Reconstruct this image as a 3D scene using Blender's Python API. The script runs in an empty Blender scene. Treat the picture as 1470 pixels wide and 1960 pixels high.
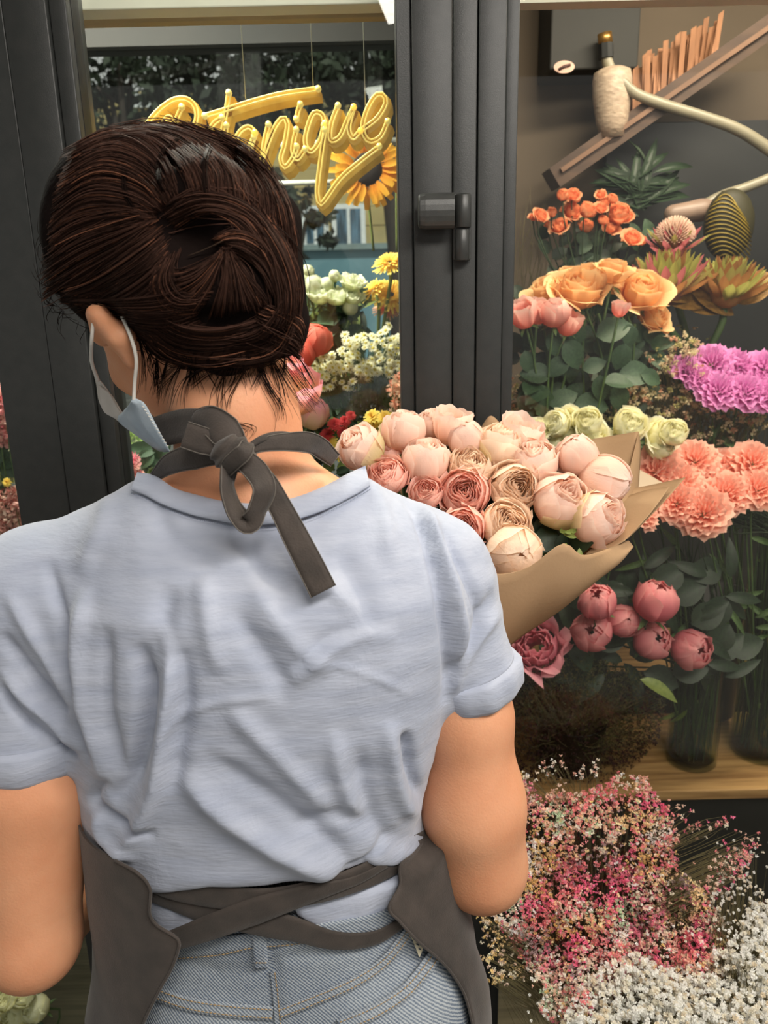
import bpy, math, random
import numpy as np
from mathutils import Vector, Matrix

# ------------------------------------------------------------------ camera
S = bpy.context.scene
FPX = 1500.0
PITCH = math.radians(15.75)
ROLL = math.radians(1.32)
CAMP = np.array([0.0, 0.0, 1.55])
_F = np.array([0, math.cos(PITCH), -math.sin(PITCH)])
_U0 = np.array([0, math.sin(PITCH), math.cos(PITCH)])
_R0 = np.array([1.0, 0, 0])
_R = math.cos(ROLL)*_R0 - math.sin(ROLL)*_U0
_U = math.sin(ROLL)*_R0 + math.cos(ROLL)*_U0
cam_data = bpy.data.cameras.new('camera')
cam = bpy.data.objects.new('camera', cam_data)
S.collection.objects.link(cam)
cam.matrix_world = Matrix(((_R[0], _U[0], -_F[0], CAMP[0]), (_R[1], _U[1], -_F[1], CAMP[1]),
                           (_R[2], _U[2], -_F[2], CAMP[2]), (0, 0, 0, 1)))
cam_data.sensor_fit = 'VERTICAL'
cam_data.sensor_height = 36.0
cam_data.lens = 36.0*FPX/1960.0
cam_data.clip_start = 0.02
cam_data.clip_end = 200
cam_data.dof.use_dof = True
cam_data.dof.focus_distance = 0.82
cam_data.dof.aperture_fstop = 9.0
S.camera = cam
S.view_settings.view_transform = 'Standard'
S.view_settings.look = 'None'
S.view_settings.exposure = 0.0
S.view_settings.gamma = 1.0
S.view_settings.use_curve_mapping = False

# ------------------------------------------------------------------ light
W = bpy.data.worlds.new('world'); S.world = W; W.use_nodes = True
bgn = W.node_tree.nodes['Background']
bgn.inputs[0].default_value = (0.95, 0.93, 0.88, 1)
bgn.inputs[1].default_value = 0.54

def area_light(name, loc, target, size, power, color, sy=None):
    l = bpy.data.lights.new(name, 'AREA'); l.shape = 'RECTANGLE'; l.size = size; l.size_y = sy or size
    l.energy = power; l.color = color
    o = bpy.data.objects.new(name, l); S.collection.objects.link(o)
    o.location = loc
    d = Vector(target)-Vector(loc)
    o.rotation_euler = d.to_track_quat('-Z', 'Y').to_euler()
    return o
area_light('shop_and_fill_light', (0.5, -0.25, 2.57), (0.0, 0.75, 1.1), 1.2, 47, (1.0, 0.94, 0.86), 0.5)
area_light('shop_and_fill_light', (1.5, 0.1, 2.57), (0.7, 0.95, 0.7), 0.9, 26, (1.0, 0.94, 0.86), 0.5)  # overhead fill, added to brighten the white gypsophila
area_light('display_case_light', (0.75, 1.38, 2.40), (0.72, 1.5, 0.5), 0.9, 27, (1.0, 0.88, 0.70), 0.10)
area_light('display_case_light', (-0.65, 1.50, 2.40), (-0.6, 1.6, 0.5), 0.9, 52, (1.0, 0.95, 0.84), 0.12)
sun = bpy.data.lights.new('sun', 'SUN'); sun.energy = 3.2; sun.angle = 0.02; sun.color = (1.0, 0.95, 0.85)
suno = bpy.data.objects.new('sun', sun); S.collection.objects.link(suno)
suno.rotation_euler = Vector((-0.35, 0.62, -0.75)).to_track_quat('-Z', 'Y').to_euler()
suno.location = (0, -4, 8)

# ------------------------------------------------------------------ helpers
def ray(px, py):
    d = _F + ((px-735.0)/FPX)*_R - ((py-980.0)/FPX)*_U
    return d
def P(px, py, Y):
    """world point whose distance in front of the camera along +Y is Y"""
    d = ray(px, py)
    return CAMP + d*(Y/d[1])
def proj(V):
    q = np.asarray(V)-CAMP
    dz = q@_F
    return 735+FPX*(q@_R)/dz, 980-FPX*(q@_U)/dz
def scl(px, py, Y):
    """metres per pixel at that point"""
    d = ray(px, py)
    return (Y/d[1])/FPX

def srgb(r, g, b):
    f = lambda c: ((c/255.0)/12.92 if c/255.0 <= 0.04045 else ((c/255.0+0.055)/1.055)**2.4)
    return (f(r), f(g), f(b), 1.0)

MATS = {}
def mat(name, col, rough=0.6, col2=None, nscale=20.0, bump=0.0, bscale=None, spec=0.5, metal=0.0,
        sss=0.0, trans=0.0, stretch=(1, 1, 1), col3=None, emit=0.0, sheen=0.0, attr=False, detail=4.0, vcol=False, tl=0.0, coat=0.0):
    """procedural material: colour mottled by noise (object coordinates); attr blends by the mesh float attribute 'v'"""
    if name in MATS: return MATS[name]
    m = bpy.data.materials.new(name); m.use_nodes = True
    nt = m.node_tree; N = nt.nodes; L = nt.links
    b = N['Principled BSDF']
    b.inputs['Roughness'].default_value = rough
    b.inputs['Specular IOR Level'].default_value = spec
    b.inputs['Metallic'].default_value = metal
    if sss: 
        b.inputs['Subsurface Weight'].default_value = sss
        b.inputs['Subsurface Radius'].default_value = (1.0, 0.35, 0.2)
        b.inputs['Subsurface Scale'].default_value = 0.008
    if sheen: b.inputs['Sheen Weight'].default_value = sheen
    if coat: b.inputs['Coat Weight'].default_value = coat
    if trans: b.inputs['Transmission Weight'].default_value = trans
    tc = N.new('ShaderNodeTexCoord'); mp = N.new('ShaderNodeMapping')
    mp.inputs['Scale'].default_value = stretch
    L.new(tc.outputs['Object'], mp.inputs[0])
    nz = N.new('ShaderNodeTexNoise'); nz.inputs['Scale'].default_value = nscale; nz.inputs['Detail'].default_value = detail
    L.new(mp.outputs[0], nz.inputs['Vector'])
    c2 = col2 or tuple(min(1, c*0.8) for c in col[:3])+(1,)
    last = None
    if vcol:
        at = N.new('ShaderNodeAttribute'); at.attribute_name = 'c'
        last = at.outputs['Color']
    else:
        mx = N.new('ShaderNodeMix'); mx.data_type = 'RGBA'
        mx.inputs[6].default_value = col; mx.inputs[7].default_value = c2
        cr = N.new('ShaderNodeMapRange'); cr.inputs['From Min'].default_value = 0.35; cr.inputs['From Max'].default_value = 0.65
        L.new(nz.outputs['Fac'], cr.inputs['Value']); L.new(cr.outputs[0], mx.inputs[0])
        last = mx.outputs[2]
        if attr:
            at = N.new('ShaderNodeAttribute'); at.attribute_name = 'v'
            mx2 = N.new('ShaderNodeMix'); mx2.data_type = 'RGBA'
            L.new(at.outputs['Fac'], mx2.inputs[0]); L.new(last, mx2.inputs[6]); mx2.inputs[7].default_value = col3 or col
            last = mx2.outputs[2]
    L.new(last, b.inputs['Base Color'])
    if bump:
        n2 = N.new('ShaderNodeTexNoise'); n2.inputs['Scale'].default_value = bscale or nscale*3; n2.inputs['Detail'].default_value = 3
        L.new(mp.outputs[0], n2.inputs['Vector'])
        bp = N.new('ShaderNodeBump'); bp.inputs['Strength'].default_value = bump; bp.inputs['Distance'].default_value = 0.002
        L.new(n2.outputs['Fac'], bp.inputs['Height']); L.new(bp.outputs[0], b.inputs['Normal'])
    if emit:
        L.new(last, b.inputs['Emission Color']); b.inputs['Emission Strength'].default_value = emit
    if tl:
        t = N.new('ShaderNodeBsdfTranslucent'); L.new(last, t.inputs[0])
        ms = N.new('ShaderNodeMixShader'); ms.inputs[0].default_value = tl
        L.new(b.outputs[0], ms.inputs[1]); L.new(t.outputs[0], ms.inputs[2])
        L.new(ms.outputs[0], N['Material Output'].inputs[0])
    MATS[name] = m
    return m

def glass_mat(name, tint, refl=1.0, rough=0.0, body=0.0, bodycol=(0.5, 0.5, 0.5, 1)):
    m = bpy.data.materials.new(name); m.use_nodes = True
    nt = m.node_tree; N = nt.nodes; L = nt.links
    N.remove(N['Principled BSDF'])
    tr = N.new('ShaderNodeBsdfTransparent'); tr.inputs[0].default_value = tint
    gl = N.new('ShaderNodeBsdfGlossy'); gl.inputs['Roughness'].default_value = rough
    lw = N.new('ShaderNodeLayerWeight'); lw.inputs[0].default_value = .5
    pw = N.new('ShaderNodeMath'); pw.operation = 'POWER'; pw.inputs[1].default_value = 5.0; L.new(lw.outputs['Facing'], pw.inputs[0])
    fr = N.new('ShaderNodeMath'); fr.operation = 'MULTIPLY_ADD'; fr.inputs[1].default_value = .96; fr.inputs[2].default_value = .04; L.new(pw.outputs[0], fr.inputs[0])
    mu = N.new('ShaderNodeMath'); mu.operation = 'MULTIPLY'; mu.inputs[1].default_value = refl; mu.use_clamp = True
    L.new(fr.outputs[0], mu.inputs[0])
    ms = N.new('ShaderNodeMixShader'); L.new(mu.outputs[0], ms.inputs[0])
    L.new(tr.outputs[0], ms.inputs[1]); L.new(gl.outputs[0], ms.inputs[2])
    out = ms
    if body:
        df = N.new('ShaderNodeBsdfDiffuse'); df.inputs[0].default_value = bodycol
        m2 = N.new('ShaderNodeMixShader'); m2.inputs[0].default_value = body
        L.new(ms.outputs[0], m2.inputs[1]); L.new(df.outputs[0], m2.inputs[2]); out = m2
    L.new(out.outputs[0], N['Material Output'].inputs[0])
    return m

def mesh(name, V, F, smooth=True, v=None, c=None, uv=None):
    me = bpy.data.meshes.new(name)
    V = np.asarray(V, dtype=np.float32)
    if isinstance(F, np.ndarray) and F.ndim == 2:
        k = F.shape[1]; n = len(F)
        me.vertices.add(len(V)); me.vertices.foreach_set('co', V.ravel())
        me.loops.add(n*k); me.loops.foreach_set('vertex_index', F.astype(np.int32).ravel())
        me.polygons.add(n)
        me.polygons.foreach_set('loop_start', np.arange(0, n*k, k, dtype=np.int32))
        me.update(calc_edges=True)
    else:
        me.from_pydata([tuple(map(float, p)) for p in V], [], [tuple(map(int, f)) for f in F])
    me.polygons.foreach_set('use_smooth', np.full(len(me.polygons), smooth))
    if v is not None:
        a = me.attributes.new('v', 'FLOAT', 'POINT'); a.data.foreach_set('value', np.asarray(v, dtype=np.float32))
    if c is not None:
        a = me.attributes.new('c', 'FLOAT_COLOR', 'POINT')
        cc = np.ones((len(V), 4), dtype=np.float32); cc[:, :3] = np.asarray(c)[:, :3]
        a.data.foreach_set('color', cc.ravel())
    me.update()
    return me
def link(o): S.collection.objects.link(o); return o
def obj(name, me, m=None, parent=None, loc=None, kind=None, label=None):
    o = bpy.data.objects.new(name, me); link(o)
    if m is not None and me is not None and len(me.materials) == 0: me.materials.append(m)
    if parent is not None: o.parent = parent
    if loc is not None: o.location = loc
    if kind: o['kind'] = kind
    if label: o['label'] = label
    return o
def thing(name, label, cat, loc=(0, 0, 0), group=None):
    o = bpy.data.objects.new(name, None); link(o); o.location = loc
    o.empty_display_size = 0.02
    o['label'] = label; o['category'] = cat
    if group: o['group'] = group
    return o
def tag(o, label, cat, group=None, kind=None):
    o['label'] = label; o['category'] = cat
    if group: o['group'] = group
    if kind: o['kind'] = kind
    return o

class MB:
    """collects pieces into one mesh"""
    def __init__(s): s.V = []; s.F = []; s.n = 0; s.v = []; s.c = []
    def add(s, V, F, v=None, c=None):
        V = np.asarray(V, dtype=float)
        s.V.append(V)
        for f in F: s.F.append(tuple(int(i)+s.n for i in f))
        s.v.append(np.zeros(len(V)) if v is None else np.asarray(v, float))
        s.c.append(np.ones((len(V), 3)) if c is None else np.broadcast_to(np.asarray(c, float)[..., :3], (len(V), 3)))
        s.n += len(V); return s
    def box(s, lo, hi, bev=0.0):
        x0, y0, z0 = lo; x1, y1, z1 = hi
        if bev <= 0:
            V = [(x, y, z) for z in (z0, z1) for y in (y0, y1) for x in (x0, x1)]
            F = [(0, 2, 3, 1), (4, 5, 7, 6), (0, 1, 5, 4), (2, 6, 7, 3), (0, 4, 6, 2), (1, 3, 7, 5)]
            return s.add(V, F)
        import bmesh
        bm = bmesh.new(); bmesh.ops.create_cube(bm, size=1)
        for q in bm.verts: q.co = Vector(((q.co.x+.5)*(x1-x0)+x0, (q.co.y+.5)*(y1-y0)+y0, (q.co.z+.5)*(z1-z0)+z0))
        bmesh.ops.bevel(bm, geom=bm.edges[:], offset=bev, segments=2, affect='EDGES', profile=0.5)
        bm.verts.index_update()
        V = [tuple(q.co) for q in bm.verts]; F = [[q.index for q in f.verts] for f in bm.faces]; bm.free()
        return s.add(V, F)
    def tube(s, pts, r, n=8, cap=True, v=None):
        V, F = tube_geo(pts, r, n, cap)
        return s.add(V, F, v)
    def build(s, name, m, parent=None, smooth=True, **k):
        me = mesh(name, np.concatenate(s.V), s.F, smooth, v=np.concatenate(s.v), c=np.concatenate(s.c))
        return obj(name, me, m, parent, **k)

def frames(pts):
    pts = np.asarray(pts, float)
    T = np.gradient(pts, axis=0); T /= (np.linalg.norm(T, axis=1)[:, None]+1e-12)
    up = np.array([0, 0, 1.0]) if abs(T[0][2]) < 0.9 else np.array([1.0, 0, 0])
    A = []; a = np.cross(T[0], up); a /= np.linalg.norm(a)
    for t in T:
        a = a - t*np.dot(a, t); a /= (np.linalg.norm(a)+1e-12); A.append(a)
    A = np.array(A); B = np.cross(T, A)
    return T, A, B
def tube_geo(pts, r, n=8, cap=True):
    pts = np.asarray(pts, float); m = len(pts)
    r = np.broadcast_to(np.asarray(r, float), (m,))
    T, A, B = frames(pts)
    th = np.linspace(0, 2*np.pi, n, endpoint=False)
    V = pts[:, None]+r[:, None, None]*(np.cos(th)[None, :, None]*A[:, None]+np.sin(th)[None, :, None]*B[:, None])
    V = V.reshape(-1, 3)
    F = [(i*n+j, i*n+(j+1) % n, (i+1)*n+(j+1) % n, (i+1)*n+j) for i in range(m-1) for j in range(n)]
    if cap: F += [tuple(range(n))[::-1], tuple(range((m-1)*n, m*n))]
    return V, F
def spline(pts, n):
    """Catmull-Rom through points, n samples"""
    p = np.asarray(pts, float)
    if len(p) == 2: 
        t = np.linspace(0, 1, n)[:, None]; return p[0]*(1-t)+p[1]*t
    q = np.vstack([2*p[0]-p[1], p, 2*p[-1]-p[-2]])
    d = np.linalg.norm(np.diff(p, axis=0), axis=1); cum = np.concatenate([[0], np.cumsum(d+1e-9)])
    s = np.linspace(0, cum[-1], n); out = []
    idx = np.clip(np.searchsorted(cum, s, side='right')-1, 0, len(p)-2)
    t = ((s-cum[idx])/(cum[idx+1]-cum[idx]))[:, None]
    p0, p1, p2, p3 = q[idx], q[idx+1], q[idx+2], q[idx+3]
    return 0.5*((2*p1)+(-p0+p2)*t+(2*p0-5*p1+4*p2-p3)*t**2+(-p0+3*p1-3*p2+p3)*t**3)

# ------------------------------------------------------------------ distance field modelling
def rcone(p, a, b, ra, rb):
    a = np.asarray(a); b = np.asarray(b); ab = b-a
    t = np.clip(((p-a)@ab)/(ab@ab), 0, 1)
    return np.linalg.norm(p-(a+t[..., None]*ab), axis=-1)-(ra+(rb-ra)*t)
def ell(p, c, r, R=None):
    q = p-np.asarray(c)
    if R is not None: q = q@R      # columns of R are the local axes
    r = np.asarray(r, float)
    k0 = np.linalg.norm(q/r, axis=-1); k1 = np.linalg.norm(q/(r*r), axis=-1)+1e-9
    return k0*(k0-1.0)/k1
def smin(a, b, k):
    h = np.clip(0.5+0.5*(b-a)/k, 0, 1)
    return b*(1-h)+a*h-k*h*(1-h)
def smax(a, b, k): return -smin(-a, -b, k)
def mesh_sdf(fn, lo, hi, h):
    lo = np.asarray(lo, float); hi = np.asarray(hi, float)
    n = np.ceil((hi-lo)/h).astype(int)+1
    xs = [lo[i]+h*np.arange(n[i]) for i in range(3)]
    D = np.empty(n, dtype=np.float32)
    for i0 in range(0, n[0], 24):
        X, Y, Z = np.meshgrid(xs[0][i0:i0+24], xs[1], xs[2], indexing='ij')
        D[i0:i0+24] = fn(np.stack([X, Y, Z], -1))
    ins = D < 0
    cx, cy, cz = n-1
    cnt = np.zeros((cx, cy, cz), dtype=np.int8)
    for dx in (0, 1):
        for dy in (0, 1):
            for dz in (0, 1): cnt += ins[dx:dx+cx, dy:dy+cy, dz:dz+cz]
    act = (cnt > 0) & (cnt < 8)
    ids = -np.ones((cx, cy, cz), dtype=np.int64)
    I = np.argwhere(act); ids[act] = np.arange(len(I))
    acc = np.zeros((len(I), 3)); num = np.zeros(len(I))
    corners = [(a, b, c) for a in (0, 1) for b in (0, 1) for c in (0, 1)]
    for ca in corners:
        for ax in range(3):
            if ca[ax] == 1: continue
            cb = list(ca); cb[ax] = 1
            da = D[I[:, 0]+ca[0], I[:, 1]+ca[1], I[:, 2]+ca[2]]; db = D[I[:, 0]+cb[0], I[:, 1]+cb[1], I[:, 2]+cb[2]]
            m = (da < 0) != (db < 0)
            t = da[m]/(da[m]-db[m])
            pos = np.tile(np.array(ca, float), (m.sum(), 1)); pos[:, ax] = t
            acc[m] += pos; num[m] += 1
    V = lo+h*(I+acc/num[:, None])
    F = []
    for ax in range(3):
        b, c = [(1, 2), (2, 0), (0, 1)][ax]
        sl0 = [slice(None)]*3; sl1 = [slice(None)]*3
        sl0[ax] = slice(0, n[ax]-1); sl1[ax] = slice(1, n[ax])
        e0 = ins[tuple(sl0)]; e1 = ins[tuple(sl1)]
        E = np.argwhere(e0 != e1)
        E = E[(E[:, b] > 0) & (E[:, c] > 0) & (E[:, b] < n[b]-1) & (E[:, c] < n[c]-1)]
        flip = e0[E[:, 0], E[:, 1], E[:, 2]]
        def cell(db, dc):
            q = E.copy(); q[:, b] -= db; q[:, c] -= dc
            return ids[q[:, 0], q[:, 1], q[:, 2]]
        q = np.stack([cell(1, 1), cell(0, 1), cell(0, 0), cell(1, 0)], 1)
        q[~flip] = q[~flip][:, ::-1]
        F.append(q)
    F = np.concatenate(F)
    return V, F
def vnormals(V, F):
    n = np.cross(V[F[:, 1]]-V[F[:, 0]], V[F[:, 2]]-V[F[:, 0]])
    N = np.zeros_like(V)
    for k in range(F.shape[1]): np.add.at(N, F[:, k], n)
    return N/(np.linalg.norm(N, axis=1)[:, None]+1e-12)
def drop_unused(V, F):
    u = np.unique(F); m = -np.ones(len(V), dtype=int); m[u] = np.arange(len(u))
    return V[u], m[F], u
def hit(fn, px, py, off=0.0, t0=0.35, t1=1.6, it=70):
    """first surface point of a field seen from pixel (arrays ok)"""
    px = np.atleast_1d(np.asarray(px, float)); py = np.atleast_1d(np.asarray(py, float))
    d = _F+((px-735.0)/FPX)[:, None]*_R-((py-980.0)/FPX)[:, None]*_U
    L = np.linalg.norm(d, axis=1); d = d/L[:, None]
    t = np.full(len(px), t0)
    best = np.full(len(px), 9.0); bt = t.copy()
    for _ in range(it):
        s = fn(CAMP+d*t[:, None])-off
        m = np.abs(s) < best; best[m] = np.abs(s)[m]; bt[m] = t[m]
        t = np.minimum(t+s*0.8, t1)
    return CAMP+d*bt[:, None]
def unit(v): v = np.asarray(v, float); return v/np.linalg.norm(v)
def dseg(px, py, poly):
    """pixel distance to polyline and parameter 0..1"""
    best = np.full(px.shape, 1e9); par = np.zeros(px.shape); K = len(poly)-1
    for k in range(K):
        a = np.array(poly[k], float); b = np.array(poly[k+1], float); ab = b-a
        t = np.clip(((px-a[0])*ab[0]+(py-a[1])*ab[1])/(ab@ab), 0, 1)
        d = np.hypot(px-a[0]-t*ab[0], py-a[1]-t*ab[1])
        m = d < best; best[m] = d[m]; par[m] = (k+t[m])/K
    return best, par
def wnoise(V, sc, seed=0, oct=3):
    """cheap smooth noise from summed sines"""
    r = np.random.RandomState(seed); out = np.zeros(len(V)); amp = 1.0; tot = 0
    for o in range(oct):
        for k in range(5):
            d = r.normal(size=3); d /= np.linalg.norm(d)
            out += amp*np.sin(V@d*sc*(2**o)*(0.7+0.6*r.rand())+r.rand()*6.28); tot += amp*0.5
        amp *= 0.55
    return out/tot
# ------------------------------------------------------------------ the setting
YF = 1.12                                     # front plane of the dark frames
M_frame = mat('frame_paint', srgb(48, 49, 48), 0.42, srgb(43, 45, 44), 60, bump=0.12, bscale=900, spec=0.4)
M_gasket = mat('rubber_gasket', srgb(18, 19, 19), 0.6, srgb(14, 15, 15))
M_taupe = mat('taupe_plaster', srgb(100, 87, 72), 0.8, srgb(88, 76, 62), 2.2, bump=0.1, bscale=60)
M_dark = mat('dark_plaster', srgb(44, 43, 40), 0.7, srgb(36, 37, 35), 4)
M_black = mat('black_laminate', srgb(26, 28, 28), 0.5, srgb(20, 22, 22), 8)
M_white = mat('white_trim_paint', srgb(232, 228, 214), 0.5, srgb(220, 216, 202), 9)
M_beige = mat('beige_board', srgb(176, 154, 120), 0.6, srgb(160, 138, 104), 7)
M_brass = mat('brass_strip', srgb(190, 150, 84), 0.35, srgb(150, 112, 60), 200, metal=0.8)
M_floor = mat('floor_tile', srgb(92, 88, 80), 0.5, srgb(80, 77, 70), 6, bump=0.1)
M_ceil = mat('ceiling_paint', srgb(150, 146, 138), 0.8)
def woodmat(name, a, b_, sc=1.0):
    m = mat(name, a, 0.55, b_, 7*sc, bump=0.25, bscale=30*sc, stretch=(0.7, 9, 9), detail=8)
    return m
M_wood = woodmat('shelf_wood', srgb(188, 150, 98), srgb(140, 104, 62))
M_greywood = woodmat('grey_shelf_wood', srgb(150, 142, 116), srgb(112, 104, 82))

def X(px, py, Y): return P(px, py, Y)[0]
def struct(name, mb, m, parent=None, smooth=False):
    o = mb.build(name, m, parent, smooth=smooth)
    if parent is None: o['kind'] = 'structure'
    return o
def sbox(name, lo, hi, m, parent=None, bev=0.0):
    return struct(name, MB().box(lo, hi, bev), m, parent)

sbox('floor', (-9, -12, -0.05), (9, 2.2, 0.0), M_floor)
sbox('ceiling', (-3, -2.2, 2.6), (3, 2.3, 2.7), M_ceil)

# upright frames: each is a run of stepped profiles with grooves between them
def upright(name, cuts, ztop=2.6):
    """cuts: list of (px0, px1, py, Y front, Y back)"""
    root = None
    for i, (a, b, py, y0, y1) in enumerate(cuts):
        x0 = X(a, py, YF); x1 = X(b, py, YF)
        mb = MB().box((x0, y0, 0.0), (x1, y1, ztop), 0.0016)
        if root is None: root = struct(name, mb, M_frame)
        else: obj('frame_profile', mb.build('t', M_frame).data, None, root); bpy.data.objects.remove(bpy.data.objects['t'])
    return root
up_m = upright('trim_1', [(761, 789, 300, YF+.006, YF+.07), (790.5, 866, 300, YF, YF+.07), (867, 911, 300, YF-.004, YF+.07),
                          (914.5, 966, 300, YF-.001, YF+.07), (967.5, 991, 300, YF+.006, YF+.07)])
MB().box((X(763, 300, YF), YF+.02, 0), (X(990, 300, YF), YF+.06, 2.6)).build('gasket', M_gasket, up_m, smooth=False)
up_l = upright('trim_2', [(-68, 42, 300, YF, YF+.07), (43.5, 124, 300, YF-.003, YF+.07), (125.5, 157, 300, YF+.005, YF+.07)])
MB().box((X(-66, 300, YF), YF+.02, 0), (X(156, 300, YF), YF+.06, 2.6)).build('gasket', M_gasket, up_l, smooth=False)
# spacer strip of the double glazing along the left upright
mb = MB(); x0 = X(160, 300, YF+.02); x1 = X(168, 300, YF+.02)
mb.box((x0, YF+.022, 0.2), (x1, YF+.05, 2.6)); 
mb.build('glazing_spacer', M_gasket, up_l, smooth=False)
mb = MB()
z = 0.25
while z < 2.2:
    mb.box((x0+.0008, YF+.017, z), (x0+.0042, YF+.0222, z+.0046)); z += 0.0062
mb.build('spacer_beads', M_brass, up_l, smooth=False, kind='stuff')
sbox('trim_3', (-2.6, YF+.01, 0.0), (2.6, YF+.06, 0.10), M_frame)

# glass panes
G_left = glass_mat('window_glass', (0.95, 0.97, 0.95, 1), .7)
G_right = glass_mat('case_glass', (0.94, 0.94, 0.92, 1), .75)
def pane(name, xa, xb, m, Y, za, zb):
    g = MB().box((xa, Y, za), (xb, Y+.005, zb)).build(name, m, None, smooth=False); g['kind'] = 'structure'; return g
pane('window_1', X(154, 300, YF), X(764, 300, YF), G_left, YF+.032, 0.1, 2.6)
pane('window_2', X(989, 300, YF), 2.6, G_right, YF+.032, 0.1, 2.6)
pane('window_3', -2.6, X(-66, 300, YF), G_left, YF+.032, 0.1, 2.6)

# head of the left window: white lamp ledge, beige board, dark lintel; thin white strip over the right pane
Zt = P(400, 14, 1.20)[2]
sbox('trim_4', (X(100, 300, 1.2), 1.20, Zt), (X(775, 300, 1.2), 1.24, Zt+.02), M_white, bev=.002)
Zt2 = P(400, 26, 1.26)[2]
sbox('trim_5', (X(60, 300, 1.25), 1.25, Zt2-.012), (X(790, 300, 1.25), 1.27, Zt2+.06), M_beige)
Zr = P(1200, 1, 1.2)[2]
sbox('trim_6', (X(975, 300, 1.2), 1.20, Zr), (2.6, 1.23, Zr+.03), M_white)
# back of the case on the right: taupe wall, with a black panel added to darken it
xw = X(880, 300, YF+.07)
sbox('wall_back', (xw, 2.10, 0), (2.6, 2.16, 2.6), M_taupe)
o = MB().box((P(1160, 300, 2.07)[0], 2.07, .6), (1.8, 2.095, P(1200, 235, 2.07)[2]), .002).build('darkening_panel', M_black, smooth=False)
tag(o, 'black panel added to darken the back wall behind the orange roses and proteas', 'panel')
sbox('wall_divider', (xw-.01, YF+.07, 0), (xw+.02, 2.10, 2.6), M_dark)
sbox('wall_right', (2.0, YF+.07, 0), (2.05, 2.10, 2.6), M_dark)
# the street window on the left
Ys = 2.06
Zs = P(400, 85, Ys)[2]
sbox('wall_left', (-2.6, Ys, Zs), (xw, Ys+.08, 2.6), M_dark)
sbox('wall_front', (-2.6, Ys, 0), (xw, Ys+.08, 0.80), M_dark)
pane('window_4', -2.6, xw, glass_mat('street_glass', (0.95, 0.97, 0.97, 1), 0.5), Ys+.03, .8, Zs)
# pale rods crossing the left pane
def rod(name, a, b, Y, m, h=.006, label=''):
    p = P(a[0], a[1], Y); q = P(b[0], b[1], Y)
    o = MB().tube([p, q], h, 10).build(name, m); return tag(o, label, 'rail', 'pale rods across the left pane')
M_rail = mat('pale_rail', srgb(196, 200, 190), 0.3, srgb(180, 186, 176), 20)
rod('pale_rod', (330, 284), (800, 269), 2.02, M_rail, .0085, 'upper pale horizontal rail crossing behind the yellow lettering')
rod('pale_rod', (330, 356), (800, 344), 2.02, M_rail, .006, 'lower pale horizontal rail passing in front of the sunflower')

# shelves of the case
Zsh = .566
o = MB().box((xw+.02, 1.365, Zsh-.022), (2.0, 1.665, Zsh), .002).build('wooden_shelf', M_wood, smooth=False)
tag(o, 'light brown wooden shelf carrying the two glass cylinders of stems', 'shelf')
for i in range(2):
    obj('shelf_support', MB().box((xw+.02+i*1.1, 1.405, 0.08), (xw+.05+i*1.1, 1.66, Zsh-.022)).build('t', M_black, smooth=False).data, None, o)
    bpy.data.objects.remove(bpy.data.objects['t'])
sbox('trim_7', (xw+.02, 1.67, 0.08), (2.0, 1.69, Zsh+.10), M_black)
sbox('trim_8', (xw+.02, 1.385, 0.08), (2.0, 1.40, Zsh-.022), M_black)
o = MB().box((xw+.02, 1.78, P(1390, 1285, 1.8)[2]-.03), (2.0, 2.09, P(1390, 1285, 1.8)[2]), .002).build('wooden_shelf', M_wood, smooth=False)
tag(o, 'higher wooden shelf far back, glimpsed between the two glass cylinders', 'shelf')
o = MB().box((-2.5, 1.19, 0.05), (2.0, 1.66, 0.08), .002).build('bottom_board', M_greywood, smooth=False)
tag(o, 'low greyish wooden board at the foot of the display behind the frames', 'shelf')
o = MB().box((-2.5, 1.30, 0.72), (xw, 1.98, 0.75), .002).build('flower_bench', M_greywood, smooth=False)
tag(o, 'wooden bench under the flowers of the left window', 'bench')

# window handle on the middle frame
M_handle = mat('handle_metal', srgb(62, 63, 61), 0.36, srgb(56, 57, 56), 80, bump=0.1, bscale=800, metal=0.2)
h0 = P(835, 405, YF-.02)
hd = thing('lever_lock', 'dark grey lever handle on the middle window frame', 'handle', tuple(P(885, 430, YF-.012)))
def at_parent(o, par):
    o.matrix_parent_inverse = Matrix.Translation(-Vector(par.location))
    return o
def child(mb, name, m, par, smooth=True, **k): return at_parent(mb.build(name, m, par, smooth=smooth, **k), par)
a = P(800, 405, YF-.028); b = P(869, 405, YF-.028); R_ = 33*scl(835, 405, YF-.028)
mb = MB(); n = 20
prof = [(0.0, .72), (.012, .86), (.05, .95), (.2, 1.0), (1.0, 1.0)]
V = []; F = []
for t, s in prof:
    for j in range(n):
        th = 2*math.pi*j/n
        V.append((a[0]+(b[0]-a[0])*t, a[1]+.55*R_*s*math.cos(th), a[2]+R_*s*math.sin(th)))
for i in range(len(prof)-1):
    for j in range(n): F.append((i*n+j, i*n+(j+1) % n, (i+1)*n+(j+1) % n, (i+1)*n+j))
F += [tuple(range(n)), tuple(range((len(prof)-1)*n, len(prof)*n))[::-1]]
child(MB().add(V, F), 'grip', M_handle, hd, smooth=False)
def vcyl(px, py0, py1, w, Y, n=18):
    p = P(px, py0, Y); q = P(px, py1, Y); p[0] = q[0]
    return MB().tube([p, p+(q-p)*.03, p+(q-p)*.97, q], [w*.9, w, w, w*.9], n)
child(vcyl(886, 372, 436, 15.5*scl(886, 400, YF), YF-.016), 'spindle_collar', M_handle, hd)
child(vcyl(884, 439, 499, 14*scl(886, 470, YF), YF-.014), 'lock_cylinder', M_handle, hd)
mb = MB(); p = P(872, 420, YF-.004); 
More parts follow.
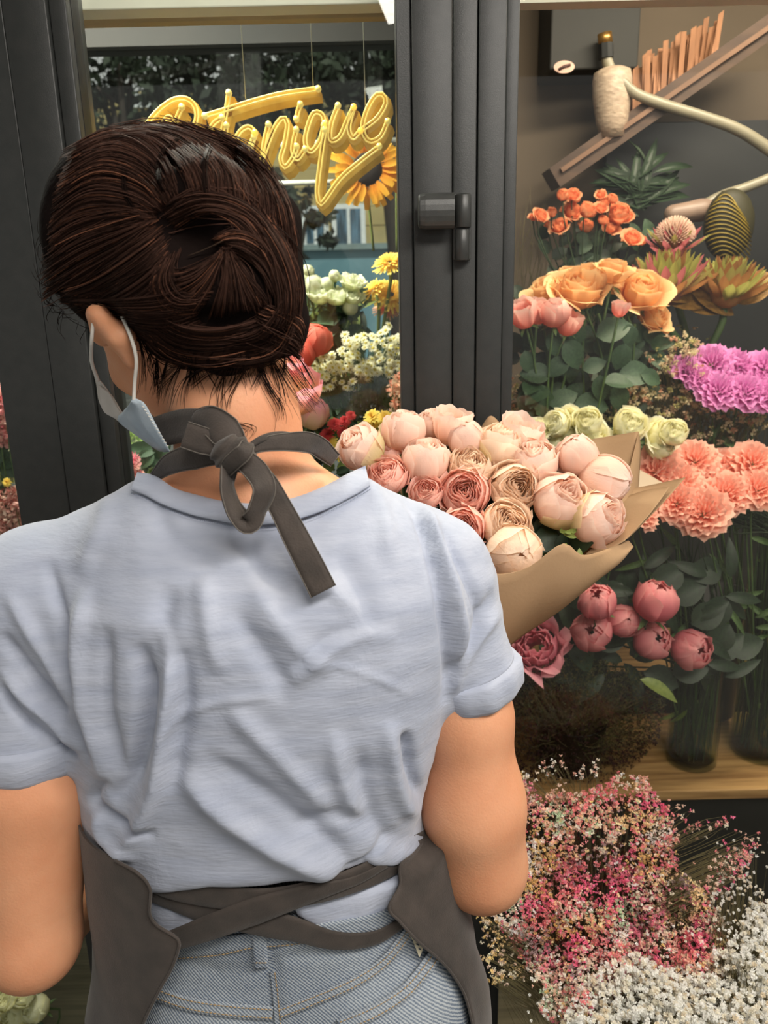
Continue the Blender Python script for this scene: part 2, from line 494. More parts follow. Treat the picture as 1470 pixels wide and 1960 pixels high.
mb.box((p[0]-.004, YF-.014, P(880, 499, YF)[2]), (p[0]+.020, YF-.003, P(880, 372, YF)[2]), .002)
child(mb, 'backplate', M_handle, hd, smooth=False)

# ------------------------------------------------------------------ street beyond the left window
M_khaki = mat('khaki_render', srgb(176, 160, 108), 0.85, srgb(150, 138, 92), 1.2, bump=0.2, bscale=8)
M_blue = mat('blue_render', srgb(112, 150, 160), 0.8, srgb(92, 130, 142), 1.0)
M_asph = mat('asphalt', srgb(110, 112, 108), 0.9, srgb(92, 94, 92), 2)
M_winfr = mat('white_window_frame', srgb(225, 232, 232), 0.5)
M_winglass = mat('blue_window_glass', srgb(96, 128, 150), 0.15, srgb(40, 60, 72), 3.5, stretch=(3, 1, .5))
sbox('ground', (-30, 2.3, -.2), (14, 40, -.05), M_asph)
YB = 20.0
zb = P(660, 478, YB)[2]
bld = thing('house_facade', 'khaki rendered house with blue ground floor across the street', 'building', (-8, YB, -.05))
xb0, xb1 = X(-400, 400, YB), X(1200, 400, YB)
zz = zb+.12; k = 0
while zz < 6.0:
    child(MB().box((xb0, YB-.02*(k % 2), zz), (xb1, YB+.3, min(zz+.42, 6.1))), 'render_band', M_khaki, bld, smooth=False); zz += .43; k += 1
child(MB().box((xb0, YB+.05, -.05), (xb1, YB+.3, zb+.1)), 'ground_floor_wall', M_blue, bld, smooth=False)
child(MB().box((xb0, YB-.12, zb), (xb1, YB+.05, zb+.13)), 'cornice', mat('cornice_paint', srgb(120, 140, 140), .7), bld, smooth=False)
def street_window(px0, py0, px1, py1):
    a = P(px0, py1, YB-.05); b = P(px1, py0, YB-.05)
    w = child(MB().box((a[0]-.07, YB-.10, a[2]-.07), (b[0]+.07, YB-.03, b[2]+.07)), 'window_frame', M_winfr, bld, smooth=False)
    nx = 2
    for i in range(nx):
        x0 = a[0]+(b[0]-a[0])*i/nx+.04; x1 = a[0]+(b[0]-a[0])*(i+1)/nx-.04
        g = MB().box((x0, YB-.115, a[2]+.04), (x1, YB-.104, b[2]-.04)).build('window_pane', M_winglass, w, smooth=False)
street_window(643, 396, 693, 472)
street_window(585, 400, 622, 470)
street_window(250, 185, 330, 200)
street_window(455, 396, 505, 472)
M_leaf_far = mat('shaded_street_leaf', srgb(44, 58, 38), 0.7, srgb(24, 34, 26), 3)  # dark tone puts the shade of the crowns into the leaf colour
M_bark = mat('bark', srgb(60, 52, 44), 0.9, srgb(42, 36, 30), 8)
rng = np.random.RandomState(5)
def street_tree(px, py, Y, rpx, n, base_px, label, seed, squash=.7, leaf=.10):
    r = np.random.RandomState(seed)
    c = P(px, py, Y); R = rpx*scl(px, py, Y)
    root = thing('street_tree', label, 'tree', (c[0]+base_px*scl(px, py, Y), Y, -.05), 'street trees beyond the window')
    # leaves gathered in clumps so that gaps of wall and sky stay open
    clumps = r.normal(size=(int(n/26), 3)); clumps /= np.linalg.norm(clumps, axis=1)[:, None]
    clumps *= (r.rand(len(clumps), 1)**.5)*R*np.array([1, .6, squash])
    idx = r.randint(0, len(clumps), n)
    pos = c+clumps[idx]+r.normal(size=(n, 3))*R*.085
    d1 = r.normal(size=(n, 3)); d1 /= np.linalg.norm(d1, axis=1)[:, None]
    d2 = np.cross(d1, r.normal(size=(n, 3))); d2 /= np.linalg.norm(d2, axis=1)[:, None]
    s = leaf*(.6+.8*r.rand(n, 1))
    V = np.stack([pos-d1*s, pos+d2*s*.45, pos+d1*s, pos-d2*s*.45], 1).reshape(-1, 3)
    F = np.arange(4*n).reshape(-1, 4)
    at_parent(obj('foliage', mesh('foliage', V, F, False), M_leaf_far, root, kind='stuff'), root)
    tb = MB(); base = np.array([root.location[0], Y, -.05])
    top = c+np.array([0, 0, -.1*R])
    tb.tube(spline([base, base+(top-base)*.5+[.1, 0, 0], top], 8), np.linspace(.16, .07, 8), 8)
    for k in range(6):
        e = c+clumps[r.randint(len(clumps))]
        tb.tube(spline([base+(top-base)*.7, (top+e)/2+[0, 0, .1], e], 6), np.linspace(.06, .02, 6), 6)
    child(tb, 'trunk', M_bark, root)
street_tree(235, 200, 9.5, 170, 1500, -20, 'leafy street tree at the upper left of the street window', 11, leaf=.075)
street_tree(480, 130, 10.5, 210, 2300, 30, 'dense dark street tree filling the top middle of the street window', 12, .62, leaf=.09)
street_tree(720, 150, 9.0, 160, 2300, 40, 'dark street tree behind the end of the yellow lettering', 13, leaf=.075)
street_tree(560, 420, 13.0, 80, 650, 0, 'small loose tree before the khaki house wall', 14, 1.2, leaf=.11)

# ------------------------------------------------------------------ neon lettering
M_neonb = mat('lettering_acrylic', srgb(232, 196, 84), 0.25, srgb(214, 174, 64), 40, tl=.25, emit=.12)
M_neont = mat('neon_tube', srgb(252, 226, 130), 0.2, srgb(246, 214, 110), 40, emit=.45)
YN = 1.42
sign = thing('lettering_sign', 'yellow neon script lettering hanging in the left window', 'sign', tuple(P(560, 300, YN)))
letters = {
 'B': [[(330, 330), (322, 290), (336, 235), (348, 205)], [(275, 250), (290, 226), (312, 204), (336, 190), (358, 190), (373, 204), (376, 229), (360, 258), (335, 275)], [(335, 275), (375, 285), (382, 315), (350, 345), (310, 340)], [(305, 262), (312, 236), (324, 224), (332, 240)]],
 'o': [[(425, 225), (408, 238), (398, 260), (402, 282), (416, 284), (430, 266), (433, 240)]],
 't': [[(392, 222), (435, 209), (490, 192), (544, 179), (609, 170)], [(438, 178), (434, 207), (426, 250), (420, 285), (430, 298)]],
 'a': [[(488, 254), (476, 243), (458, 254), (446, 286), (453, 306), (472, 290), (486, 262)], [(488, 256), (479, 294), (490, 318)]],
 'n': [[(514, 238), (506, 272), (500, 318)], [(502, 306), (522, 252), (540, 226), (550, 236), (545, 275), (537, 305), (546, 320), (562, 300), (568, 280)]],
 'i': [[(567, 248), (560, 286), (569, 304), (584, 285)], [(575, 200), (571, 212), (567, 228)]],
 'q': [[(622, 236), (616, 219), (601, 216), (590, 240), (584, 272), (595, 290), (612, 270), (620, 240)], [(622, 248), (614, 305), (607, 368), (614, 391), (628, 374), (653, 340), (690, 308), (726, 280)]],
 'u': [[(647, 202), (634, 238), (633, 268), (650, 262), (664, 232), (677, 205)], [(677, 205), (668, 244), (676, 264), (690, 250)]],
 'e': [[(690, 250), (722, 226), (739, 196), (732, 181), (718, 184), (702, 212), (694, 246), (706, 270), (728, 262), (742, 232)]],
}
for ch, strokes in letters.items():
    mb = MB(); mt = MB()
    for st in strokes:
        # the word leans back a little from the glass, as the slanted mount does
        base = spline(st, 26)
        C = np.array([P(x, y, YN) for x, y in base])
        T, A, B = frames(C)
        side = np.cross(T, np.array([0, 1.0, 0])); side /= (np.linalg.norm(side, axis=1)[:, None]+1e-9)
        w = 7.5*scl(560, 280, YN)
        n = len(C); V = []
        off = np.array([0.004, 0, -0.008])
        for i in range(n):
            p = C[i]+off*.5
            V += [p-side[i]*w+[0, .004, 0], p+side[i]*w+[0, .004, 0], p+side[i]*w+[0, .014, 0]+off, p-side[i]*w+[0, .014, 0]+off]
        F = [(i*4+j, i*4+(j+1) % 4, i*4+4+(j+1) % 4, i*4+4+j) for i in range(n-1) for j in range(4)]+[(0, 1, 2, 3), (4*n-1, 4*n-2, 4*n-3, 4*n-4)]
        mb.add(V, F)
        for sgn in (-1, 1): mt.tube(C+side*sgn*w*.42, .0016, 6)
        for e in (0, -1): mt.add(*tube_geo([C[e]+[0, -.003, 0], C[e]+[0, .004, 0]], .0052, 8))
    bk = child(mb, 'letter_backing', M_neonb, sign, smooth=False)
    mt.build('neon_tube', M_neont, bk)
for (x, y) in ((470, 190), (700, 230), (600, 175)):
    a = P(x, y, YN+.01); child(MB().tube([a, [a[0], a[1], 2.595]], .0006, 5), 'hanging_wire', M_rail, sign)
# ------------------------------------------------------------------ the woman
YC = 0.67
person = thing('person', 'woman seen from behind in light blue t-shirt, dark apron and jeans, face mask on', 'person', (P(490, 1700, YC)[0], YC, 0))
PLOC = Vector(person.location)
def part(name, me, m, parent=None, **k):
    o = obj(name, me, m, parent or person, **k)
    if parent is None: o.matrix_parent_inverse = Matrix.Translation(-PLOC)
    return o
M_skin = mat('skin', srgb(226, 164, 126), 0.48, srgb(214, 148, 110), 14, bump=0.18, bscale=420, sss=0.12, spec=0.4)
def shirt_material():
    m = mat('shirt_cotton', srgb(173, 179, 195), 0.9, srgb(160, 167, 185), 90, bump=0.0, stretch=(.16, .3, 1.0), sheen=.25, spec=.2, detail=6)
    nt = m.node_tree; N = nt.nodes; L = nt.links
    tc = [n for n in N if n.type == 'MAPPING'][0]
    a = N.new('ShaderNodeTexNoise'); a.inputs['Scale'].default_value = 420; a.inputs['Detail'].default_value = 3
    L.new(tc.outputs[0], a.inputs['Vector'])
    b = N.new('ShaderNodeTexNoise'); b.inputs['Scale'].default_value = 24; b.inputs['Detail'].default_value = 4; b.inputs['Distortion'].default_value = .6
    tc2 = N.new('ShaderNodeTexCoord'); L.new(tc2.outputs['Object'], b.inputs['Vector'])
    b1 = N.new('ShaderNodeBump'); b1.inputs['Strength'].default_value = .5; b1.inputs['Distance'].default_value = .0012
    b2 = N.new('ShaderNodeBump'); b2.inputs['Strength'].default_value = .32; b2.inputs['Distance'].default_value = .006
    L.new(a.outputs['Fac'], b1.inputs['Height']); L.new(b.outputs['Fac'], b2.inputs['Height'])
    L.new(b2.outputs[0], b1.inputs['Normal']); L.new(b1.outputs[0], N['Principled BSDF'].inputs['Normal'])
    return m
M_shirt = shirt_material()
M_apron = mat('apron_cloth', srgb(70, 62, 57), 0.7, srgb(58, 52, 48), 50, bump=0.25, bscale=700, sheen=.2, spec=.25)
M_seam = mat('apron_seam', srgb(150, 142, 128), 0.8)

# torso rows: pixel row, left and right edge, depth of the section
rows = [(1010, 190, 800, .095), (1100, 120, 868, .118), (1200, 112, 880, .125), (1300, 126, 868, .126), (1400, 150, 842, .122), (1480, 168, 818, .122),
        (1530, 184, 806, .124), (1600, 186, 816, .128), (1640, 204, 812, .128), (1690, 240, 790, .116)]
TZ = []
for py, a, b, d in rows:
    pa, pb = P(a, py, YC), P(b, py, YC)
    TZ.append(((pa[2]+pb[2])/2, (pa[0]+pb[0])/2, (pb[0]-pa[0])/2, d))
TZ = np.array(TZ)[::-1]
def torso(p, grow=0.0, zlo=None, zhi=None, pw=2.3):
    z = p[..., 2]
    cx = np.interp(z, TZ[:, 0], TZ[:, 1]); a = np.interp(z, TZ[:, 0], TZ[:, 2])+grow; b = np.interp(z, TZ[:, 0], TZ[:, 3])+grow
    n = (np.abs((p[..., 0]-cx)/a)**pw+np.abs((p[..., 1]-YC)/b)**pw)**(1/pw)
    d = (n-1)*np.minimum(a, b)
    top = TZ[-1, 0] if zhi is None else zhi; bot = TZ[0, 0] if zlo is None else zlo
    d = smax(d, z-top, .03) if True else d
    return smax(d, bot-z, .012)
LS = P(84, 1150, .665); RS = P(812, 1108, .675)
NB = P(478, 905, .685)                    # base of the neck
LE = P(62, 1800, .60); RE = P(922, 1655, .66)
LM = P(62, 1500, .625); RM = P(898, 1500, .665)
NT = P(400, 700, .70)
def shoulders(p, g=0.0):
    """trapezius and shoulder caps"""
    d = rcone(p, LS, P(330, 975, .68), .062+g, .030+g)
    d = smin(d, rcone(p, RS, P(610, 965, .685), .060+g, .030+g), .02)
    d = smin(d, rcone(p, P(325, 1022, .660), P(630, 1012, .665), .050+g, .050+g), .03)
    return d
_hem = np.array([P(x, y, Y) for x, y, Y in ((196, 1648, .67), (300, 1694, .58), (400, 1708, .553), (520, 1710, .55), (620, 1700, .553), (700, 1668, .575), (818, 1604, .67))])
def HEMZ(p):
    hb = np.interp(p[..., 0], _hem[:, 0], _hem[:, 2])
    w = np.clip((YC+.02-p[..., 1])/.05, 0, 1)
    return hb*w+.995*(1-w)
def shirt_f(p):
    d = torso(p, zlo=.90)
    d = smin(d, shoulders(p), .05)
    d = smax(d, HEMZ(p)-p[..., 2], .022)
    sl = rcone(p, P(80, 1140, .665), P(56, 1390, .64), .064, .063)
    sl = smax(sl, ((p-P(70, 1430, .64))@unit(P(64, 1500, .64)-P(50, 1380, .64))), .004)
    sr = rcone(p, P(815, 1120, .675), P(898, 1285, .665), .059, .045)
    hn = unit(P(922, 1400, .665)-P(885, 1270, .665))
    sr = smax(sr, ((p-P(905, 1325, .665))@hn), .004)
    d = smin(d, sl, .018); d = smin(d, sr, .018)
    return d
# head frame: turned to her left, bowed
def rot(ax, deg):
    return np.array(Matrix.Rotation(math.radians(deg), 3, ax))
HR = rot('Z', 38)@rot('Y', -8)@rot('X', -30)     # columns: head right, forward, up
HC = P(352, 585, .715)
def hl(x, y, z): return HC+HR@np.array([x, y, z])
def cranium(p, g=0.0):
    d = ell(p, hl(0, -.012, .045), (.074+g, .094+g, .083+g), HR)
    return d
def head_f(p):
    d = cranium(p)
    d = smin(d, ell(p, hl(0, .045, .0), (.062, .052, .075), HR), .03)          # face
    d = smin(d, ell(p, hl(0, .050, -.055), (.044, .044, .042), HR), .03)      # jaw
    d = smin(d, ell(p, hl(0, .084, -.088), (.018, .014, .014), HR), .02)      # chin
    d = smin(d, rcone(p, hl(0, .094, .012), hl(0, .112, -.022), .009, .012), .012)  # nose
    d = smin(d, rcone(p, hl(-.020, .092, -.050), hl(.020, .092, -.050), .006, .006), .008)  # lips
    for s in (-1, 1):
        d = smax(d, -ell(p, hl(s*.031, .101, .014), (.016, .012, .010), HR), .010)
        d = smin(d, ell(p, hl(s*.031, .088, .014), (.012, .010, .010), HR), .003)
        d = smin(d, rcone(p, hl(s*.018, .098, .032), hl(s*.046, .086, .030), .006, .005), .012)
        d = smin(d, ell(p, hl(s*.040, .078, -.018), (.018, .016, .018), HR), .02)
    return d
def ear_f(p):
    # left ear: an open shell seen from behind, lobe lowest
    top = P(188, 600, .655); mid = P(232, 645, .645); low = P(252, 700, .652); fr = P(196, 640, .672)
    d = rcone(p, top, mid, .0068, .0088)
    d = smin(d, rcone(p, mid, low, .0085, .0062), .006)
    d = smin(d, rcone(p, P(172, 598, .664), top, .0045, .0062), .006)
    d = smin(d, rcone(p, mid, fr, .008, .008), .012)
    d = smin(d, rcone(p, top, fr, .006, .008), .010)
    return d
NECK2 = hl(0, -.035, -.045)
def neck_f(p, g=0.0):
    d = rcone(p, P(474, 925, .690), P(455, 800, .690), .056+g, .049+g)
    d = smin(d, rcone(p, P(450, 800, .690), P(420, 640, .695), .049+g, .052+g), .03)
    return d
def finger(p, pts, r0, r1):
    d = None
    for i in range(len(pts)-1):
        ra = r0+(r1-r0)*i/(len(pts)-1); rb = r0+(r1-r0)*(i+1)/(len(pts)-1)
        e = rcone(p, pts[i], pts[i+1], ra, rb)
        d = e if d is None else smin(d, e, .002)
    return d
# right hand holds the bouquet, left hand in front of the waist
RW = P(905, 1395, .85); LW = P(178, 1668, .79)
BQ = unit(P(1000, 1010, .93)-P(868, 1330, .86))    # stem direction of the bouquet
BH = P(868, 1345, .875)                              # where she grips it
def hand(p, W_, palm, fdir, curl, side, sz=1.0):
    """W_ wrist; palm = palm centre; fdir finger direction; curl = direction fingers close to; side = thumb side"""
    fdir = unit(fdir); curl = unit(curl); side = unit(side)
    d = rcone(p, W_, palm, .023*sz, .022*sz)
    for k, ln in enumerate((.9, 1.0, .94, .74)):
        base = palm+side*(.028-.0185*k)*sz+fdir*.030*sz
        d = smin(d, rcone(p, palm+side*(.016-.011*k)*sz, base, .014*sz, .0105*sz), .006)
        a = base+(fdir*.75+curl*.55)*.036*ln*sz; b = a+(fdir*.05+curl*1.0)*.026*ln*sz; c = b+(-fdir*.65+curl*.7)*.020*ln*sz
        d = smin(d, finger(p, [base, a, b, c], .0092*sz, .0068*sz), .0025)
    tb = palm+side*.030*sz-fdir*.022*sz; t1 = tb+(side*.55+fdir*.45+curl*.55)*.034*sz; t2 = t1+(fdir*.55+curl*.8)*.028*sz
    d = smin(d, rcone(p, W_+side*.010, tb, .016*sz, .014*sz), .008)
    d = smin(d, finger(p, [tb, t1, t2], .0125*sz, .0085*sz), .004)
    return d
def arms_f(p):
    d = rcone(p, LS, P(60, 1390, .64), .049, .049)
    d = smin(d, rcone(p, P(60, 1390, .64), LM, .049, .054), .01)
    d = smin(d, rcone(p, LM, LE, .054, .041), .01)
    d = smin(d, rcone(p, LE, P(120, 1740, .70), .039, .035), .02)
    d = smin(d, rcone(p, P(120, 1740, .70), LW, .035, .023), .01)
    e = rcone(p, RS, P(893, 1370, .665), .047, .042)
    e = smin(e, rcone(p, P(893, 1370, .665), P(905, 1540, .66), .042, .0455), .015)
    e = smin(e, rcone(p, P(905, 1540, .66), RE, .0450, .041), .03)
    e = smin(e, rcone(p, RE, P(905, 1560, .76), .034, .034), .035)
    e = smin(e, rcone(p, P(905, 1560, .76), RW, .034, .024), .015)
    return np.minimum(d, e)
def hands_f(p):
    w = rcone(p, P(120, 1740, .70), LW, .035, .023)
    d = smin(w, hand(p, LW, P(196, 1632, .815), np.array([.55, .35, .55]), np.array([.6, -.1, -.5]), np.array([-.3, .0, .8])), .012)
    e = rcone(p, P(905, 1560, .76), RW, .034, .024)
    s = hand(p, RW, BH+np.array([.028, -.012, -.008]), unit(np.cross(BQ, [0.6, -.5, 0]))*0+np.array([-.35, .85, .15]), np.array([-1, .1, 0.]), BQ)
    return np.minimum(d, smin(e, s, .012))
def body_f(p):
    d = torso(p, -.028-.022*np.clip((1.10-p[..., 2])/.05, 0, 1), zlo=.98)
    d = smin(d, shoulders(p, -.011), .04)
    d = smin(d, neck_f(p), .045)
    h = smin(head_f(p), ear_f(p), .006)
    d = smin(d, h, .015)
    d = smin(d, arms_f(p), .012)
    return d
def body_all(p):
    return smin(body_f(p), hands_f(p), .004)
V, F = mesh_sdf(body_all, (-.42, .50, .84), (.24, 1.01, 1.70), .0052)
# finer pass only where skin shows large: smooth a little
def laplace(V, F, it=2, lam=.5):
    E = np.concatenate([F[:, [i, (i+1) % F.shape[1]]] for i in range(F.shape[1])])
    for _ in range(it):
        s = np.zeros_like(V); c = np.zeros(len(V))
        np.add.at(s, E[:, 0], V[E[:, 1]]); np.add.at(c, E[:, 0], 1)
        V = V+lam*(s/np.maximum(c, 1)[:, None]-V)
    return V
V = laplace(V, F, 1, .4)
body = part('body', mesh('body', V, F), M_skin)

# --------------------------------------------------------- shirt
NK_IN = [(262, 905), (296, 912), (334, 936), (381, 950), (430, 961), (490, 965), (553, 957), (615, 935), (665, 909), (700, 893)]
NK_OUT = [(250, 938), (277, 948), (312, 966), (365, 985), (415, 996), (459, 1004), (506, 1004), (553, 998), (615, 979), (678, 948), (708, 930)]
V, F = mesh_sdf(shirt_f, (-.46, .49, .94), (.24, .86, 1.48), .0036)
cen = V[F].mean(1)
hnL = unit(P(64, 1500, .64)-P(50, 1380, .64)); hnR = unit(P(922, 1400, .665)-P(885, 1270, .665))
N0 = vnormals(V, F); fn_ = N0[F].mean(1); fn_ /= np.linalg.norm(fn_, axis=1)[:, None]
cpx, cpy = proj(cen); nk = spline(NK_IN, 60)
keep = ~((cpx > 262) & (cpx < 700) & (cpy < np.interp(cpx, nk[:, 0], nk[:, 1])+12) & (cen[:, 1] < .71)) & ~((cen[:, 1] >= .70) & (cen[:, 2] > 1.372) & (np.abs(cen[:, 0]-P(490, 950, .68)[0]) < .10))
keep &= ~((((cen-P(70, 1430, .64))@hnL) > -.002) & (fn_@hnL > .8) & (cen[:, 0] < P(160, 1450, .64)[0]))
keep &= ~((((cen-P(905, 1325, .665))@hnR) > -.002) & (fn_@hnR > .8) & (cen[:, 0] > P(840, 1340, .66)[0]))
V, F, _u = drop_unused(V, F[keep])
N = vnormals(V, F)
px, py = proj(V)
facing = np.clip(-(N@_F)*1.6, 0, 1)
# cloth folds: (polyline on the back, half width, height in mm)
folds = [
 ([(300, 1180), (330, 1290), (312, 1400), (300, 1500), (262, 1590), (222, 1640)], 20, 7.5),
 ([(268, 1230), (282, 1330), (272, 1430), (250, 1500), (215, 1530)], 19, -9),
 ([(345, 1240), (352, 1340), (338, 1440), (330, 1520)], 20, -5),
 ([(160, 1120), (150, 1260), (165, 1380), (205, 1500)], 18, 5),
 ([(205, 1200), (200, 1330), (215, 1420), (235, 1490)], 15, -4.5),
 ([(345, 1480), (420, 1550), (520, 1620), (600, 1660), (655, 1682)], 26, 7),
 ([(380, 1440), (470, 1500), (560, 1560), (640, 1620), (680, 1668)], 22, -3.5),
 ([(430, 1350), (500, 1420), (580, 1500), (640, 1560)], 22, 3.5),
 ([(440, 1160), (500, 1250), (560, 1330)], 26, -4),
 ([(480, 1120), (560, 1230), (640, 1290)], 24, 3),
 ([(540, 1330), (610, 1260), (680, 1215), (760, 1215)], 20, 3.5),
 ([(560, 1290), (620, 1230), (700, 1200)], 14, -3),
 ([(330, 1120), (310, 1200), (330, 1290)], 26, -4),
 ([(385, 1100), (400, 1200), (420, 1290)], 24, 3.5),
 ([(745, 1380), (752, 1470), (775, 1540), (815, 1560)], 20, 5.5),
 ([(775, 1400), (790, 1480), (806, 1530)], 12, -6),
 ([(690, 1430), (700, 1520), (740, 1600), (790, 1600)], 22, -4),
 ([(640, 1400), (650, 1480), (690, 1570)], 20, 3.5),
 ([(560, 1600), (640, 1560), (720, 1590)], 20, -3),
 ([(300, 1430), (345, 1375), (420, 1345), (520, 1335)], 8, 2.2),
 ([(620, 1270), (700, 1290), (790, 1330)], 6, 1.5),
 ([(755, 920), (800, 980), (830, 1080), (850, 1180), (862, 1290), (850, 1350)], 13, -5.5),
 ([(790, 930), (830, 1000), (862, 1100), (885, 1200), (880, 1290)], 12, 4.5),
 ([(830, 990), (885, 1090), (920, 1180), (900, 1250)], 10, -3.5),
 ([(868, 1340), (890, 1270), (950, 1180), (968, 1150)], 10, 3),
 ([(855, 1320), (900, 1240), (945, 1130)], 9, -3.5),
 ([(700, 900), (735, 980), (745, 1080)], 20, 3),
 ([(0, 1280), (50, 1340), (120, 1400), (160, 1440)], 12, 4.5),
 ([(0, 1310), (40, 1370), (100, 1420), (150, 1450)], 9, -5),
 ([(0, 1210), (60, 1290), (130, 1370)], 13, -4.5),
 ([(10, 1130), (70, 1230), (130, 1320), (165, 1420)], 15, 4),
 ([(90, 1070), (120, 1200), (140, 1330), (178, 1470)], 12, -5),
 ([(210, 930), (190, 1010), (150, 1100)], 22, 3),
 ([(300, 960), (330, 1030), (420, 1080)], 20, -2.5),
 ([(470, 1030), (500, 1090), (560, 1130)], 18, -3),
 ([(205, 1490), (180, 1530), (235, 1575), (300, 1600)], 10, -5),
 ([(188, 1545), (200, 1600), (260, 1650)], 12, 4),
 ([(745, 1600), (700, 1650), (640, 1685)], 9, -3.5),
 ([(640, 1050), (690, 1130), (720, 1230)], 26, -2.5),
 ([(560, 1010), (600, 1090), (690, 1180)], 18, 2.5),
]
disp = np.zeros(len(V))
for pl, w, amp in folds:
    pl2 = spline([(x, y) for x, y in pl], 14)
    d, t = dseg(px, py, pl2)
    ends = np.clip(np.minimum(t, 1-t)*5, 0, 1)**.7
    disp += 1.75*amp*1e-3*np.exp(-(d/(w*.85))**2)*ends
disp *= facing
cx0 = 480
disp += .0016*wnoise(V, 34, 3)*1.0+.0008*wnoise(V*np.array([1, 1, 2.0]), 95, 9, 2)
disp -= .0006
V = V+N*disp[:, None]
V = laplace(V, F, 1, .25)
shirt = part('shirt', mesh('shirt', V, F), M_shirt)
sm = shirt.modifiers.new('cloth', 'SOLIDIFY'); sm.thickness = .0016; sm.offset = -1
def shirt_d(p): return shirt_f(p)

# collar rib following the neckline, with a line of stitches
def grid_f(nu, nv): return [(i*nu+j, i*nu+j+1, (i+1)*nu+j+1, (i+1)*nu+j) for i in range(nv-1) for j in range(nu-1)]
def gradf(fn, p, e=.0015):
    g = np.stack([fn(p+np.eye(3)[i]*e)-fn(p-np.eye(3)[i]*e) for i in range(3)], -1)
    return g/(np.linalg.norm(g, axis=-1)[:, None]+1e-12)
def snap(fn, p, off):
    for _ in range(3): p = p-gradf(fn, p)*(fn(p)-off)[:, None]
    return p
ni, no = spline(NK_IN, 90), spline(NK_OUT, 90); strip = []
for t, off in ((-.05, .0005), (-.02, .0028), (.08, .0040), (.35, .0042), (.7, .0040), (.93, .0036), (1.0, .0022), (1.01, -.0005)):
    q = ni*(1-t)+no*t; strip.append(hit(shirt_f, q[:, 0], q[:, 1], off+.0012))
strip = np.array(strip); k, n = strip.shape[:2]
collar = part('collar', mesh('collar', strip.reshape(-1, 3), grid_f(n, k)), M_shirt)
st = MB(); q = spline([(x+1, y+6) for x, y in NK_OUT], 300); line = hit(shirt_f, q[:, 0], q[:, 1], .0022)
for i in range(0, 299, 2):
    st.tube([line[i], line[i]*.3+line[i+1]*.7], .00042, 4)
part('collar_stitching', mesh('collar_stitching', np.concatenate(st.V), st.F), mat('thread', srgb(140, 150, 170), .8), kind='stuff')
# rolled cuffs
def cuff(center, nrm, rad_fn, name, w=.030, r=.0046):
    e1 = unit(np.cross(nrm, [0, 1, 0])); e2 = np.cross(nrm, e1); V = []; n = 72
    prof = [(-w-.001, -.001), (-w, .0022), (-w+.003, .0042), (-w*.5, .0040), (-.003, .0052), (.002, .0036), (.003, .001), (.001, -.003), (-.006, -.0035)]
    for j in range(n):
        d = math.cos(2*math.pi*j/n)*e1+math.sin(2*math.pi*j/n)*e2
        for a, off in prof:
            c = center+nrm*a; ts = np.linspace(.015, .11, 150)
            s = rad_fn(c+ts[:, None]*d); k = np.argmax(s > 0); rr = ts[k]
            wob = .0010*math.sin(5*2*math.pi*j/n+1)+.0007*math.sin(11*2*math.pi*j/n)
            V.append(c+d*(rr+off+wob*(off > 0)))
    m = len(prof)
    F = [(j*m+i, j*m+i+1, ((j+1) % n)*m+i+1, ((j+1) % n)*m+i) for j in range(n) for i in range(m-1)]
    part(name, mesh(name, V, F), M_shirt)
slL = lambda p: rcone(p, P(80, 1140, .665), P(56, 1390, .64), .064, .063)
slR = lambda p: rcone(p, P(815, 1120, .675), P(898, 1285, .665), .059, .045)
cl_ = P(56, 1390, .64); cuff(cl_+hnL*((P(70, 1430, .64)-cl_)@hnL), hnL, slL, 'rolled_cuff', .030)
cr_ = P(898, 1285, .665); cuff(cr_+hnR*((P(905, 1325, .665)-cr_)@hnR), hnR, slR, 'rolled_cuff', .028)

# --------------------------------------------------------- jeans, legs, shoes
JW = P(500, 1850, .67)
jx = P(575, 1800, YC)[0]
def jeans_f(p):
    z = p[..., 2]
    zt = np.array([.70, .78, .84, .90, .96, 1.02, 1.06]); a = np.array([.170, .174, .176, .172, .160, .148, .145]); b = np.array([.110, .122, .125, .118, .105, .100, .098])
    aa = np.interp(z, zt, a); bb = np.interp(z, zt, b)
    n = (np.abs((p[..., 0]-jx)/aa)**2.3+np.abs((p[..., 1]-YC)/bb)**2.3)**(1/2.3)
    d = (n-1)*bb
    d = smax(smax(d, z-1.035, .004), .74-z, .02)
    for s in (-1, 1):
        # seat and legs
        d = smin(d, ell(p, (jx+s*.075, YC-.055, .84), (.088, .078, .10)), .03)
        d = smin(d, rcone(p, np.array([jx+s*.088, YC, .80]), np.array([jx+s*.095, YC+.01, .45]), .090, .062), .02)
        d = smin(d, rcone(p, np.array([jx+s*.095, YC+.01, .45]), np.array([jx+s*.10, YC-.01, .09]), .060, .050), .01)
    return d
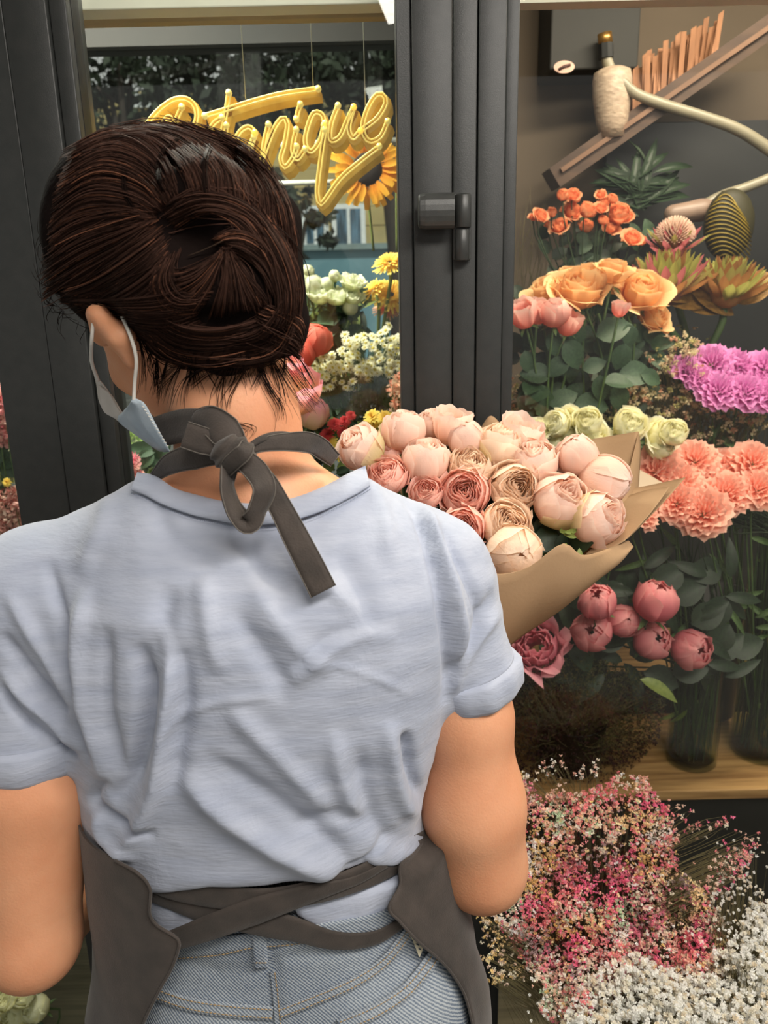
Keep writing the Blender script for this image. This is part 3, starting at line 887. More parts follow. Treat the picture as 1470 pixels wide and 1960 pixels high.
def denim():
    m = mat('denim', srgb(142, 156, 172), 0.85, srgb(92, 110, 136), 9, spec=.2, detail=6)
    nt = m.node_tree; N = nt.nodes; L = nt.links; b = N['Principled BSDF']
    src = b.inputs['Base Color'].links[0].from_socket
    tc = N.new('ShaderNodeTexCoord'); wv = N.new('ShaderNodeTexWave'); wv.wave_type = 'BANDS'; wv.bands_direction = 'DIAGONAL'
    mp = N.new('ShaderNodeMapping'); mp.inputs['Scale'].default_value = (1, .3, 1.1); L.new(tc.outputs['Object'], mp.inputs[0])
    wv.inputs['Scale'].default_value = 170; wv.inputs['Distortion'].default_value = 2.6; wv.inputs['Detail Scale'].default_value = 3.0; wv.inputs['Detail'].default_value = 3
    L.new(mp.outputs[0], wv.inputs['Vector'])
    mx = N.new('ShaderNodeMix'); mx.data_type = 'RGBA'; L.new(wv.outputs['Fac'], mx.inputs[0])
    dk = N.new('ShaderNodeMix'); dk.data_type = 'RGBA'; dk.inputs[0].default_value = .42; L.new(src, dk.inputs[6]); dk.inputs[7].default_value = srgb(30, 42, 66)
    lt = N.new('ShaderNodeMix'); lt.data_type = 'RGBA'; lt.inputs[0].default_value = .5; L.new(src, lt.inputs[6]); lt.inputs[7].default_value = srgb(214, 216, 212)
    L.new(dk.outputs[2], mx.inputs[6]); L.new(lt.outputs[2], mx.inputs[7]); L.new(mx.outputs[2], b.inputs['Base Color'])
    bp = N.new('ShaderNodeBump'); bp.inputs['Strength'].default_value = .4; bp.inputs['Distance'].default_value = .0008
    L.new(wv.outputs['Fac'], bp.inputs['Height']); L.new(bp.outputs[0], b.inputs['Normal'])
    return m
M_denim = denim()
M_thread = mat('gold_thread', srgb(190, 156, 104), 0.7)
V, F = mesh_sdf(jeans_f, (jx-.21, .50, .06), (jx+.21, .86, 1.05), .0055)
N = vnormals(V, F); px, py = proj(V)
dd = np.zeros(len(V))
for pl, w, amp in [([(330, 1830), (420, 1860), (520, 1850)], 12, -2), ([(330, 1790), (520, 1815), (700, 1800)], 9, 2), ([(560, 1830), (700, 1810), (800, 1740)], 12, -2.5), ([(522, 1790), (532, 1960)], 7, -3)]:
    d, t = dseg(px, py, pl); dd += amp*1e-3*np.exp(-(d/w)**2)
V = V+N*(dd+.0012*wnoise(V, 30, 4))[:, None]
jeans = part('jeans', mesh('jeans', V, F), M_denim)
def surf_strip(fn, poly, wpx, off, th=.0016, n=40, wend=None):
    """cloth strip lying on a surface, drawn through pixel points (centre line) with half width in px"""
    c = spline(poly, n); t = np.gradient(c, axis=0); t /= np.linalg.norm(t, axis=1)[:, None]
    nn = np.stack([-t[:, 1], t[:, 0]], 1)
    w = np.interp(np.linspace(0, 1, n), np.linspace(0, 1, len(np.atleast_1d(wpx))), np.atleast_1d(wpx))
    A = []
    for s, o in ((-1, off*.2), (-1, off+th), (-.5, off+th), (0, off+th), (.5, off+th), (1, off+th), (1, off*.2)):
        q = c+nn*(w*s)[:, None]
        A.append(hit(fn, q[:, 0], q[:, 1], o))
    A = np.array(A); k = len(A)
    F = [(i*n+j, i*n+j+1, (i+1)*n+j+1, (i+1)*n+j) for i in range(k-1) for j in range(n-1)]
    return A.reshape(-1, 3), F
def add_strip(name, fn, poly, w, off, m, parent=None, **k):
    V, F = surf_strip(fn, poly, w, off, **k)
    o = obj(name, mesh(name, V, F), m, parent or person)
    if parent is None: o.matrix_parent_inverse = Matrix.Translation(-PLOC)
    return o
def stitches(name, fn, poly, off, m, parent, step=7.5, r=.00045, duty=.68):
    L_ = spline(poly, 200); seg = np.linalg.norm(np.diff(L_, axis=0), axis=1).sum(); k = max(3, int(seg/step))
    q = spline(poly, 2*k+1); p3 = hit(fn, q[:, 0], q[:, 1], off); mb = MB()
    for i in range(0, 2*k, 2):
        a = p3[i]; b = p3[i]*(1-duty)+p3[min(i+2, 2*k)]*duty; mb.tube([a, b], r, 4)
    o = obj(name, mesh(name, np.concatenate(mb.V), mb.F), m, parent, kind='stuff'); return o
def jd(p): return jeans_f(p)
def jl(px_, py_): return (px_, py_)
j = jeans
add_strip('waistband', jd, [(300, 1822), (400, 1812), (505, 1800), (610, 1785), (720, 1765), (800, 1735)], 17, .0016, M_denim, j)
stitches('waistband_stitching', jd, [(325, 1836), (420, 1828), (480, 1815), (560, 1808), (700, 1790)], .0042, M_thread, j)
add_strip('belt_loop', jd, [(494, 1770), (497, 1812), (500, 1852)], 14, .0045, M_denim, j, n=12)
stitches('loop_stitching', jd, [(489, 1843), (512, 1843)], .0068, M_thread, j, step=5)
add_strip('centre_seam', jd, [(521, 1858), (526, 1900), (531, 1965)], 5, .0015, M_denim, j, n=16)
stitches('seam_stitching', jd, [(526, 1862), (531, 1900), (537, 1965)], .004, M_thread, j)
yk = [(535, 1940), (600, 1915), (680, 1880), (740, 1838), (790, 1775)]
add_strip('yoke_seam', jd, yk, 11, .0018, M_denim, j)
stitches('yoke_stitching', jd, [(x, y-6) for x, y in yk], .0044, M_thread, j); stitches('yoke_stitching', jd, [(x+2, y+7) for x, y in yk], .0044, M_thread, j)
yl = [(300, 1902), (360, 1922), (440, 1934), (522, 1940)]
add_strip('yoke_seam', jd, yl, 14, .0018, M_denim, j)
stitches('yoke_stitching', jd, [(x, y-7) for x, y in yl], .0044, M_thread, j); stitches('yoke_stitching', jd, [(x, y+9) for x, y in yl], .0044, M_thread, j)
pk = [(650, 1965), (720, 1935), (780, 1895), (825, 1840), (838, 1818)]
add_strip('back_pocket_hem', jd, pk, 14, .003, M_denim, j)
stitches('pocket_stitching', jd, [(x, y-8) for x, y in pk], .0056, M_thread, j); stitches('pocket_stitching', jd, [(x+3, y+9) for x, y in pk], .0056, M_thread, j)
# paper tag at the waistband
tq = [(766, 1762), (790, 1800), (802, 1832), (812, 1808), (800, 1785)]
tp = hit(jd, [q[0] for q in tq], [q[1] for q in tq], .0065)
V = np.vstack([tp, tp+gradf(jd, tp)*.0008]); n = 5
part('paper_tag', mesh('paper_tag', V, [tuple(range(5, 10)), tuple(range(5))[::-1]]+[(i, (i+1) % 5, (i+1) % 5+5, i+5) for i in range(5)], False), mat('tag_paper', srgb(214, 206, 180), .7), jeans)
mb = MB()
for i in range(6):
    a = hit(jd, [779+i*4.5, 789+i*3.2], [1773+i*8.5, 1777+i*8.5-2], .0078); mb.tube(a, .00055, 4)
part('tag_print', mesh('tag_print', np.concatenate(mb.V), mb.F), mat('tag_ink', srgb(74, 86, 104), .7), jeans)
M_shoe = mat('white_trainer', srgb(214, 212, 206), .6, srgb(196, 194, 188), 12)
for s in (-1, 1):
    def shoe(p, s=s):
        a = np.array([jx+s*.10, YC-.02, .045]); b = np.array([jx+s*.115, YC+.17, .035])
        return smax(smin(rcone(p, a, b, .045, .040), ell(p, a+[0, 0, .03], (.042, .05, .05)), .02), -p[..., 2]+.002, .004)
    V, F = mesh_sdf(shoe, (jx+s*.10-.08, YC-.10, -.01), (jx+s*.10+.09, YC+.24, .14), .009)
    part('shoe', mesh('shoe', V, F), M_shoe)

# --------------------------------------------------------- apron
def apron_f(p):
    z = p[..., 2]
    zt = np.array([.45, .70, .85, .95, 1.05, 1.15, 1.36]); a = np.array([.225, .214, .203, .180, .163, .16, .12]); b = np.array([.165, .160, .155, .146, .132, .130, .115])
    aa = np.interp(z, zt, a); bb = np.interp(z, zt, b)
    cx = np.interp(z, [.45, .9, 1.05, 1.3], [jx-.01, jx-.012, P(500, 1650, YC)[0], P(500, 1650, YC)[0]])
    wav = .004*np.sin(np.arctan2(p[..., 1]-YC, p[..., 0]-cx)*9+z*14)*np.clip((1.0-z)*6, 0, 1)
    n = (np.abs((p[..., 0]-cx)/aa)**2.4+np.abs((p[..., 1]-YC)/bb)**2.4)**(1/2.4)
    return np.minimum((n-1)*bb+wav, jeans_f(p)-.007)
ledge = [(214, 1640), (262, 1668), (288, 1700), (287, 1745), (300, 1768), (334, 1790), (344, 1806), (330, 1850), (308, 1890), (285, 1935), (268, 1975)]
redge = [(822, 1604), (792, 1632), (768, 1652), (766, 1690), (744, 1735), (765, 1762), (800, 1800), (842, 1836), (872, 1872), (893, 1915), (906, 1975)]
def acx(z): return np.interp(z, [.45, .9, 1.05, 1.3], [jx-.01, jx-.012, P(500, 1650, YC)[0], P(500, 1650, YC)[0]])
def edge_theta(e):
    q = hit(apron_f, [a[0] for a in e], [a[1] for a in e])
    th = np.arctan2(q[:, 0]-acx(q[:, 2]), q[:, 1]-YC)      # 0 = front, +-pi = back
    return q[:, 2], th, q
def apron_side(e, sgn, rows_=70):
    z, th, q = edge_theta(e)
    th = np.where(th*sgn < 0, th+2*np.pi*sgn, th)
    # parametric rows follow the edge itself, then run down to the hem
    pe = spline(np.stack([z, th], 1), 60)
    lo = np.stack([np.linspace(pe[-1, 0]-.01, .47, 24), np.linspace(pe[-1, 1], sgn*2.0, 24)], 1)
    pe = np.vstack([pe, lo]); zt = np.linspace(1.0, .47, len(pe))
    ncol = 60; V = []
    for i, (ze, te) in enumerate(pe):
        ztarget = np.interp(i, [0, 59, len(pe)-1], [max(ze, 1.045), pe[59, 0], .47])
        for j in range(ncol):
            t = j/(ncol-1); zz = ze+(ztarget-ze)*min(1, t*3); th_ = te*(1-t)
            dr = np.array([math.sin(th_), math.cos(th_), 0])
            c = np.array([acx(zz), YC, zz]); ts = np.linspace(.08, .27, 60)
            V.append((c, dr, ts))
    C = np.array([v[0] for v in V]); D = np.array([v[1] for v in V]); ts = V[0][2]
    pts = C[:, None]+D[:, None]*ts[None, :, None]
    s_ = apron_f(pts); k = np.argmax(s_ > 0, axis=1); k = np.maximum(k, 1); ii = np.arange(len(k))
    f = s_[ii, k-1]/(s_[ii, k-1]-s_[ii, k]+1e-12)
    R_ = ts[k-1]+(ts[k]-ts[k-1])*f
    VV = C+D*R_[:, None]
    ncol_ = ncol; n = len(pe)
    F = [(i*ncol_+j, i*ncol_+j+1, (i+1)*ncol_+j+1, (i+1)*ncol_+j) for i in range(n-1) for j in range(ncol_-1)]
    return VV, F, VV.reshape(n, ncol, 3)[:, 0]
V1, F1, e1 = apron_side(ledge, -1)
V2, F2, e2 = apron_side(redge, 1)
mb = MB(); mb.add(V1, F1); mb.add(V2, F2)
# bib on the chest
bib = []
for i in range(20):
    z = 1.03+i*.016; w_ = np.interp(z, [1.03, 1.34], [.13, .09])
    for j in range(20):
        x = P(500, 1650, YC)[0]+(-1+2*j/19)*w_; bib.append((x, YC+.135+.0-.25*(abs(x-P(500, 1650, YC)[0])**2)*6, z))
mb.add(bib, [(i*20+j, i*20+j+1, (i+1)*20+j+1, (i+1)*20+j) for i in range(19) for j in range(19)])
apron = mb.build('apron', M_apron); apron.parent = person; apron.matrix_parent_inverse = Matrix.Translation(-PLOC)
sm = apron.modifiers.new('cloth', 'SOLIDIFY'); sm.thickness = .0018; sm.offset = 0
for e in (e1, e2):
    hm = MB().tube(spline(e[2:62]+np.array([0, -.0012, 0]), 120), .0013, 6).build('edge_binding', M_apron, apron)
# belt ribbons crossing over the waist: smooth-sided straps on a common carrier surface
def belt_f(p): 
    n = (np.abs((p[..., 0]-P(505, 1700, YC)[0])/.156)**2.2+np.abs((p[..., 1]-YC)/.108)**2.2)**(1/2.2)
    return np.minimum((n-1)*.108, jeans_f(p))
def tail_f(p): return belt_f(p)+.001
# shirt tail showing between the straps
def patch(name, fn, polys, off, m, parent, n=18):
    """quad patch between an upper and a lower pixel line"""
    up, lo = spline(polys[0], n), spline(polys[1], n); R = []
    k = 9
    for i in range(k):
        t = i/(k-1); q = up*(1-t)+lo*t
        bul = off+.0022*math.sin(math.pi*t)+.001*np.sin(np.arange(n)*1.1+t*5)
        R.append(np.array([hit(fn, q[j_, 0], q[j_, 1], bul[j_])[0] for j_ in range(n)]))
    A = np.array(R)
    F = [(i*n+j_, i*n+j_+1, (i+1)*n+j_+1, (i+1)*n+j_) for i in range(k-1) for j_ in range(n-1)]
    o = part(name, mesh(name, A.reshape(-1, 3), F), m) if parent is None else obj(name, mesh(name, A.reshape(-1, 3), F), m, parent)
    s = o.modifiers.new('cloth', 'SOLIDIFY'); s.thickness = .0015
    return o
patch('shirt_tail', tail_f, [[(285, 1695), (330, 1705), (430, 1730)], [(286, 1766), (330, 1796), (430, 1762)]], .001, M_shirt, None)
patch('shirt_tail', tail_f, [[(556, 1722), (660, 1690), (772, 1650)], [(572, 1752), (640, 1786), (700, 1790), (766, 1700)]], .0, M_shirt, None)
def strap(name, poly, w, off, m=M_apron, n=44, edge=True):
    o = add_strip(name, belt_f, poly, w, off, m, apron, n=n)
    return o
strap('waist_strap', [(222, 1672), (300, 1705), (400, 1745), (480, 1763), (560, 1778), (640, 1800), (715, 1796), (768, 1768)], [20, 24, 24, 24, 26, 20, 15, 10], .004)
strap('waist_strap', [(326, 1802), (400, 1776), (500, 1740), (590, 1712), (680, 1686), (740, 1655)], [20, 25, 26, 20, 10, 6], .008)
strap('waist_strap', [(225, 1650), (330, 1700), (480, 1722), (600, 1708), (700, 1676), (775, 1636), (830, 1606)], [16, 22, 22, 22, 23, 24, 24], .006)
# --------------------------------------------------------- hair
M_hair = mat('hair', srgb(26, 19, 17), 0.9, srgb(18, 13, 12), 30, bump=.6, bscale=200, spec=.04, stretch=(.3, 1, 1))
def hair_strand_mat():
    m = bpy.data.materials.new('hair_strands'); m.use_nodes = True
    nt = m.node_tree; N = nt.nodes; L = nt.links; b = N['Principled BSDF']
    at = N.new('ShaderNodeAttribute'); at.attribute_name = 'c'; L.new(at.outputs['Color'], b.inputs['Base Color'])
    b.inputs['Roughness'].default_value = .55; b.inputs['Specular IOR Level'].default_value = .05
    b.inputs['Specular Tint'].default_value = srgb(255, 200, 170)
    return m
M_strand = hair_strand_mat()
hn = unit([0, .6, -.8])
def hair_f(p):
    d = cranium(p, .0095)
    d = smin(d, ell(p, P(165, 455, .70), (.033, .045, .058)), .03)
    d = smin(d, ell(p, P(235, 345, .68), (.045, .04, .030)), .02)
    q = (p-HC)@HR
    d = smax(d, q@hn-.016, .01)
    d = smax(d, -ell(p, P(205, 690, .655), (.032, .05, .050)), .008)
    b = ell(p, P(425, 520, .628), (.060, .038, .056))
    b = smin(b, rcone(p, P(285, 415, .640), P(390, 385, .625), .020, .026), .012)
    b = smin(b, rcone(p, P(390, 385, .625), P(505, 430, .640), .026, .026), .012)
    b = smin(b, rcone(p, P(505, 430, .645), P(538, 600, .665), .026, .022), .012)
    b = smin(b, rcone(p, P(330, 625, .655), P(430, 650, .645), .024, .026), .012)
    b = smin(b, rcone(p, P(430, 650, .645), P(535, 635, .665), .026, .022), .012)
    b = smin(b, ell(p, P(320, 530, .640), (.040, .03, .045)), .012)
    b = smax(b, -ell(p, P(352, 455, .585), (.022, .028, .020)), .018)
    b = smax(b, -ell(p, P(470, 500, .583), (.030, .012, .006)), .012)
    b = smax(b, -ell(p, P(400, 615, .590), (.045, .014, .006)), .012)
    return smin(d, b, .012)
V, F = mesh_sdf(hair_f, HC+np.array([-.16, -.17, -.09]), HC+np.array([.14, .12, .16]), .0036)
N = vnormals(V, F)
V = V+N*(.0012*wnoise(V, 70, 21))[:, None]
hair = part('hair', mesh('hair', V, F), M_hair)
bands = [
 # (guide A, guide B, strands)
 ([(82, 455), (150, 400), (230, 395), (300, 415)], [(122, 285), (225, 242), (310, 290), (345, 385)], 620),
 ([(84, 575), (150, 530), (230, 480), (300, 420)], [(82, 440), (150, 400), (230, 395), (300, 415)], 420),
 ([(160, 612), (220, 600), (290, 560), (335, 500)], [(86, 545), (150, 520), (230, 470), (305, 425)], 420),
 ([(180, 590), (260, 640), (340, 660), (400, 640)], [(110, 575), (200, 570), (290, 560), (350, 545)], 380),
 ([(150, 275), (270, 258), (350, 320), (372, 380)], [(250, 236), (350, 250), (430, 320), (430, 385)], 480),
 ([(270, 236), (370, 262), (430, 320), (440, 385)], [(330, 236), (450, 290), (525, 365), (530, 430)], 420),
 ([(340, 240), (450, 285), (510, 345), (535, 420)], [(360, 240), (490, 305), (556, 400), (572, 510)], 280),
 ([(300, 400), (370, 368), (450, 378), (505, 415), (535, 470)], [(330, 440), (390, 408), (450, 420), (480, 450), (490, 480)], 420),
 ([(505, 400), (550, 470), (576, 550), (575, 620)], [(470, 440), (510, 500), (530, 570), (520, 640)], 380),
 ([(428, 472), (400, 495), (350, 520), (300, 520)], [(432, 476), (410, 540), (390, 580), (370, 612)], 300),
 ([(432, 474), (425, 530), (410, 580), (400, 610)], [(436, 474), (470, 520), (500, 560), (520, 590)], 300),
 ([(440, 470), (475, 490), (510, 530), (530, 580)], [(400, 460), (450, 440), (500, 460), (525, 520)], 220),
 ([(300, 500), (285, 560), (320, 600), (380, 600)], [(350, 470), (330, 520), (350, 560), (410, 560)], 240),
 ([(262, 640), (320, 690), (400, 705), (480, 690)], [(300, 600), (360, 625), (430, 628), (500, 610)], 420),
 ([(420, 700), (480, 700), (540, 680), (576, 600)], [(400, 640), (460, 645), (510, 620), (545, 560)], 360),
 ([(470, 640), (520, 660), (560, 680), (575, 690)], [(500, 580), (550, 600), (578, 620), (582, 650)], 180),
]
rs = np.random.RandomState(77)
allq = []; meta = []
K = 11
for bi, (A, B, n) in enumerate(bands):
    ga, gb = spline(A, K), spline(B, K)
    nl = rs.randint(7, 12); ph = rs.rand()*6.28
    for i in range(int(n*1.9)):
        t = rs.rand(); q = ga*(1-t)+gb*t
        # start and end raggedly
        s0, s1 = rs.rand()*.16-.02, 1-rs.rand()*.18+.04
        u = np.linspace(s0, s1, K)*(K-1); iu = np.clip(u.astype(int), 0, K-2); f = (u-iu)[:, None]
        q = q[iu]*(1-f)+q[iu+1]*f
        wob = rs.normal()*(3.0 if rs.rand() < .85 else 11)*np.sin(np.linspace(0, 3.1, K)*rs.uniform(.6, 1.6)+rs.rand()*6)
        q = q+np.stack([-wob*.6, wob], 1)
        lock = math.sin(t*nl*6.28+ph)
        off = .0004+.0024*max(0, .5+.5*lock)+.0010*rs.rand()+(.004*rs.rand() if rs.rand() < .04 else 0)
        allq.append(q); meta.append((off, lock, bi))
Q = np.array(allq); flat = Q.reshape(-1, 2); off = np.repeat([m[0] for m in meta], K)
pin = np.ones(K); pin[0] = pin[-1] = -.6
P3 = hit(hair_f, flat[:, 0], flat[:, 1], off*np.tile(pin, len(meta)), it=42).reshape(-1, K, 3)
def strands_mesh(P3, R, C):
    n, K, _ = P3.shape
    T = np.gradient(P3, axis=1); T /= np.linalg.norm(T, axis=2)[..., None]+1e-9
    vdir = P3-CAMP; A = np.cross(T, vdir); A /= np.linalg.norm(A, axis=2)[..., None]+1e-9; B = np.cross(T, A)
    taper = np.interp(np.linspace(0, 1, K), [0, .1, .8, 1], [.5, 1, .9, .25])
    rr = R[:, None, None]*taper[None, :, None]
    vs = [P3+rr*(math.cos(a)*A+math.sin(a)*B) for a in (0, 2.1, 4.2)]
    V = np.stack(vs, 2).reshape(-1, 3)
    base = (np.arange(n)*K*3)[:, None, None]+(np.arange(K-1)*3)[None, :, None]
    F = []
    for j in range(3):
        k = (j+1) % 3
        F.append(np.stack([base+j, base+k, base+3+k, base+3+j], -1).reshape(-1, 4))
    return V, np.concatenate(F), np.repeat(C, K*3, axis=0)
# strands that jumped across a depth step are dropped
step = np.abs(np.diff(P3[:, :, 1], axis=1)).max(axis=1); ok = step < .08
dk, md, rd = np.array(srgb(26, 19, 17)[:3]), np.array(srgb(72, 50, 42)[:3]), np.array(srgb(112, 74, 56)[:3])
tone = rs.rand(len(meta)); C = dk+(md-dk)*tone[:, None]; red = rs.rand(len(meta)) < .05; C[red] = rd
R = rs.uniform(.00022, .00055, len(meta))
V, F, C = strands_mesh(P3[ok], R[ok], C[ok])
obj('hair_strands', mesh('hair_strands', V, F, True, c=C), M_strand, hair, kind='stuff')
# loose wisps at the nape, the crown and round the outline
wis = [([(430, 690), (425, 730), (419, 765), (421, 800)], .665), ([(480, 680), (452, 730), (426, 770), (420, 792)], .655), ([(350, 690), (330, 730), (318, 770)], .66),
       ([(400, 700), (360, 725), (346, 755), (342, 790)], .66), ([(460, 690), (400, 715), (360, 745)], .66), ([(500, 690), (520, 740), (545, 775), (552, 800)], .66),
       ([(490, 690), (505, 735), (540, 790), (540, 820)], .66), ([(530, 680), (560, 720), (590, 760), (612, 785)], .67), ([(540, 670), (570, 710), (600, 755), (608, 775)], .67),
       ([(525, 690), (550, 730), (580, 770), (600, 790)], .665), ([(550, 660), (580, 700), (600, 740)], .675), ([(520, 690), (545, 745), (556, 790)], .665),
       ([(262, 640), (275, 690), (280, 740), (278, 770)], .65), ([(270, 650), (290, 700), (292, 740)], .65), ([(250, 640), (272, 655), (290, 650)], .645), ([(300, 690), (296, 730), (290, 760)], .655),
       ([(320, 690), (310, 740), (306, 775)], .655), ([(420, 820), (455, 812), (480, 822), (470, 838)], .63), ([(470, 838), (440, 826), (400, 822)], .632)]
W3 = []
def wf(p): return np.minimum(hair_f(p), neck_f(p))
wis += [([(x, 672), (x+rs.normal()*10, 700), (x+rs.normal()*16-4, 730+rs.rand()*30)], .66) for x in range(290, 560, 17)]
for pl, Y in wis:
    for r_ in range(9):
        j = rs.normal(size=2)*5; s = rs.uniform(.7, 1.05)
        pl2 = [((x-pl[0][0])*s+pl[0][0]+j[0]*(k*.6+.3), (y-pl[0][1])*s+pl[0][1]+j[1]*.5*k) for k, (x, y) in enumerate(pl)]
        q = spline(pl2, K); hq = hit(wf, q[:, 0], q[:, 1], .0015+.003*rs.rand()); bad = np.abs(wf(hq)) > .008
        for k in range(K):
            if bad[k]: hq[k] = P(q[k, 0], q[k, 1], hq[k-1][1] if k else Y)
        W3.append(hq)
out = [((150, 300), (90, 430)), ((90, 430), (90, 600)), ((200, 262), (330, 248)), ((330, 248), (500, 350)), ((500, 350), (580, 560)), ((560, 620), (540, 700)), ((95, 590), (165, 640))]
cxy = np.array([330, 480])
for (a, b), n in zip(out, (34, 40, 18, 26, 30, 14, 16)):
    for _ in range(n):
        t = rs.rand(); s = np.array(a)*(1-t)+np.array(b)*t; d = (s-cxy)/np.linalg.norm(s-cxy); tan = np.array([-d[1], d[0]])*rs.choice([-1, 1])
        s = s-d*12; e = s+d*rs.uniform(8, 30)+tan*rs.uniform(15, 70); m = (s+e)/2+d*rs.uniform(4, 14)
        Y = .70; W3.append(np.array([P(x, y, Y) for x, y in spline([s, m, e], K)]))
W3 = np.array(W3); V, F, C = strands_mesh(W3, rs.uniform(.00018, .00040, len(W3)), np.tile(dk*1.2, (len(W3), 1)))
obj('loose_wisps', mesh('loose_wisps', V, F, True, c=C), M_strand, hair, kind='stuff')
# three darker locks folded over the crown
for pl, w in (([(345, 262), (312, 290), (302, 330), (312, 365)], 7), ([(400, 275), (388, 320), (392, 375)], 5), ([(238, 325), (240, 370), (256, 400)], 5)):
    for k in range(16):
        j = rs.normal()*w*.5; q = spline([(x+j, y) for x, y in pl], K)
        if k == 0: L3 = []
        L3.append(hit(hair_f, q[:, 0], q[:, 1], .003+.002*rs.rand()))
    V, F, C = strands_mesh(np.array(L3), np.full(16, .0007), np.tile(dk*.7, (16, 1)))
    obj('crossing_lock', mesh('crossing_lock', V, F, True, c=C), M_strand, hair)
pp = hit(hair_f, [360, 384, 408, 432], [490, 481, 470, 458], .0035)
obj('hair_pin', mesh('hair_pin', *tube_geo(pp, .0005, 6), True), mat('pin_metal', srgb(110, 90, 76), .3, metal=.8), hair)

# --------------------------------------------------------- face mask
M_mask = mat('mask_fabric', srgb(186, 198, 208), 0.8, srgb(168, 184, 198), 40, bump=.2, bscale=500, tl=.12)
M_maskin = mat('mask_lining', srgb(206, 200, 194), 0.85)
M_loop = mat('ear_loop', srgb(226, 222, 214), 0.8)
def coons(top, bot, nu, nv, pleat=0.0, npl=0, bulge=0.0):
    """grid between two lists of (px,py,Y)"""
    a = spline([P(*q) for q in top], nu); b = spline([P(*q) for q in bot], nu); V = []
    for i in range(nv):
        t = i/(nv-1); r = a*(1-t)+b*t
        o = pleat*((t*npl) % 1.0) + bulge*math.sin(math.pi*t)
        V.append(r+np.array([0, -1, 0])*o)
    V = np.concatenate(V); F = [(i*nu+j, i*nu+j+1, (i+1)*nu+j+1, (i+1)*nu+j) for i in range(nv-1) for j in range(nu-1)]
    return V, F
def sheet(name, m, parent, top, bot, nu=14, nv=14, th=.0009, **k):
    V, F = coons(top, bot, nu, nv, **k)
    o = part(name, mesh(name, V, F), m) if parent is None else obj(name, mesh(name, V, F), m, parent)
    s = o.modifiers.new('cloth', 'SOLIDIFY'); s.thickness = th
    return o
mask = sheet('face_mask', M_mask, None, [(256, 762, .640), (277, 772, .640), (300, 815, .642), (326, 864, .644)], [(250, 776, .652), (236, 790, .668), (230, 808, .680), (300, 858, .680)], pleat=.0025, npl=3, bulge=.004)
sheet('mask_far_side', M_maskin, mask, [(176, 690, .735), (188, 722, .733), (206, 745, .725), (234, 796, .70)], [(173, 688, .74), (186, 735, .745), (194, 775, .745), (228, 806, .72)], bulge=.002)
sheet('mask_lining_fold', M_maskin, mask, [(190, 737, .73), (214, 756, .72), (238, 795, .70)], [(193, 772, .738), (203, 790, .735), (230, 804, .715)], bulge=.002)
def tube3(name, pts, r, m, parent, n=30): return obj(name, mesh(name, *tube_geo(spline([P(*q) for q in pts], n), r, 8), True), m, parent)
tube3('ear_loop', [(179, 612, .650), (175, 660, .660), (176, 695, .69), (188, 728, .71)], .0016, M_loop, mask)
tube3('ear_loop', [(234, 606, .638), (252, 650, .630), (261, 690, .632), (258, 730, .638), (256, 768, .640)], .0015, M_loop, mask)
mb = MB()
for i in range(13):
    t = i/12; a = P(272+t*46, 778+t*74, .6375+t*.004); mb.tube([a, a+np.array([.0018, -.0003, -.0008])], .00045, 4)
obj('weld_marks', mesh('weld_marks', np.concatenate(mb.V), mb.F), M_loop, mask, kind='stuff')

# --------------------------------------------------------- neck ribbon with its bow
def cf(p): return np.minimum(shirt_f(p), body_f(p))
def ribbon(name, pts, w, th=.0016, n=60, parent=apron, seam=True, cup=.0):
    """flat cloth ribbon: pts = (px,py,Y, turn) centre line; turn rolls it edge-on; w half widths in metres"""
    c = spline([P(*q[:3]) for q in pts], n)
    tr = np.interp(np.linspace(0, 1, n), np.linspace(0, 1, len(pts)), [q[3] if len(q) > 3 else 0 for q in pts])
    ww = np.interp(np.linspace(0, 1, n), np.linspace(0, 1, len(np.atleast_1d(w))), np.atleast_1d(w))
    T = np.gradient(c, axis=0); T /= np.linalg.norm(T, axis=1)[:, None]
    Nn = -(c-CAMP); Nn /= np.linalg.norm(Nn, axis=1)[:, None]; Nn = Nn-T*(Nn*T).sum(1)[:, None]; Nn /= np.linalg.norm(Nn, axis=1)[:, None]
    Sd = np.cross(T, Nn)
    cs, sn = np.cos(tr)[:, None], np.sin(tr)[:, None]
    S2 = Sd*cs+Nn*sn; N2 = Nn*cs-Sd*sn
    prof = [(-1, 0), (-.96, .6), (-.5, 1.0), (0, .75), (.5, 1.0), (.96, .6), (1, 0), (.96, -.6), (0, -.75), (-.96, -.6)]
    V = np.stack([c+S2*(ww*a)[:, None]+N2*(b*th+cup*(abs(a)-.5)) for a, b in prof], 1)
    k = len(prof); V = V.reshape(-1, 3)
    F = [(i*k+j, i*k+(j+1) % k, (i+1)*k+(j+1) % k, (i+1)*k+j) for i in range(n-1) for j in range(k)]+[tuple(range(k))[::-1], tuple(range((n-1)*k, n*k))]
    o = obj(name, mesh(name, V, F), M_apron, parent)
    if seam:
        for s in (-1, 1):
            e = c+S2*(ww*s*.97)[:, None]+N2*th*.7
            obj('ribbon_edge_highlight', mesh('ribbon_edge_highlight', *tube_geo(e, .0005, 5), True), M_apedge, o)
    return o
M_apedge = mat('apron_edge_highlight', srgb(104, 97, 90), 0.7)  # lighter edge line, the ribbon's highlight painted into its colour
ribbon('neck_ribbon', [(286, 832, .676), (320, 822, .662), (355, 814, .640), (400, 812, .616)], [.0125, .0135, .0135, .0125], cup=.002)
ribbon('neck_ribbon', [(372, 800, .612), (405, 806, .600), (436, 832, .592), (452, 862, .590)], [.006, .0115, .013, .009], cup=-.003)
ribbon('neck_ribbon', [(296, 912, .655), (330, 886, .630), (380, 872, .610), (436, 866, .598)], [.004, .0085, .0105, .008])
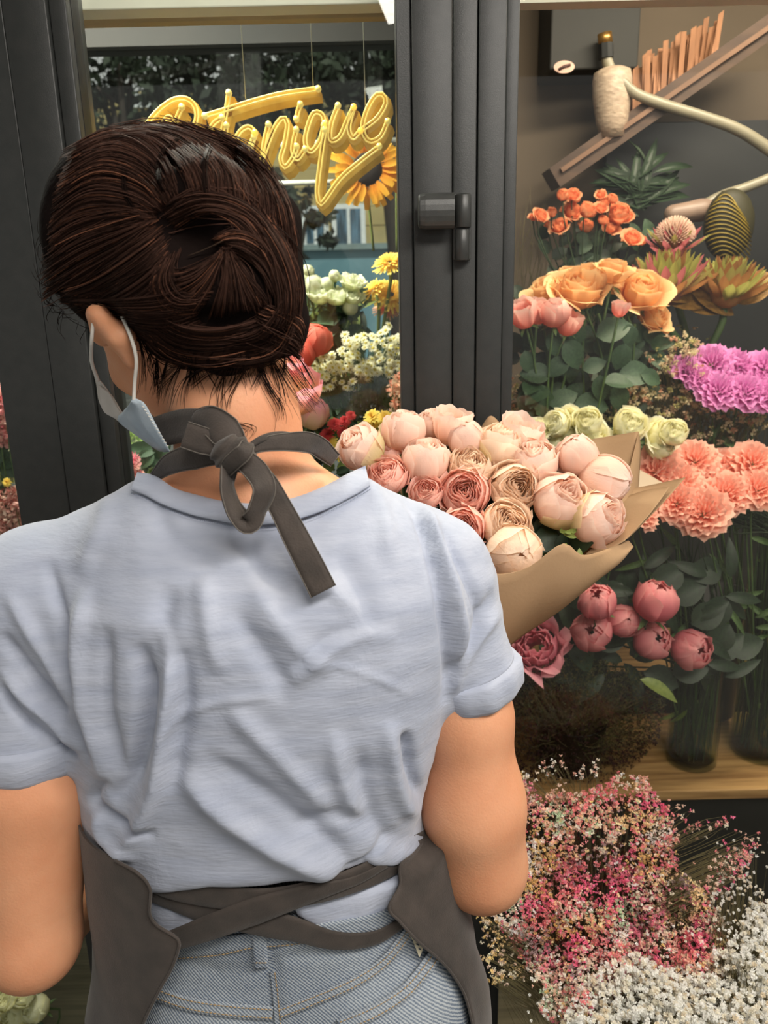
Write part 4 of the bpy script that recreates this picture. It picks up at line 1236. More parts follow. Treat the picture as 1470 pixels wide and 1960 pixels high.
ribbon('bow_end', [(354, 832, .600), (395, 846, .594), (432, 864, .590)], [.0105, .0105, .006])
ribbon('neck_ribbon', [(468, 866, .596), (500, 852, .600), (550, 846, .612), (600, 850, .632), (640, 880, .668)], [.004, .0065, .0085, .0085, .0065])
ribbon('neck_ribbon', [(474, 856, .594), (500, 840, .600), (535, 832, .612), (580, 836, .628)], [.002, .0028, .0028, .001], seam=False)
def loop_rib():
    ribbon('bow_loop', [(440, 884, .584, .5), (434, 930, .574, .9), (448, 975, .568, .7), (474, 1002, .566, .3), (492, 975, .566, -.7), (505, 938, .568, -.5), (492, 905, .574, -.3), (462, 876, .580, 0)], [.008, .0075, .0075, .008, .0085, .0095, .0095, .008], th=.0014)
loop_rib()
ribbon('bow_tail', [(470, 885, .582), (505, 918, .578), (535, 968, .574), (566, 1028, .566), (594, 1082, .560), (619, 1132, .556)], [.007, .0085, .0090, .0100, .0104, .0106])
knot = MB()
kc = P(446, 868, .586)
def knot_f(p):
    d = ell(p, kc, (.017, .012, .014)); q = (p-kc)
    a = unit([.55, 0, -.83]); t = q@a
    return d+.0012*np.sin(t*700+q[..., 0]*160)
V, F = mesh_sdf(knot_f, kc-.024, kc+.024, .0012)
obj('bow_knot', mesh('bow_knot', V, F), M_apron, apron)
ribbon('bow_wrap', [(432, 900, .578), (446, 884, .572), (466, 866, .570), (474, 850, .576)], [.0055, .0065, .0065, .005], th=.0014)
# ------------------------------------------------------------------ flower makers (unit size, opening towards +Z)
def grid_faces(nu, nv): return [(i*nu+j, i*nu+j+1, (i+1)*nu+j+1, (i+1)*nu+j) for i in range(nv-1) for j in range(nu-1)]
def petal_shell(R, h, th0, th1, phi, width, r, flare=0.0, ruffle=.03, nu=9, nv=9, point=0.0, twist=0.0):
    """one petal: patch of a squashed sphere from polar angle th0 up to th1, lip flared outward"""
    V = []; v = []
    k1, k2 = r.rand()*6.28, r.rand()*6.28
    for i in range(nv):
        s = i/(nv-1)
        for j in range(nu):
            u = -1+2*j/(nu-1)
            edge = 1-.16*abs(u)**3*(1-point)-point*.5*abs(u)**1.5
            th = math.radians(th0+(th1-th0)*s*edge)
            w = width*(math.sin(min(1, .25+s*1.15)*math.pi/2)**.7)
            a = phi+u*w*.5+twist*s
            rr = R*math.cos(th); z = R*h*math.sin(th)
            lip = max(0, (s-.72)/.28)
            rr += flare*R*lip**1.6*(1+.3*math.sin(3*u+k1)); z -= abs(flare)*R*.25*lip**2
            wv = ruffle*R*s*s*(math.sin(5*u+k1)+.5*math.sin(9*u+k2)); rr += wv; z += ruffle*R*lip*math.sin(7*u+k2)
            rr += .045*R*u*(.3+.7*s)                       # one side overlaps its neighbour
            rr += R*s*(.05*max(0, (abs(u)-.72)/.28)**2-.035*math.exp(-(u/.22)**2)*s)   # edges lift, midline creases
            rr += .05*R*max(0, (s-.86)/.14)**2
            rr += .026*R*math.sin(6*u+k2)*math.sin(5*s+k1)
            V.append((rr*math.cos(a), rr*math.sin(a), z)); v.append(s**2.2)
    return np.array(V), grid_faces(nu, nv), np.array(v)
def make_bloom(style, seed):
    """returns (list of outer petals, heart)"""
    r = np.random.RandomState(seed); outer = []; heart = MB()
    if style == 'rosette':
        for k in range(6): outer.append(petal_shell(1.0-.035*(k % 3), .84, -82, (12, 30, 40, 26, 46, 38)[k]+r.uniform(-4, 4), k*2.4+r.rand()*.4, 2.2, r, flare=r.uniform(.04, .14), ruffle=.03))
        for k in range(9):
            V, F, v = petal_shell(.90-.035*k, .88, -40, 46+k*1.2, k*2.4+1, 2.3, r, flare=.02, ruffle=.03, nu=8, nv=7); heart.add(V, F, v*.8+.2)
        # tightly quartered centre: thin upright folds with rims at one level
        n = 34
        for k in range(n):
            rad = .62*(1-k/n)**.75+.03; a0 = k*2.399; w = 1.5+.7*r.rand(); V = []; v = []; nu, nv = 9, 4
            for i in range(nv):
                s = i/(nv-1)
                for j in range(nu):
                    u = -1+2*j/(nu-1); a = a0+u*w*.5
                    rr = rad*(1+.13*math.sin(4*u+k))+.03*s*(1-abs(u))-.05*s*s
                    V.append((rr*math.cos(a), rr*math.sin(a), .30+s*(.37+.06*math.sin(k*1.7)-.10*abs(u)**2-.08*(1-k/n)+.0)))
                    v.append(.35+.65*s)
            heart.add(V, grid_faces(nu, nv), v)
    elif style == 'cup':      # fuller globe, small ruffled eye
        for k in range(6): outer.append(petal_shell(1.0-.03*(k % 3), .98, -82, (20, 48, 60, 38, 64, 55)[k]+r.uniform(-4, 4), k*2.4+r.rand()*.4, 2.0, r, flare=r.uniform(.0, .08), ruffle=.026))
        for k in range(7):
            V, F, v = petal_shell(.92-.04*k, 1.0, -30, 58+k*1.5, k*2.4+1, 2.2, r, ruffle=.03, nu=8, nv=7); heart.add(V, F, v*.8+.2)
        n = 18
        for k in range(n):
            rad = .40*(1-k/n)**.8+.03; a0 = k*2.399; w = 1.7; V = []; v = []; nu, nv = 8, 3
            for i in range(nv):
                s = i/(nv-1)
                for j in range(nu):
                    u = -1+2*j/(nu-1); a = a0+u*w*.5; rr = rad*(1+.12*math.sin(4*u+k))
                    V.append((rr*math.cos(a), rr*math.sin(a), .4+s*(.48-.1*abs(u)**2))); v.append(.4+.6*s)
            heart.add(V, grid_faces(nu, nv), v)
    elif style == 'bud':      # closed
        for k in range(6): outer.append(petal_shell(1.0-.025*(k % 3), 1.04, -82, (25, 62, 78, 48, 84, 70)[k]+r.uniform(-4, 4), k*2.4+r.rand()*.4, 1.9, r, flare=r.uniform(-.02, .04), ruffle=.024))
        for k in range(5):
            V, F, v = petal_shell(.95-.03*k, 1.04, -40, 88, k*2.4+1, 2.4, r, ruffle=.02, nu=8, nv=9); heart.add(V, F, v)
    elif style == 'open':     # classic hybrid tea rose, lips rolled back
        for k in range(7): outer.append(petal_shell(.86+.05*(k % 3), .82, -80, r.uniform(12, 26), k*2.4+r.rand()*.3, 1.75, r, flare=r.uniform(.22, .40), ruffle=.03, point=.12, nu=11, nv=11))
        for k in range(12):
            q = k/12; V, F, v = petal_shell(.80-.50*q, .95+.9*q, -30, 40+12*q, k*2.4+1, 2.1, r, flare=.16*(1-q), ruffle=.025, nu=9, nv=8); heart.add(V, F, v)
        for k in range(5):
            V, F, v = petal_shell(.24-.03*k, 3.0, -20, 52, k*2.4, 3.0, r, ruffle=.02, nu=7, nv=5); heart.add(V, F, v)
    elif style == 'lily':     # lisianthus and tulip like cup of few petals
        for k in range(5): outer.append(petal_shell(.9, 1.25, -80, r.uniform(24, 40), k*1.257*2+r.rand()*.3, 1.7, r, flare=r.uniform(.02, .22), ruffle=.05))
        for k in range(5):
            V, F, v = petal_shell(.74-.06*k, 1.35, -60, 36, k*2.4+1, 1.8, r, flare=.05, ruffle=.05, nu=8, nv=7); heart.add(V, F, v)
    elif style == 'peony':
        for k in range(6): outer.append(petal_shell(1.0-.03*(k % 3), .95, -82, r.uniform(55, 80), k*2.4+r.rand()*.5, 2.0, r, flare=r.uniform(-.10, .12), ruffle=.05, nu=10, nv=10))
        for k in range(8):
            V, F, v = petal_shell(.90-.04*k, 1.0, -30, 76+k, k*2.4+1, 1.6, r, flare=.05, ruffle=.06, nu=8, nv=8); heart.add(V, F, v)
    elif style == 'frill':    # blown peony, loose petals
        for k in range(9): outer.append(petal_shell(.85+.08*(k % 3), .8, -70, r.uniform(0, 40), k*2.4, 1.5, r, flare=r.uniform(.1, .5), ruffle=.09, nu=10, nv=10))
        for k in range(18):
            q = k/18; V, F, v = petal_shell(.8-.5*q, 1.0+.6*q, -30, 45+10*q, k*2.4, 1.4, r, flare=.15, ruffle=.10, nu=9, nv=7); heart.add(V, F, v)
    return outer, heart
BLOOMS = {}
def bloom_meshes(style, var):
    key = (style, var)
    if key not in BLOOMS:
        o, h = make_bloom(style, 100+var*7+hash_(style))
        BLOOMS[key] = ([mesh('petal', V, F, True, v=v) for V, F, v in o], mesh('flower_heart', np.concatenate(h.V), h.F, True, v=np.concatenate(h.v)))
    return BLOOMS[key]
def hash_(s): return sum(ord(c) for c in s) % 50
COL = {}
def petal_mat(name, base, tip, base2=None, tl=.42):
    """base colour towards the calyx, tip colour towards the rim: the petals' own two-tone"""
    return mat('petal_'+name, base, .62, base2 or base, 3, attr=True, col3=tip, tl=tl, spec=.25, bump=.35, bscale=9, stretch=(1, 1, .35))
ME_CACHE = {}
def mesh_with(me, m):
    key = (me.name, m.name)
    if key not in ME_CACHE:
        c = me.copy(); c.materials.clear(); c.materials.append(m); ME_CACHE[key] = c
    return ME_CACHE[key]
def axis_matrix(loc, axis, size, spin=0.0):
    q = Vector(axis).to_track_quat('Z', 'Y').to_matrix()
    m = (q@Matrix.Rotation(spin, 3, 'Z')).to_4x4()
    return Matrix.Translation(Vector(loc))@m@Matrix.Scale(size, 4)
M_stem = mat('stem_green', srgb(84, 110, 58), .6, srgb(62, 88, 44), 20)
M_stemd = mat('stem_dark_green', srgb(52, 72, 40), .6, srgb(38, 56, 32), 20)
M_sepal = mat('sepal_green', srgb(96, 122, 66), .6, srgb(74, 100, 52), 12)
M_leaf = mat('rose_leaf', srgb(62, 88, 60), .45, srgb(44, 68, 46), 14, bump=.3, bscale=60, spec=.45)
M_leafd = mat('deep_leaf', srgb(38, 58, 34), .5, srgb(26, 42, 26), 14, bump=.2, bscale=60)
M_leafy = mat('yellow_leaf', srgb(134, 148, 76), .5, srgb(108, 126, 60), 10)
def leaf_geo(nu=5, nv=8, width=.36, fold=.14, curl=.25, serr=0.0):
    V = []
    for i in range(nv):
        s = i/(nv-1); w = width*math.sin(math.pi*s**.85)**.8+.004
        for j in range(nu):
            u = -1+2*j/(nu-1)
            V.append((u*w*(1+serr*(i % 2)*(abs(u) == 1)), s, abs(u)*fold*w*2-curl*s*s))
    return np.array(V), grid_faces(nu, nv)
LEAF = mesh('leaf', *leaf_geo()); LEAFN = mesh('leaf', *leaf_geo(width=.16, curl=.4)); LEAFB = mesh('leaf', *leaf_geo(width=.10, fold=.3, curl=.5))
def vecmat(o, d, up, size):
    """matrix with local Y along d, local Z near up"""
    y = Vector(d).normalized(); x = y.cross(Vector(up)).normalized(); z = x.cross(y)
    m = Matrix((x, y, z)).transposed().to_4x4()
    return Matrix.Translation(Vector(o))@m@Matrix.Scale(size, 4)
def place(name, me, parent, world, m=None, **k):
    """child with its world matrix given"""
    o = bpy.data.objects.new(name, mesh_with(me, m) if m else me); link(o); o.parent = parent
    o.matrix_parent_inverse = parent_w(parent).inverted(); o.matrix_basis = world
    for a, b in k.items(): o[a] = b
    return o
def parent_w(p):
    return p.matrix_parent_inverse@p.matrix_basis if p.parent is None else parent_w(p.parent)@p.matrix_parent_inverse@p.matrix_basis
def world_child(mb, name, m, parent, **k):
    o = mb.build(name, m, parent, **k) if isinstance(mb, MB) else obj(name, mb, m, parent, **k)
    o.matrix_parent_inverse = parent_w(parent).inverted(); return o
frng = np.random.RandomState(4)
def flower(name, style, label, cat, p, dpx, axis, m, group, stem_to=None, stem_m=None, sepals=True, leaves=0, var=None, spin=None, petal_over=None, stem_r=.0022):
    """a rose-like flower: Empty > petals, heart, sepals, stem, leaves"""
    px_, py_, Y = p
    c = P(px_, py_, Y); size = dpx/2*scl(px_, py_, Y); ax = unit(axis)
    root = thing(name, label, cat, (0, 0, 0), group)
    var = int(frng.randint(3)) if var is None else var; spin = frng.rand()*6.28 if spin is None else spin
    Wm = axis_matrix(c, ax, size, spin); root.matrix_basis = Matrix.Translation(Vector(c))
    pet, hrt = bloom_meshes(style, var)
    for k, me in enumerate(pet):
        mm = petal_over if (petal_over and k == 0) else m
        place('petal', me, root, Wm, mm)
    place('flower_heart', hrt, root, Wm, m)
    if sepals:
        for k in range(4):
            a = Matrix.Rotation(k*1.57+spin, 4, 'Z')
            place('sepal', LEAFN, root, Wm@a@Matrix.Translation((0, .12, -.98))@Matrix.Rotation(math.radians(-8+20*frng.rand()), 4, 'X')@Matrix.Scale(.75, 4), M_sepal)
    if stem_to is not None:
        b = c-ax*size*.95; e = np.asarray(stem_to, float)
        L_ = np.linalg.norm(e-b)
        mid = b-ax*L_*.25
        path = spline([b+ax*size*.1, b-ax*L_*.10, (mid+ (b+e)/2)/2, e], 10)
        world_child(MB().tube(path, stem_r, 6), 'stem', stem_m or M_stem, root)
        for k in range(leaves):
            q = path[2+int(frng.randint(5))]; d = np.array([frng.normal(), -abs(frng.normal())*.6, .3*frng.normal()])
            place('leaf', LEAF, root, vecmat(q, d, (0, -.6, .8), .045+.02*frng.rand()), M_leaf)
    return root

# petals' colours
PM_blush = petal_mat('blush', srgb(255, 220, 198), srgb(255, 232, 218))
PM_pink = petal_mat('rose_pink', srgb(255, 202, 184), srgb(255, 218, 204))
PM_cream = petal_mat('cream_blush', srgb(255, 228, 200), srgb(255, 236, 216))
PM_green = petal_mat('green_guard', srgb(226, 224, 160), srgb(246, 228, 190))
PM_peach = petal_mat('apricot', srgb(236, 170, 100), srgb(254, 222, 168))
PM_coral = petal_mat('coral', srgb(248, 150, 136), srgb(255, 224, 212))
PM_ivory = petal_mat('ivory', srgb(250, 244, 190), srgb(255, 254, 232))
PM_peony = petal_mat('peony', srgb(226, 100, 122), srgb(250, 184, 184))
PM_mauve = petal_mat('mauve', srgb(216, 116, 142), srgb(246, 178, 190))
PM_orange = petal_mat('orange', srgb(244, 140, 92), srgb(254, 196, 150))
PM_white = petal_mat('lisianthus', srgb(224, 230, 180), srgb(246, 248, 226))
PM_yellow = petal_mat('yellow', srgb(242, 196, 64), srgb(255, 234, 124))
PM_tulip = petal_mat('pink_protea', srgb(252, 226, 176), srgb(252, 176, 192))
PM_red = petal_mat('red_protea', srgb(240, 104, 88), srgb(252, 150, 128))

# ------------------------------------------------------------------ the bouquet in her arm
GRP = 'garden roses of the wrapped bouquet'
GRIP = np.array(BH)
T_ = np.array
UP = T_([.15, -.15, 1.0]); CAMD = T_([0, -1, .35])
bq = [
 ((691, 858), 88, (-.5, -.5, .7), 'cup', PM_blush, 'leftmost bouquet rose, a pale pink half closed globe beside her neck', 1),
 ((772, 824), 82, (.05, -.1, 1), 'cup', PM_blush, 'tall pale rose with green guard petals on a bare stem, upper left of bouquet', 1),
 ((830, 812), 62, (-.2, -.3, 1), 'cup', PM_blush, 'small pink rose half hidden behind the tall green-backed rose', 0),
 ((866, 810), 78, (.1, -.25, 1), 'lily', PM_blush, 'topmost pink rose of the bouquet with ruffled upright petals before the dark frame', 0),
 ((748, 868), 60, (-.3, -.5, .8), 'cup', PM_pink, 'pink rose tucked behind the leftmost globe in the bouquet', 0),
 ((815, 882), 92, (.1, -.35, 1), 'cup', PM_blush, 'large side-on pink rose right of the bare green stem', 1),
 ((893, 842), 72, (-.3, -.4, .9), 'bud', PM_blush, 'smooth closed pink bud near the top middle of the bouquet', 0),
 ((957, 853), 88, (.1, -.3, 1), 'cup', PM_cream, 'rose with yellow-green guard petals at the top right of the bouquet', 1),
 ((996, 828), 88, (.3, -.2, 1), 'lily', PM_blush, 'loose ruffled pink rose rising at the top beside the cream roses behind glass', 0),
 ((902, 893), 84, (.0, -.7, .8), 'rosette', PM_cream, 'creamy pink rosette just above the deepest pink rosette', 0),
 ((741, 912), 80, (-.2, -.7, .7), 'rosette', PM_pink, 'pink rosette partly hidden behind her shoulder seam', 0),
 ((817, 943), 64, (-.1, -.8, .6), 'rosette', PM_pink, 'small pink rosette peeping over her shoulder', 0),
 ((889, 943), 96, (-.1, -1, .45), 'rosette', PM_pink, 'deepest pink rosette facing the camera at the left of the bouquet', 0),
 ((1020, 885), 92, (-.1, -.5, .9), 'cup', PM_blush, 'pale pink rose with folded crown in the upper middle of the bouquet', 0),
 ((1077, 890), 74, (.2, -.4, 1), 'lily', PM_blush, 'frilly pink rose behind the two egg-shaped buds', 0),
 ((987, 933), 100, (.05, -1, .4), 'rosette', PM_cream, 'big open rosette in the centre of the bouquet with creamy peach heart', 0),
 ((1106, 874), 82, (-.35, -.3, .9), 'bud', PM_blush, 'egg-shaped closed bud leaning left at the upper right of the bouquet', 0),
 ((1158, 918), 94, (.8, -.4, -.1), 'bud', PM_blush, 'rightmost smooth egg-shaped bud lying against the kraft paper', 0),
 ((1073, 960), 108, (.25, -.75, .75), 'cup', PM_blush, 'largest globe rose right of the centre rosette with greenish outer petal', 1),
 ((968, 1004), 94, (.1, -.85, .6), 'rosette', PM_cream, 'peach rosette directly above the lowest round rose', 0),
 ((985, 1058), 104, (.1, -1, .25), 'bud', PM_cream, 'lowest rose of the bouquet, a round creamy closed ball', 0),
 ((1143, 993), 104, (.55, -.75, .5), 'cup', PM_blush, 'lower right globe rose with green-yellow guard petals over the paper fold', 1),
 ((888, 1010), 84, (-.1, -.9, .4), 'rosette', PM_pink, 'pink rosette cut off by her sleeve at the left of the bouquet', 0),
 ((935, 800+90), 60, (.1, -.5, .9), 'cup', PM_cream, 'small creamy rose wedged between the green-guarded rose and the centre rosette', 0),
]
for i, ((x, y), d, ax, st, m, lab, green) in enumerate(bq):
    Y = .865+(1058-y)/250*.135
    if i in (2, 4, 14): Y += .03
    if i in (23,): Y += .045
    e = GRIP+T_([.012*math.cos(i*2.4), .010*math.sin(i*2.4), 0])
    flower('garden_rose', st, lab, 'flower', (x, y, Y), d*1.04, ax, m, GRP, stem_to=e, leaves=0 if i != 1 else 1, var=i % 3, spin=i*1.3, petal_over=PM_green if green else None)
# dark foliage between the blooms
fol = thing('bouquet_foliage', 'dark green leaves filling the gaps between the bouquet roses', 'foliage', tuple(GRIP))
fol.matrix_basis = Matrix.Translation(Vector(GRIP))
for k in range(74):
    x = frng.uniform(760, 1160); y = frng.uniform(880, 1070)
    if k > 50: x = frng.uniform(1020, 1130); y = frng.uniform(1000, 1060)
    q = P(x, y, .90+(1058-y)/250*.13+frng.rand()*.03); d = q-GRIP+frng.normal(size=3)*.10
    place('leaf', LEAF, fol, vecmat(q, d, (0, -1, .5), .035+.015*frng.rand()), M_leafd)
for k in range(6):
    q = P(1095+frng.normal()*9, 1030+frng.normal()*9, .875); place('leaf', LEAFN, fol, vecmat(q, frng.normal(size=3)+[0, 0, -.6], (0, -1, 0), .022), M_leafy)
# kraft paper wrap
M_kraft = mat('kraft_paper', srgb(178, 146, 112), .8, srgb(168, 136, 102), 9, bump=.15, bscale=260, spec=.2, tl=.12)
M_kraftl = mat('kraft_paper_inside', srgb(206, 184, 154), .7, srgb(196, 172, 142), 9, tl=.12)
wrap = thing('bouquet_wrap', 'brown kraft paper wrapped around the pink garden roses', 'paper', tuple(GRIP))
def paper(m, top, bot, nu=26, nv=14, name='paper_sheet', th=.0005, bulge=0.0, wav=.0):
    a = spline([P(*q) for q in top], nu); b = spline([P(*q) for q in bot], nu); V = []
    for i in range(nv):
        t = i/(nv-1); r_ = a*(1-t)+b*t
        r_ = r_+T_([0, -1, 0])*(bulge*math.sin(math.pi*t)+wav*np.sin(np.linspace(0, 7, nu)+t*2)[:, None]*T_([1, 1, 1])*(1-t)*.5)
        V.append(r_)
    V = np.concatenate(V)
    o = obj(name, mesh(name, V, grid_faces(nu, nv)), m, wrap); o.matrix_parent_inverse = Matrix.Translation(-Vector(wrap.location))
    s = o.modifiers.new('sheet', 'SOLIDIFY'); s.thickness = th
    return o
paper(M_kraft, [(900, 1085, .80), (950, 1098, .79), (1010, 1085, .785), (1076, 1040, .785), (1112, 1062, .80), (1150, 1056, .84), (1202, 1034, .90)],
      [(850, 1345, .86), (905, 1300, .845), (985, 1228, .84), (1070, 1170, .85), (1140, 1112, .87), (1180, 1078, .885), (1203, 1040, .90)], bulge=.018, wav=.003)
paper(M_kraft, [(1030, 875, 1.05), (1075, 852, 1.055), (1150, 838, 1.06), (1222, 826, 1.05)], [(1060, 1065, .93), (1100, 1066, .925), (1150, 1050, .93), (1195, 1030, .94)], bulge=-.006)
paper(M_kraft, [(1222, 826, 1.05), (1226, 860, 1.04), (1222, 930, 1.02)], [(1180, 1000, .95), (1188, 1020, .94), (1196, 1034, .93)], nv=10)
paper(M_kraftl, [(1218, 896, 1.055), (1240, 908, 1.055), (1272, 926, 1.05)], [(1200, 960, 1.0), (1215, 965, 1.0), (1240, 960, 1.0)])
paper(M_kraft, [(1206, 936, 1.0), (1250, 928, 1.0), (1312, 914, .985)], [(1110, 1066, .90), (1160, 1052, .90), (1203, 1030, .90)], bulge=.004)
paper(M_kraft, [(1200, 950, .985), (1240, 938, .975), (1282, 932, .965)], [(1120, 1062, .885), (1160, 1054, .875), (1195, 1036, .875)], bulge=.006)
paper(M_kraft, [(900, 850, 1.07), (920, 820, 1.07), (939, 796, 1.07), (962, 816, 1.07), (990, 850, 1.07)], [(890, 960, 1.03), (920, 960, 1.03), (940, 960, 1.03), (965, 960, 1.03), (990, 960, 1.03)])
paper(M_kraft, [(700, 900, 1.04), (800, 940, 1.05), (900, 960, 1.06), (1040, 940, 1.06)], [(850, 1330, .93), (870, 1330, .93), (890, 1330, .93), (920, 1310, .93)], bulge=-.01)
# ------------------------------------------------------------------ clouds of tiny blossoms
def ico():
    t = (1+5**.5)/2
    V = np.array([(-1, t, 0), (1, t, 0), (-1, -t, 0), (1, -t, 0), (0, -1, t), (0, 1, t), (0, -1, -t), (0, 1, -t), (t, 0, -1), (t, 0, 1), (-t, 0, -1), (-t, 0, 1)], float)
    F = np.array([(0, 11, 5), (0, 5, 1), (0, 1, 7), (0, 7, 10), (0, 10, 11), (1, 5, 9), (5, 11, 4), (11, 10, 2), (10, 7, 6), (7, 1, 8), (3, 9, 4), (3, 4, 2), (3, 2, 6), (3, 6, 8), (3, 8, 9), (4, 9, 5), (2, 4, 11), (6, 2, 10), (8, 6, 7), (9, 8, 1)])
    return V/np.linalg.norm(V[0]), F
IV, IF = ico()
def crumple(n, seed):
    """small ruffled ball of short petals: n crossed quads"""
    r = np.random.RandomState(seed); V = []; F = []
    for k in range(n):
        d = r.normal(size=3); d /= np.linalg.norm(d); a = np.cross(d, r.normal(size=3)); a /= np.linalg.norm(a)
        b = len(V); V += [d*.15, d*.9+a*.42, d*1.12+r.normal(size=3)*.12, d*.9-a*.42]; F.append((b, b+1, b+2, b+3))
    return np.array(V), np.array(F)
def cloud(name, pos, size, col, parent, m, base=None, seed=0):
    r = np.random.RandomState(seed); BV, BF = base if base is not None else (IV, IF)
    n = len(pos); size = np.broadcast_to(size, (n,))
    a = r.rand(n)*6.28; ca, sa = np.cos(a), np.sin(a); b = r.rand(n)*6.28; cb, sb = np.cos(b), np.sin(b)
    Rz = np.zeros((n, 3, 3)); Rz[:, 0, 0] = ca; Rz[:, 0, 1] = -sa; Rz[:, 1, 0] = sa; Rz[:, 1, 1] = ca; Rz[:, 2, 2] = 1
    Rx = np.zeros((n, 3, 3)); Rx[:, 0, 0] = 1; Rx[:, 1, 1] = cb; Rx[:, 1, 2] = -sb; Rx[:, 2, 1] = sb; Rx[:, 2, 2] = cb
    M_ = Rz@Rx
    V = np.einsum('nij,kj->nki', M_, BV)*size[:, None, None]*(1+.25*r.normal(size=(n, len(BV), 1))*.5)+pos[:, None]
    F = (BF[None]+(np.arange(n)*len(BV))[:, None, None]).reshape(-1, BF.shape[1])
    o = obj(name, mesh(name, V.reshape(-1, 3), F, BF.shape[1] == 3, c=np.repeat(col, len(BV), axis=0)), m, parent, kind='stuff')
    o.matrix_parent_inverse = parent_w(parent).inverted(); return o
def inpoly(x, y, poly):
    c = np.zeros(x.shape, bool); n = len(poly); j = n-1
    for i in range(n):
        xi, yi = poly[i]; xj, yj = poly[j]
        m = ((yi > y) != (yj > y)) & (x < (xj-xi)*(y-yi)/(yj-yi+1e-9)+xi); c ^= m; j = i
    return c
def sample_poly(poly, n, r):
    p = np.array(poly, float); out = np.zeros((0, 2))
    while len(out) < n:
        q = r.uniform(p.min(0), p.max(0), (n*3, 2)); out = np.vstack([out, q[inpoly(q[:, 0], q[:, 1], poly)]])
    return out[:n]
def Pm(px, py, Y): return np.array([P(a, b, c) for a, b, c in zip(px, py, np.broadcast_to(Y, (len(px),)))])
M_floret = mat('floret', srgb(255, 255, 255), .75, vcol=True, spec=.2, tl=.45)
M_twig = mat('dry_twig', srgb(118, 110, 74), .8, srgb(92, 84, 54), 20)
def pal(*cs): return np.array([srgb(*c)[:3] for c in cs])
def twigs(name, starts, ends, r0, m, parent, sag=.02, seed=1, sides=3):
    r = np.random.RandomState(seed); n = len(ends); K = 5; t = np.linspace(0, 1, K)
    mid = (starts+ends)/2+r.normal(size=(n, 3))*sag
    Pp = ((1-t)**2)[None, :, None]*starts[:, None]+(2*t*(1-t))[None, :, None]*mid[:, None]+(t**2)[None, :, None]*ends[:, None]
    V, F, _ = strands_mesh(Pp, np.full(n, r0), np.ones((n, 3)))
    o = obj(name, mesh(name, V, F), m, parent, kind='stuff'); o.matrix_parent_inverse = parent_w(parent).inverted(); return o
def bucket(name, label, cat, x, y, z0, z1, r0, r1, m, wall=.003, group=None):
    n = 40; V = []; prof = [(r0*.98, z0), (r0, z0+.004), (r1, z1), (r1+.002, z1+.002), (r1-wall, z1), (r0-wall, z0+.01), (0.001, z0+.01)]
    for j in range(n):
        a = 2*math.pi*j/n
        for r_, z in prof: V.append((x+r_*math.cos(a), y+r_*math.sin(a), z))
    k = len(prof); F = [(j*k+i, ((j+1) % n)*k+i, ((j+1) % n)*k+i+1, j*k+i+1) for j in range(n) for i in range(k-1)]+[tuple(j*k for j in range(n))[::-1]]
    o = obj(name, mesh(name, V, F), m)
    return tag(o, label, cat, group)

# coloured and white gypsophila before the glass
gr = np.random.RandomState(9)
bk1 = P(1165, 1960, .93); bk2 = P(1330, 1960, .80)
bucket('flower_bucket', 'black floor bucket under the rainbow coloured gypsophila', 'bucket', bk1[0], .97, 0, .30, .085, .11, M_black)
bucket('flower_bucket', 'black floor bucket under the white gypsophila', 'bucket', bk2[0]+.02, .76, 0, .30, .075, .10, M_black)
g1 = thing('gypsophila_bunch', 'rainbow dyed gypsophila in pinks, peach and mint beside her right elbow', 'flower', (bk1[0], .97, .02))
poly1 = [(985, 1540), (1000, 1490), (1040, 1510), (1100, 1520), (1160, 1500), (1185, 1478), (1240, 1488), (1268, 1540), (1300, 1600), (1300, 1660), (1345, 1700), (1385, 1760), (1400, 1830), (1370, 1900), (1200, 1960), (1060, 1960), (1030, 1935), (1040, 1880), (1010, 1850), (965, 1790), (935, 1740), (985, 1700), (1000, 1620)]
q = sample_poly(poly1, 9000, gr)
lone = []
for (cx, cy, n, s) in [(1010, 1490, 20, 12), (1060, 1462, 12, 13), (1070, 1510, 12, 10), (1110, 1480, 8, 8), (1138, 1476, 14, 9), (1045, 1470, 8, 8), (1335, 1580, 18, 13), (1385, 1575, 14, 9), (1420, 1640, 55, 18), (1385, 1660, 45, 22), (1360, 1700, 40, 20), (1300, 1565, 12, 12), (1440, 1610, 8, 10), (1280, 1550, 14, 12), (950, 1790, 30, 14), (945, 1830, 24, 11), (975, 1850, 50, 16), (950, 1875, 20, 8), (1010, 1860, 40, 14), (930, 1765, 20, 10)]:
    lone.append(gr.normal(size=(n, 2))*s+[cx, cy])
lone = np.vstack(lone)
q = np.vstack([q, lone])
lump = wnoise(np.c_[q/100.0, np.zeros(len(q))], 3.2, 5, 3)
Yg = 1.015-.20*(q[:, 1]-1460)/500+.035*lump+gr.rand(len(q))*.035
Yg = np.minimum(Yg, 1.085)
gaps = wnoise(np.c_[q/100.0, np.ones(len(q))], 6.5, 17, 3)
keep = (gaps > -.45) | (gr.rand(len(q)) < .25)
keep[-len(lone):] = True
pos = Pm(q[:, 0], q[:, 1], Yg)
PAL = pal((250, 128, 164), (254, 158, 162), (255, 202, 184), (255, 228, 212), (250, 218, 174), (255, 250, 238), (196, 218, 188), (226, 142, 164), (236, 206, 144), (180, 158, 160))
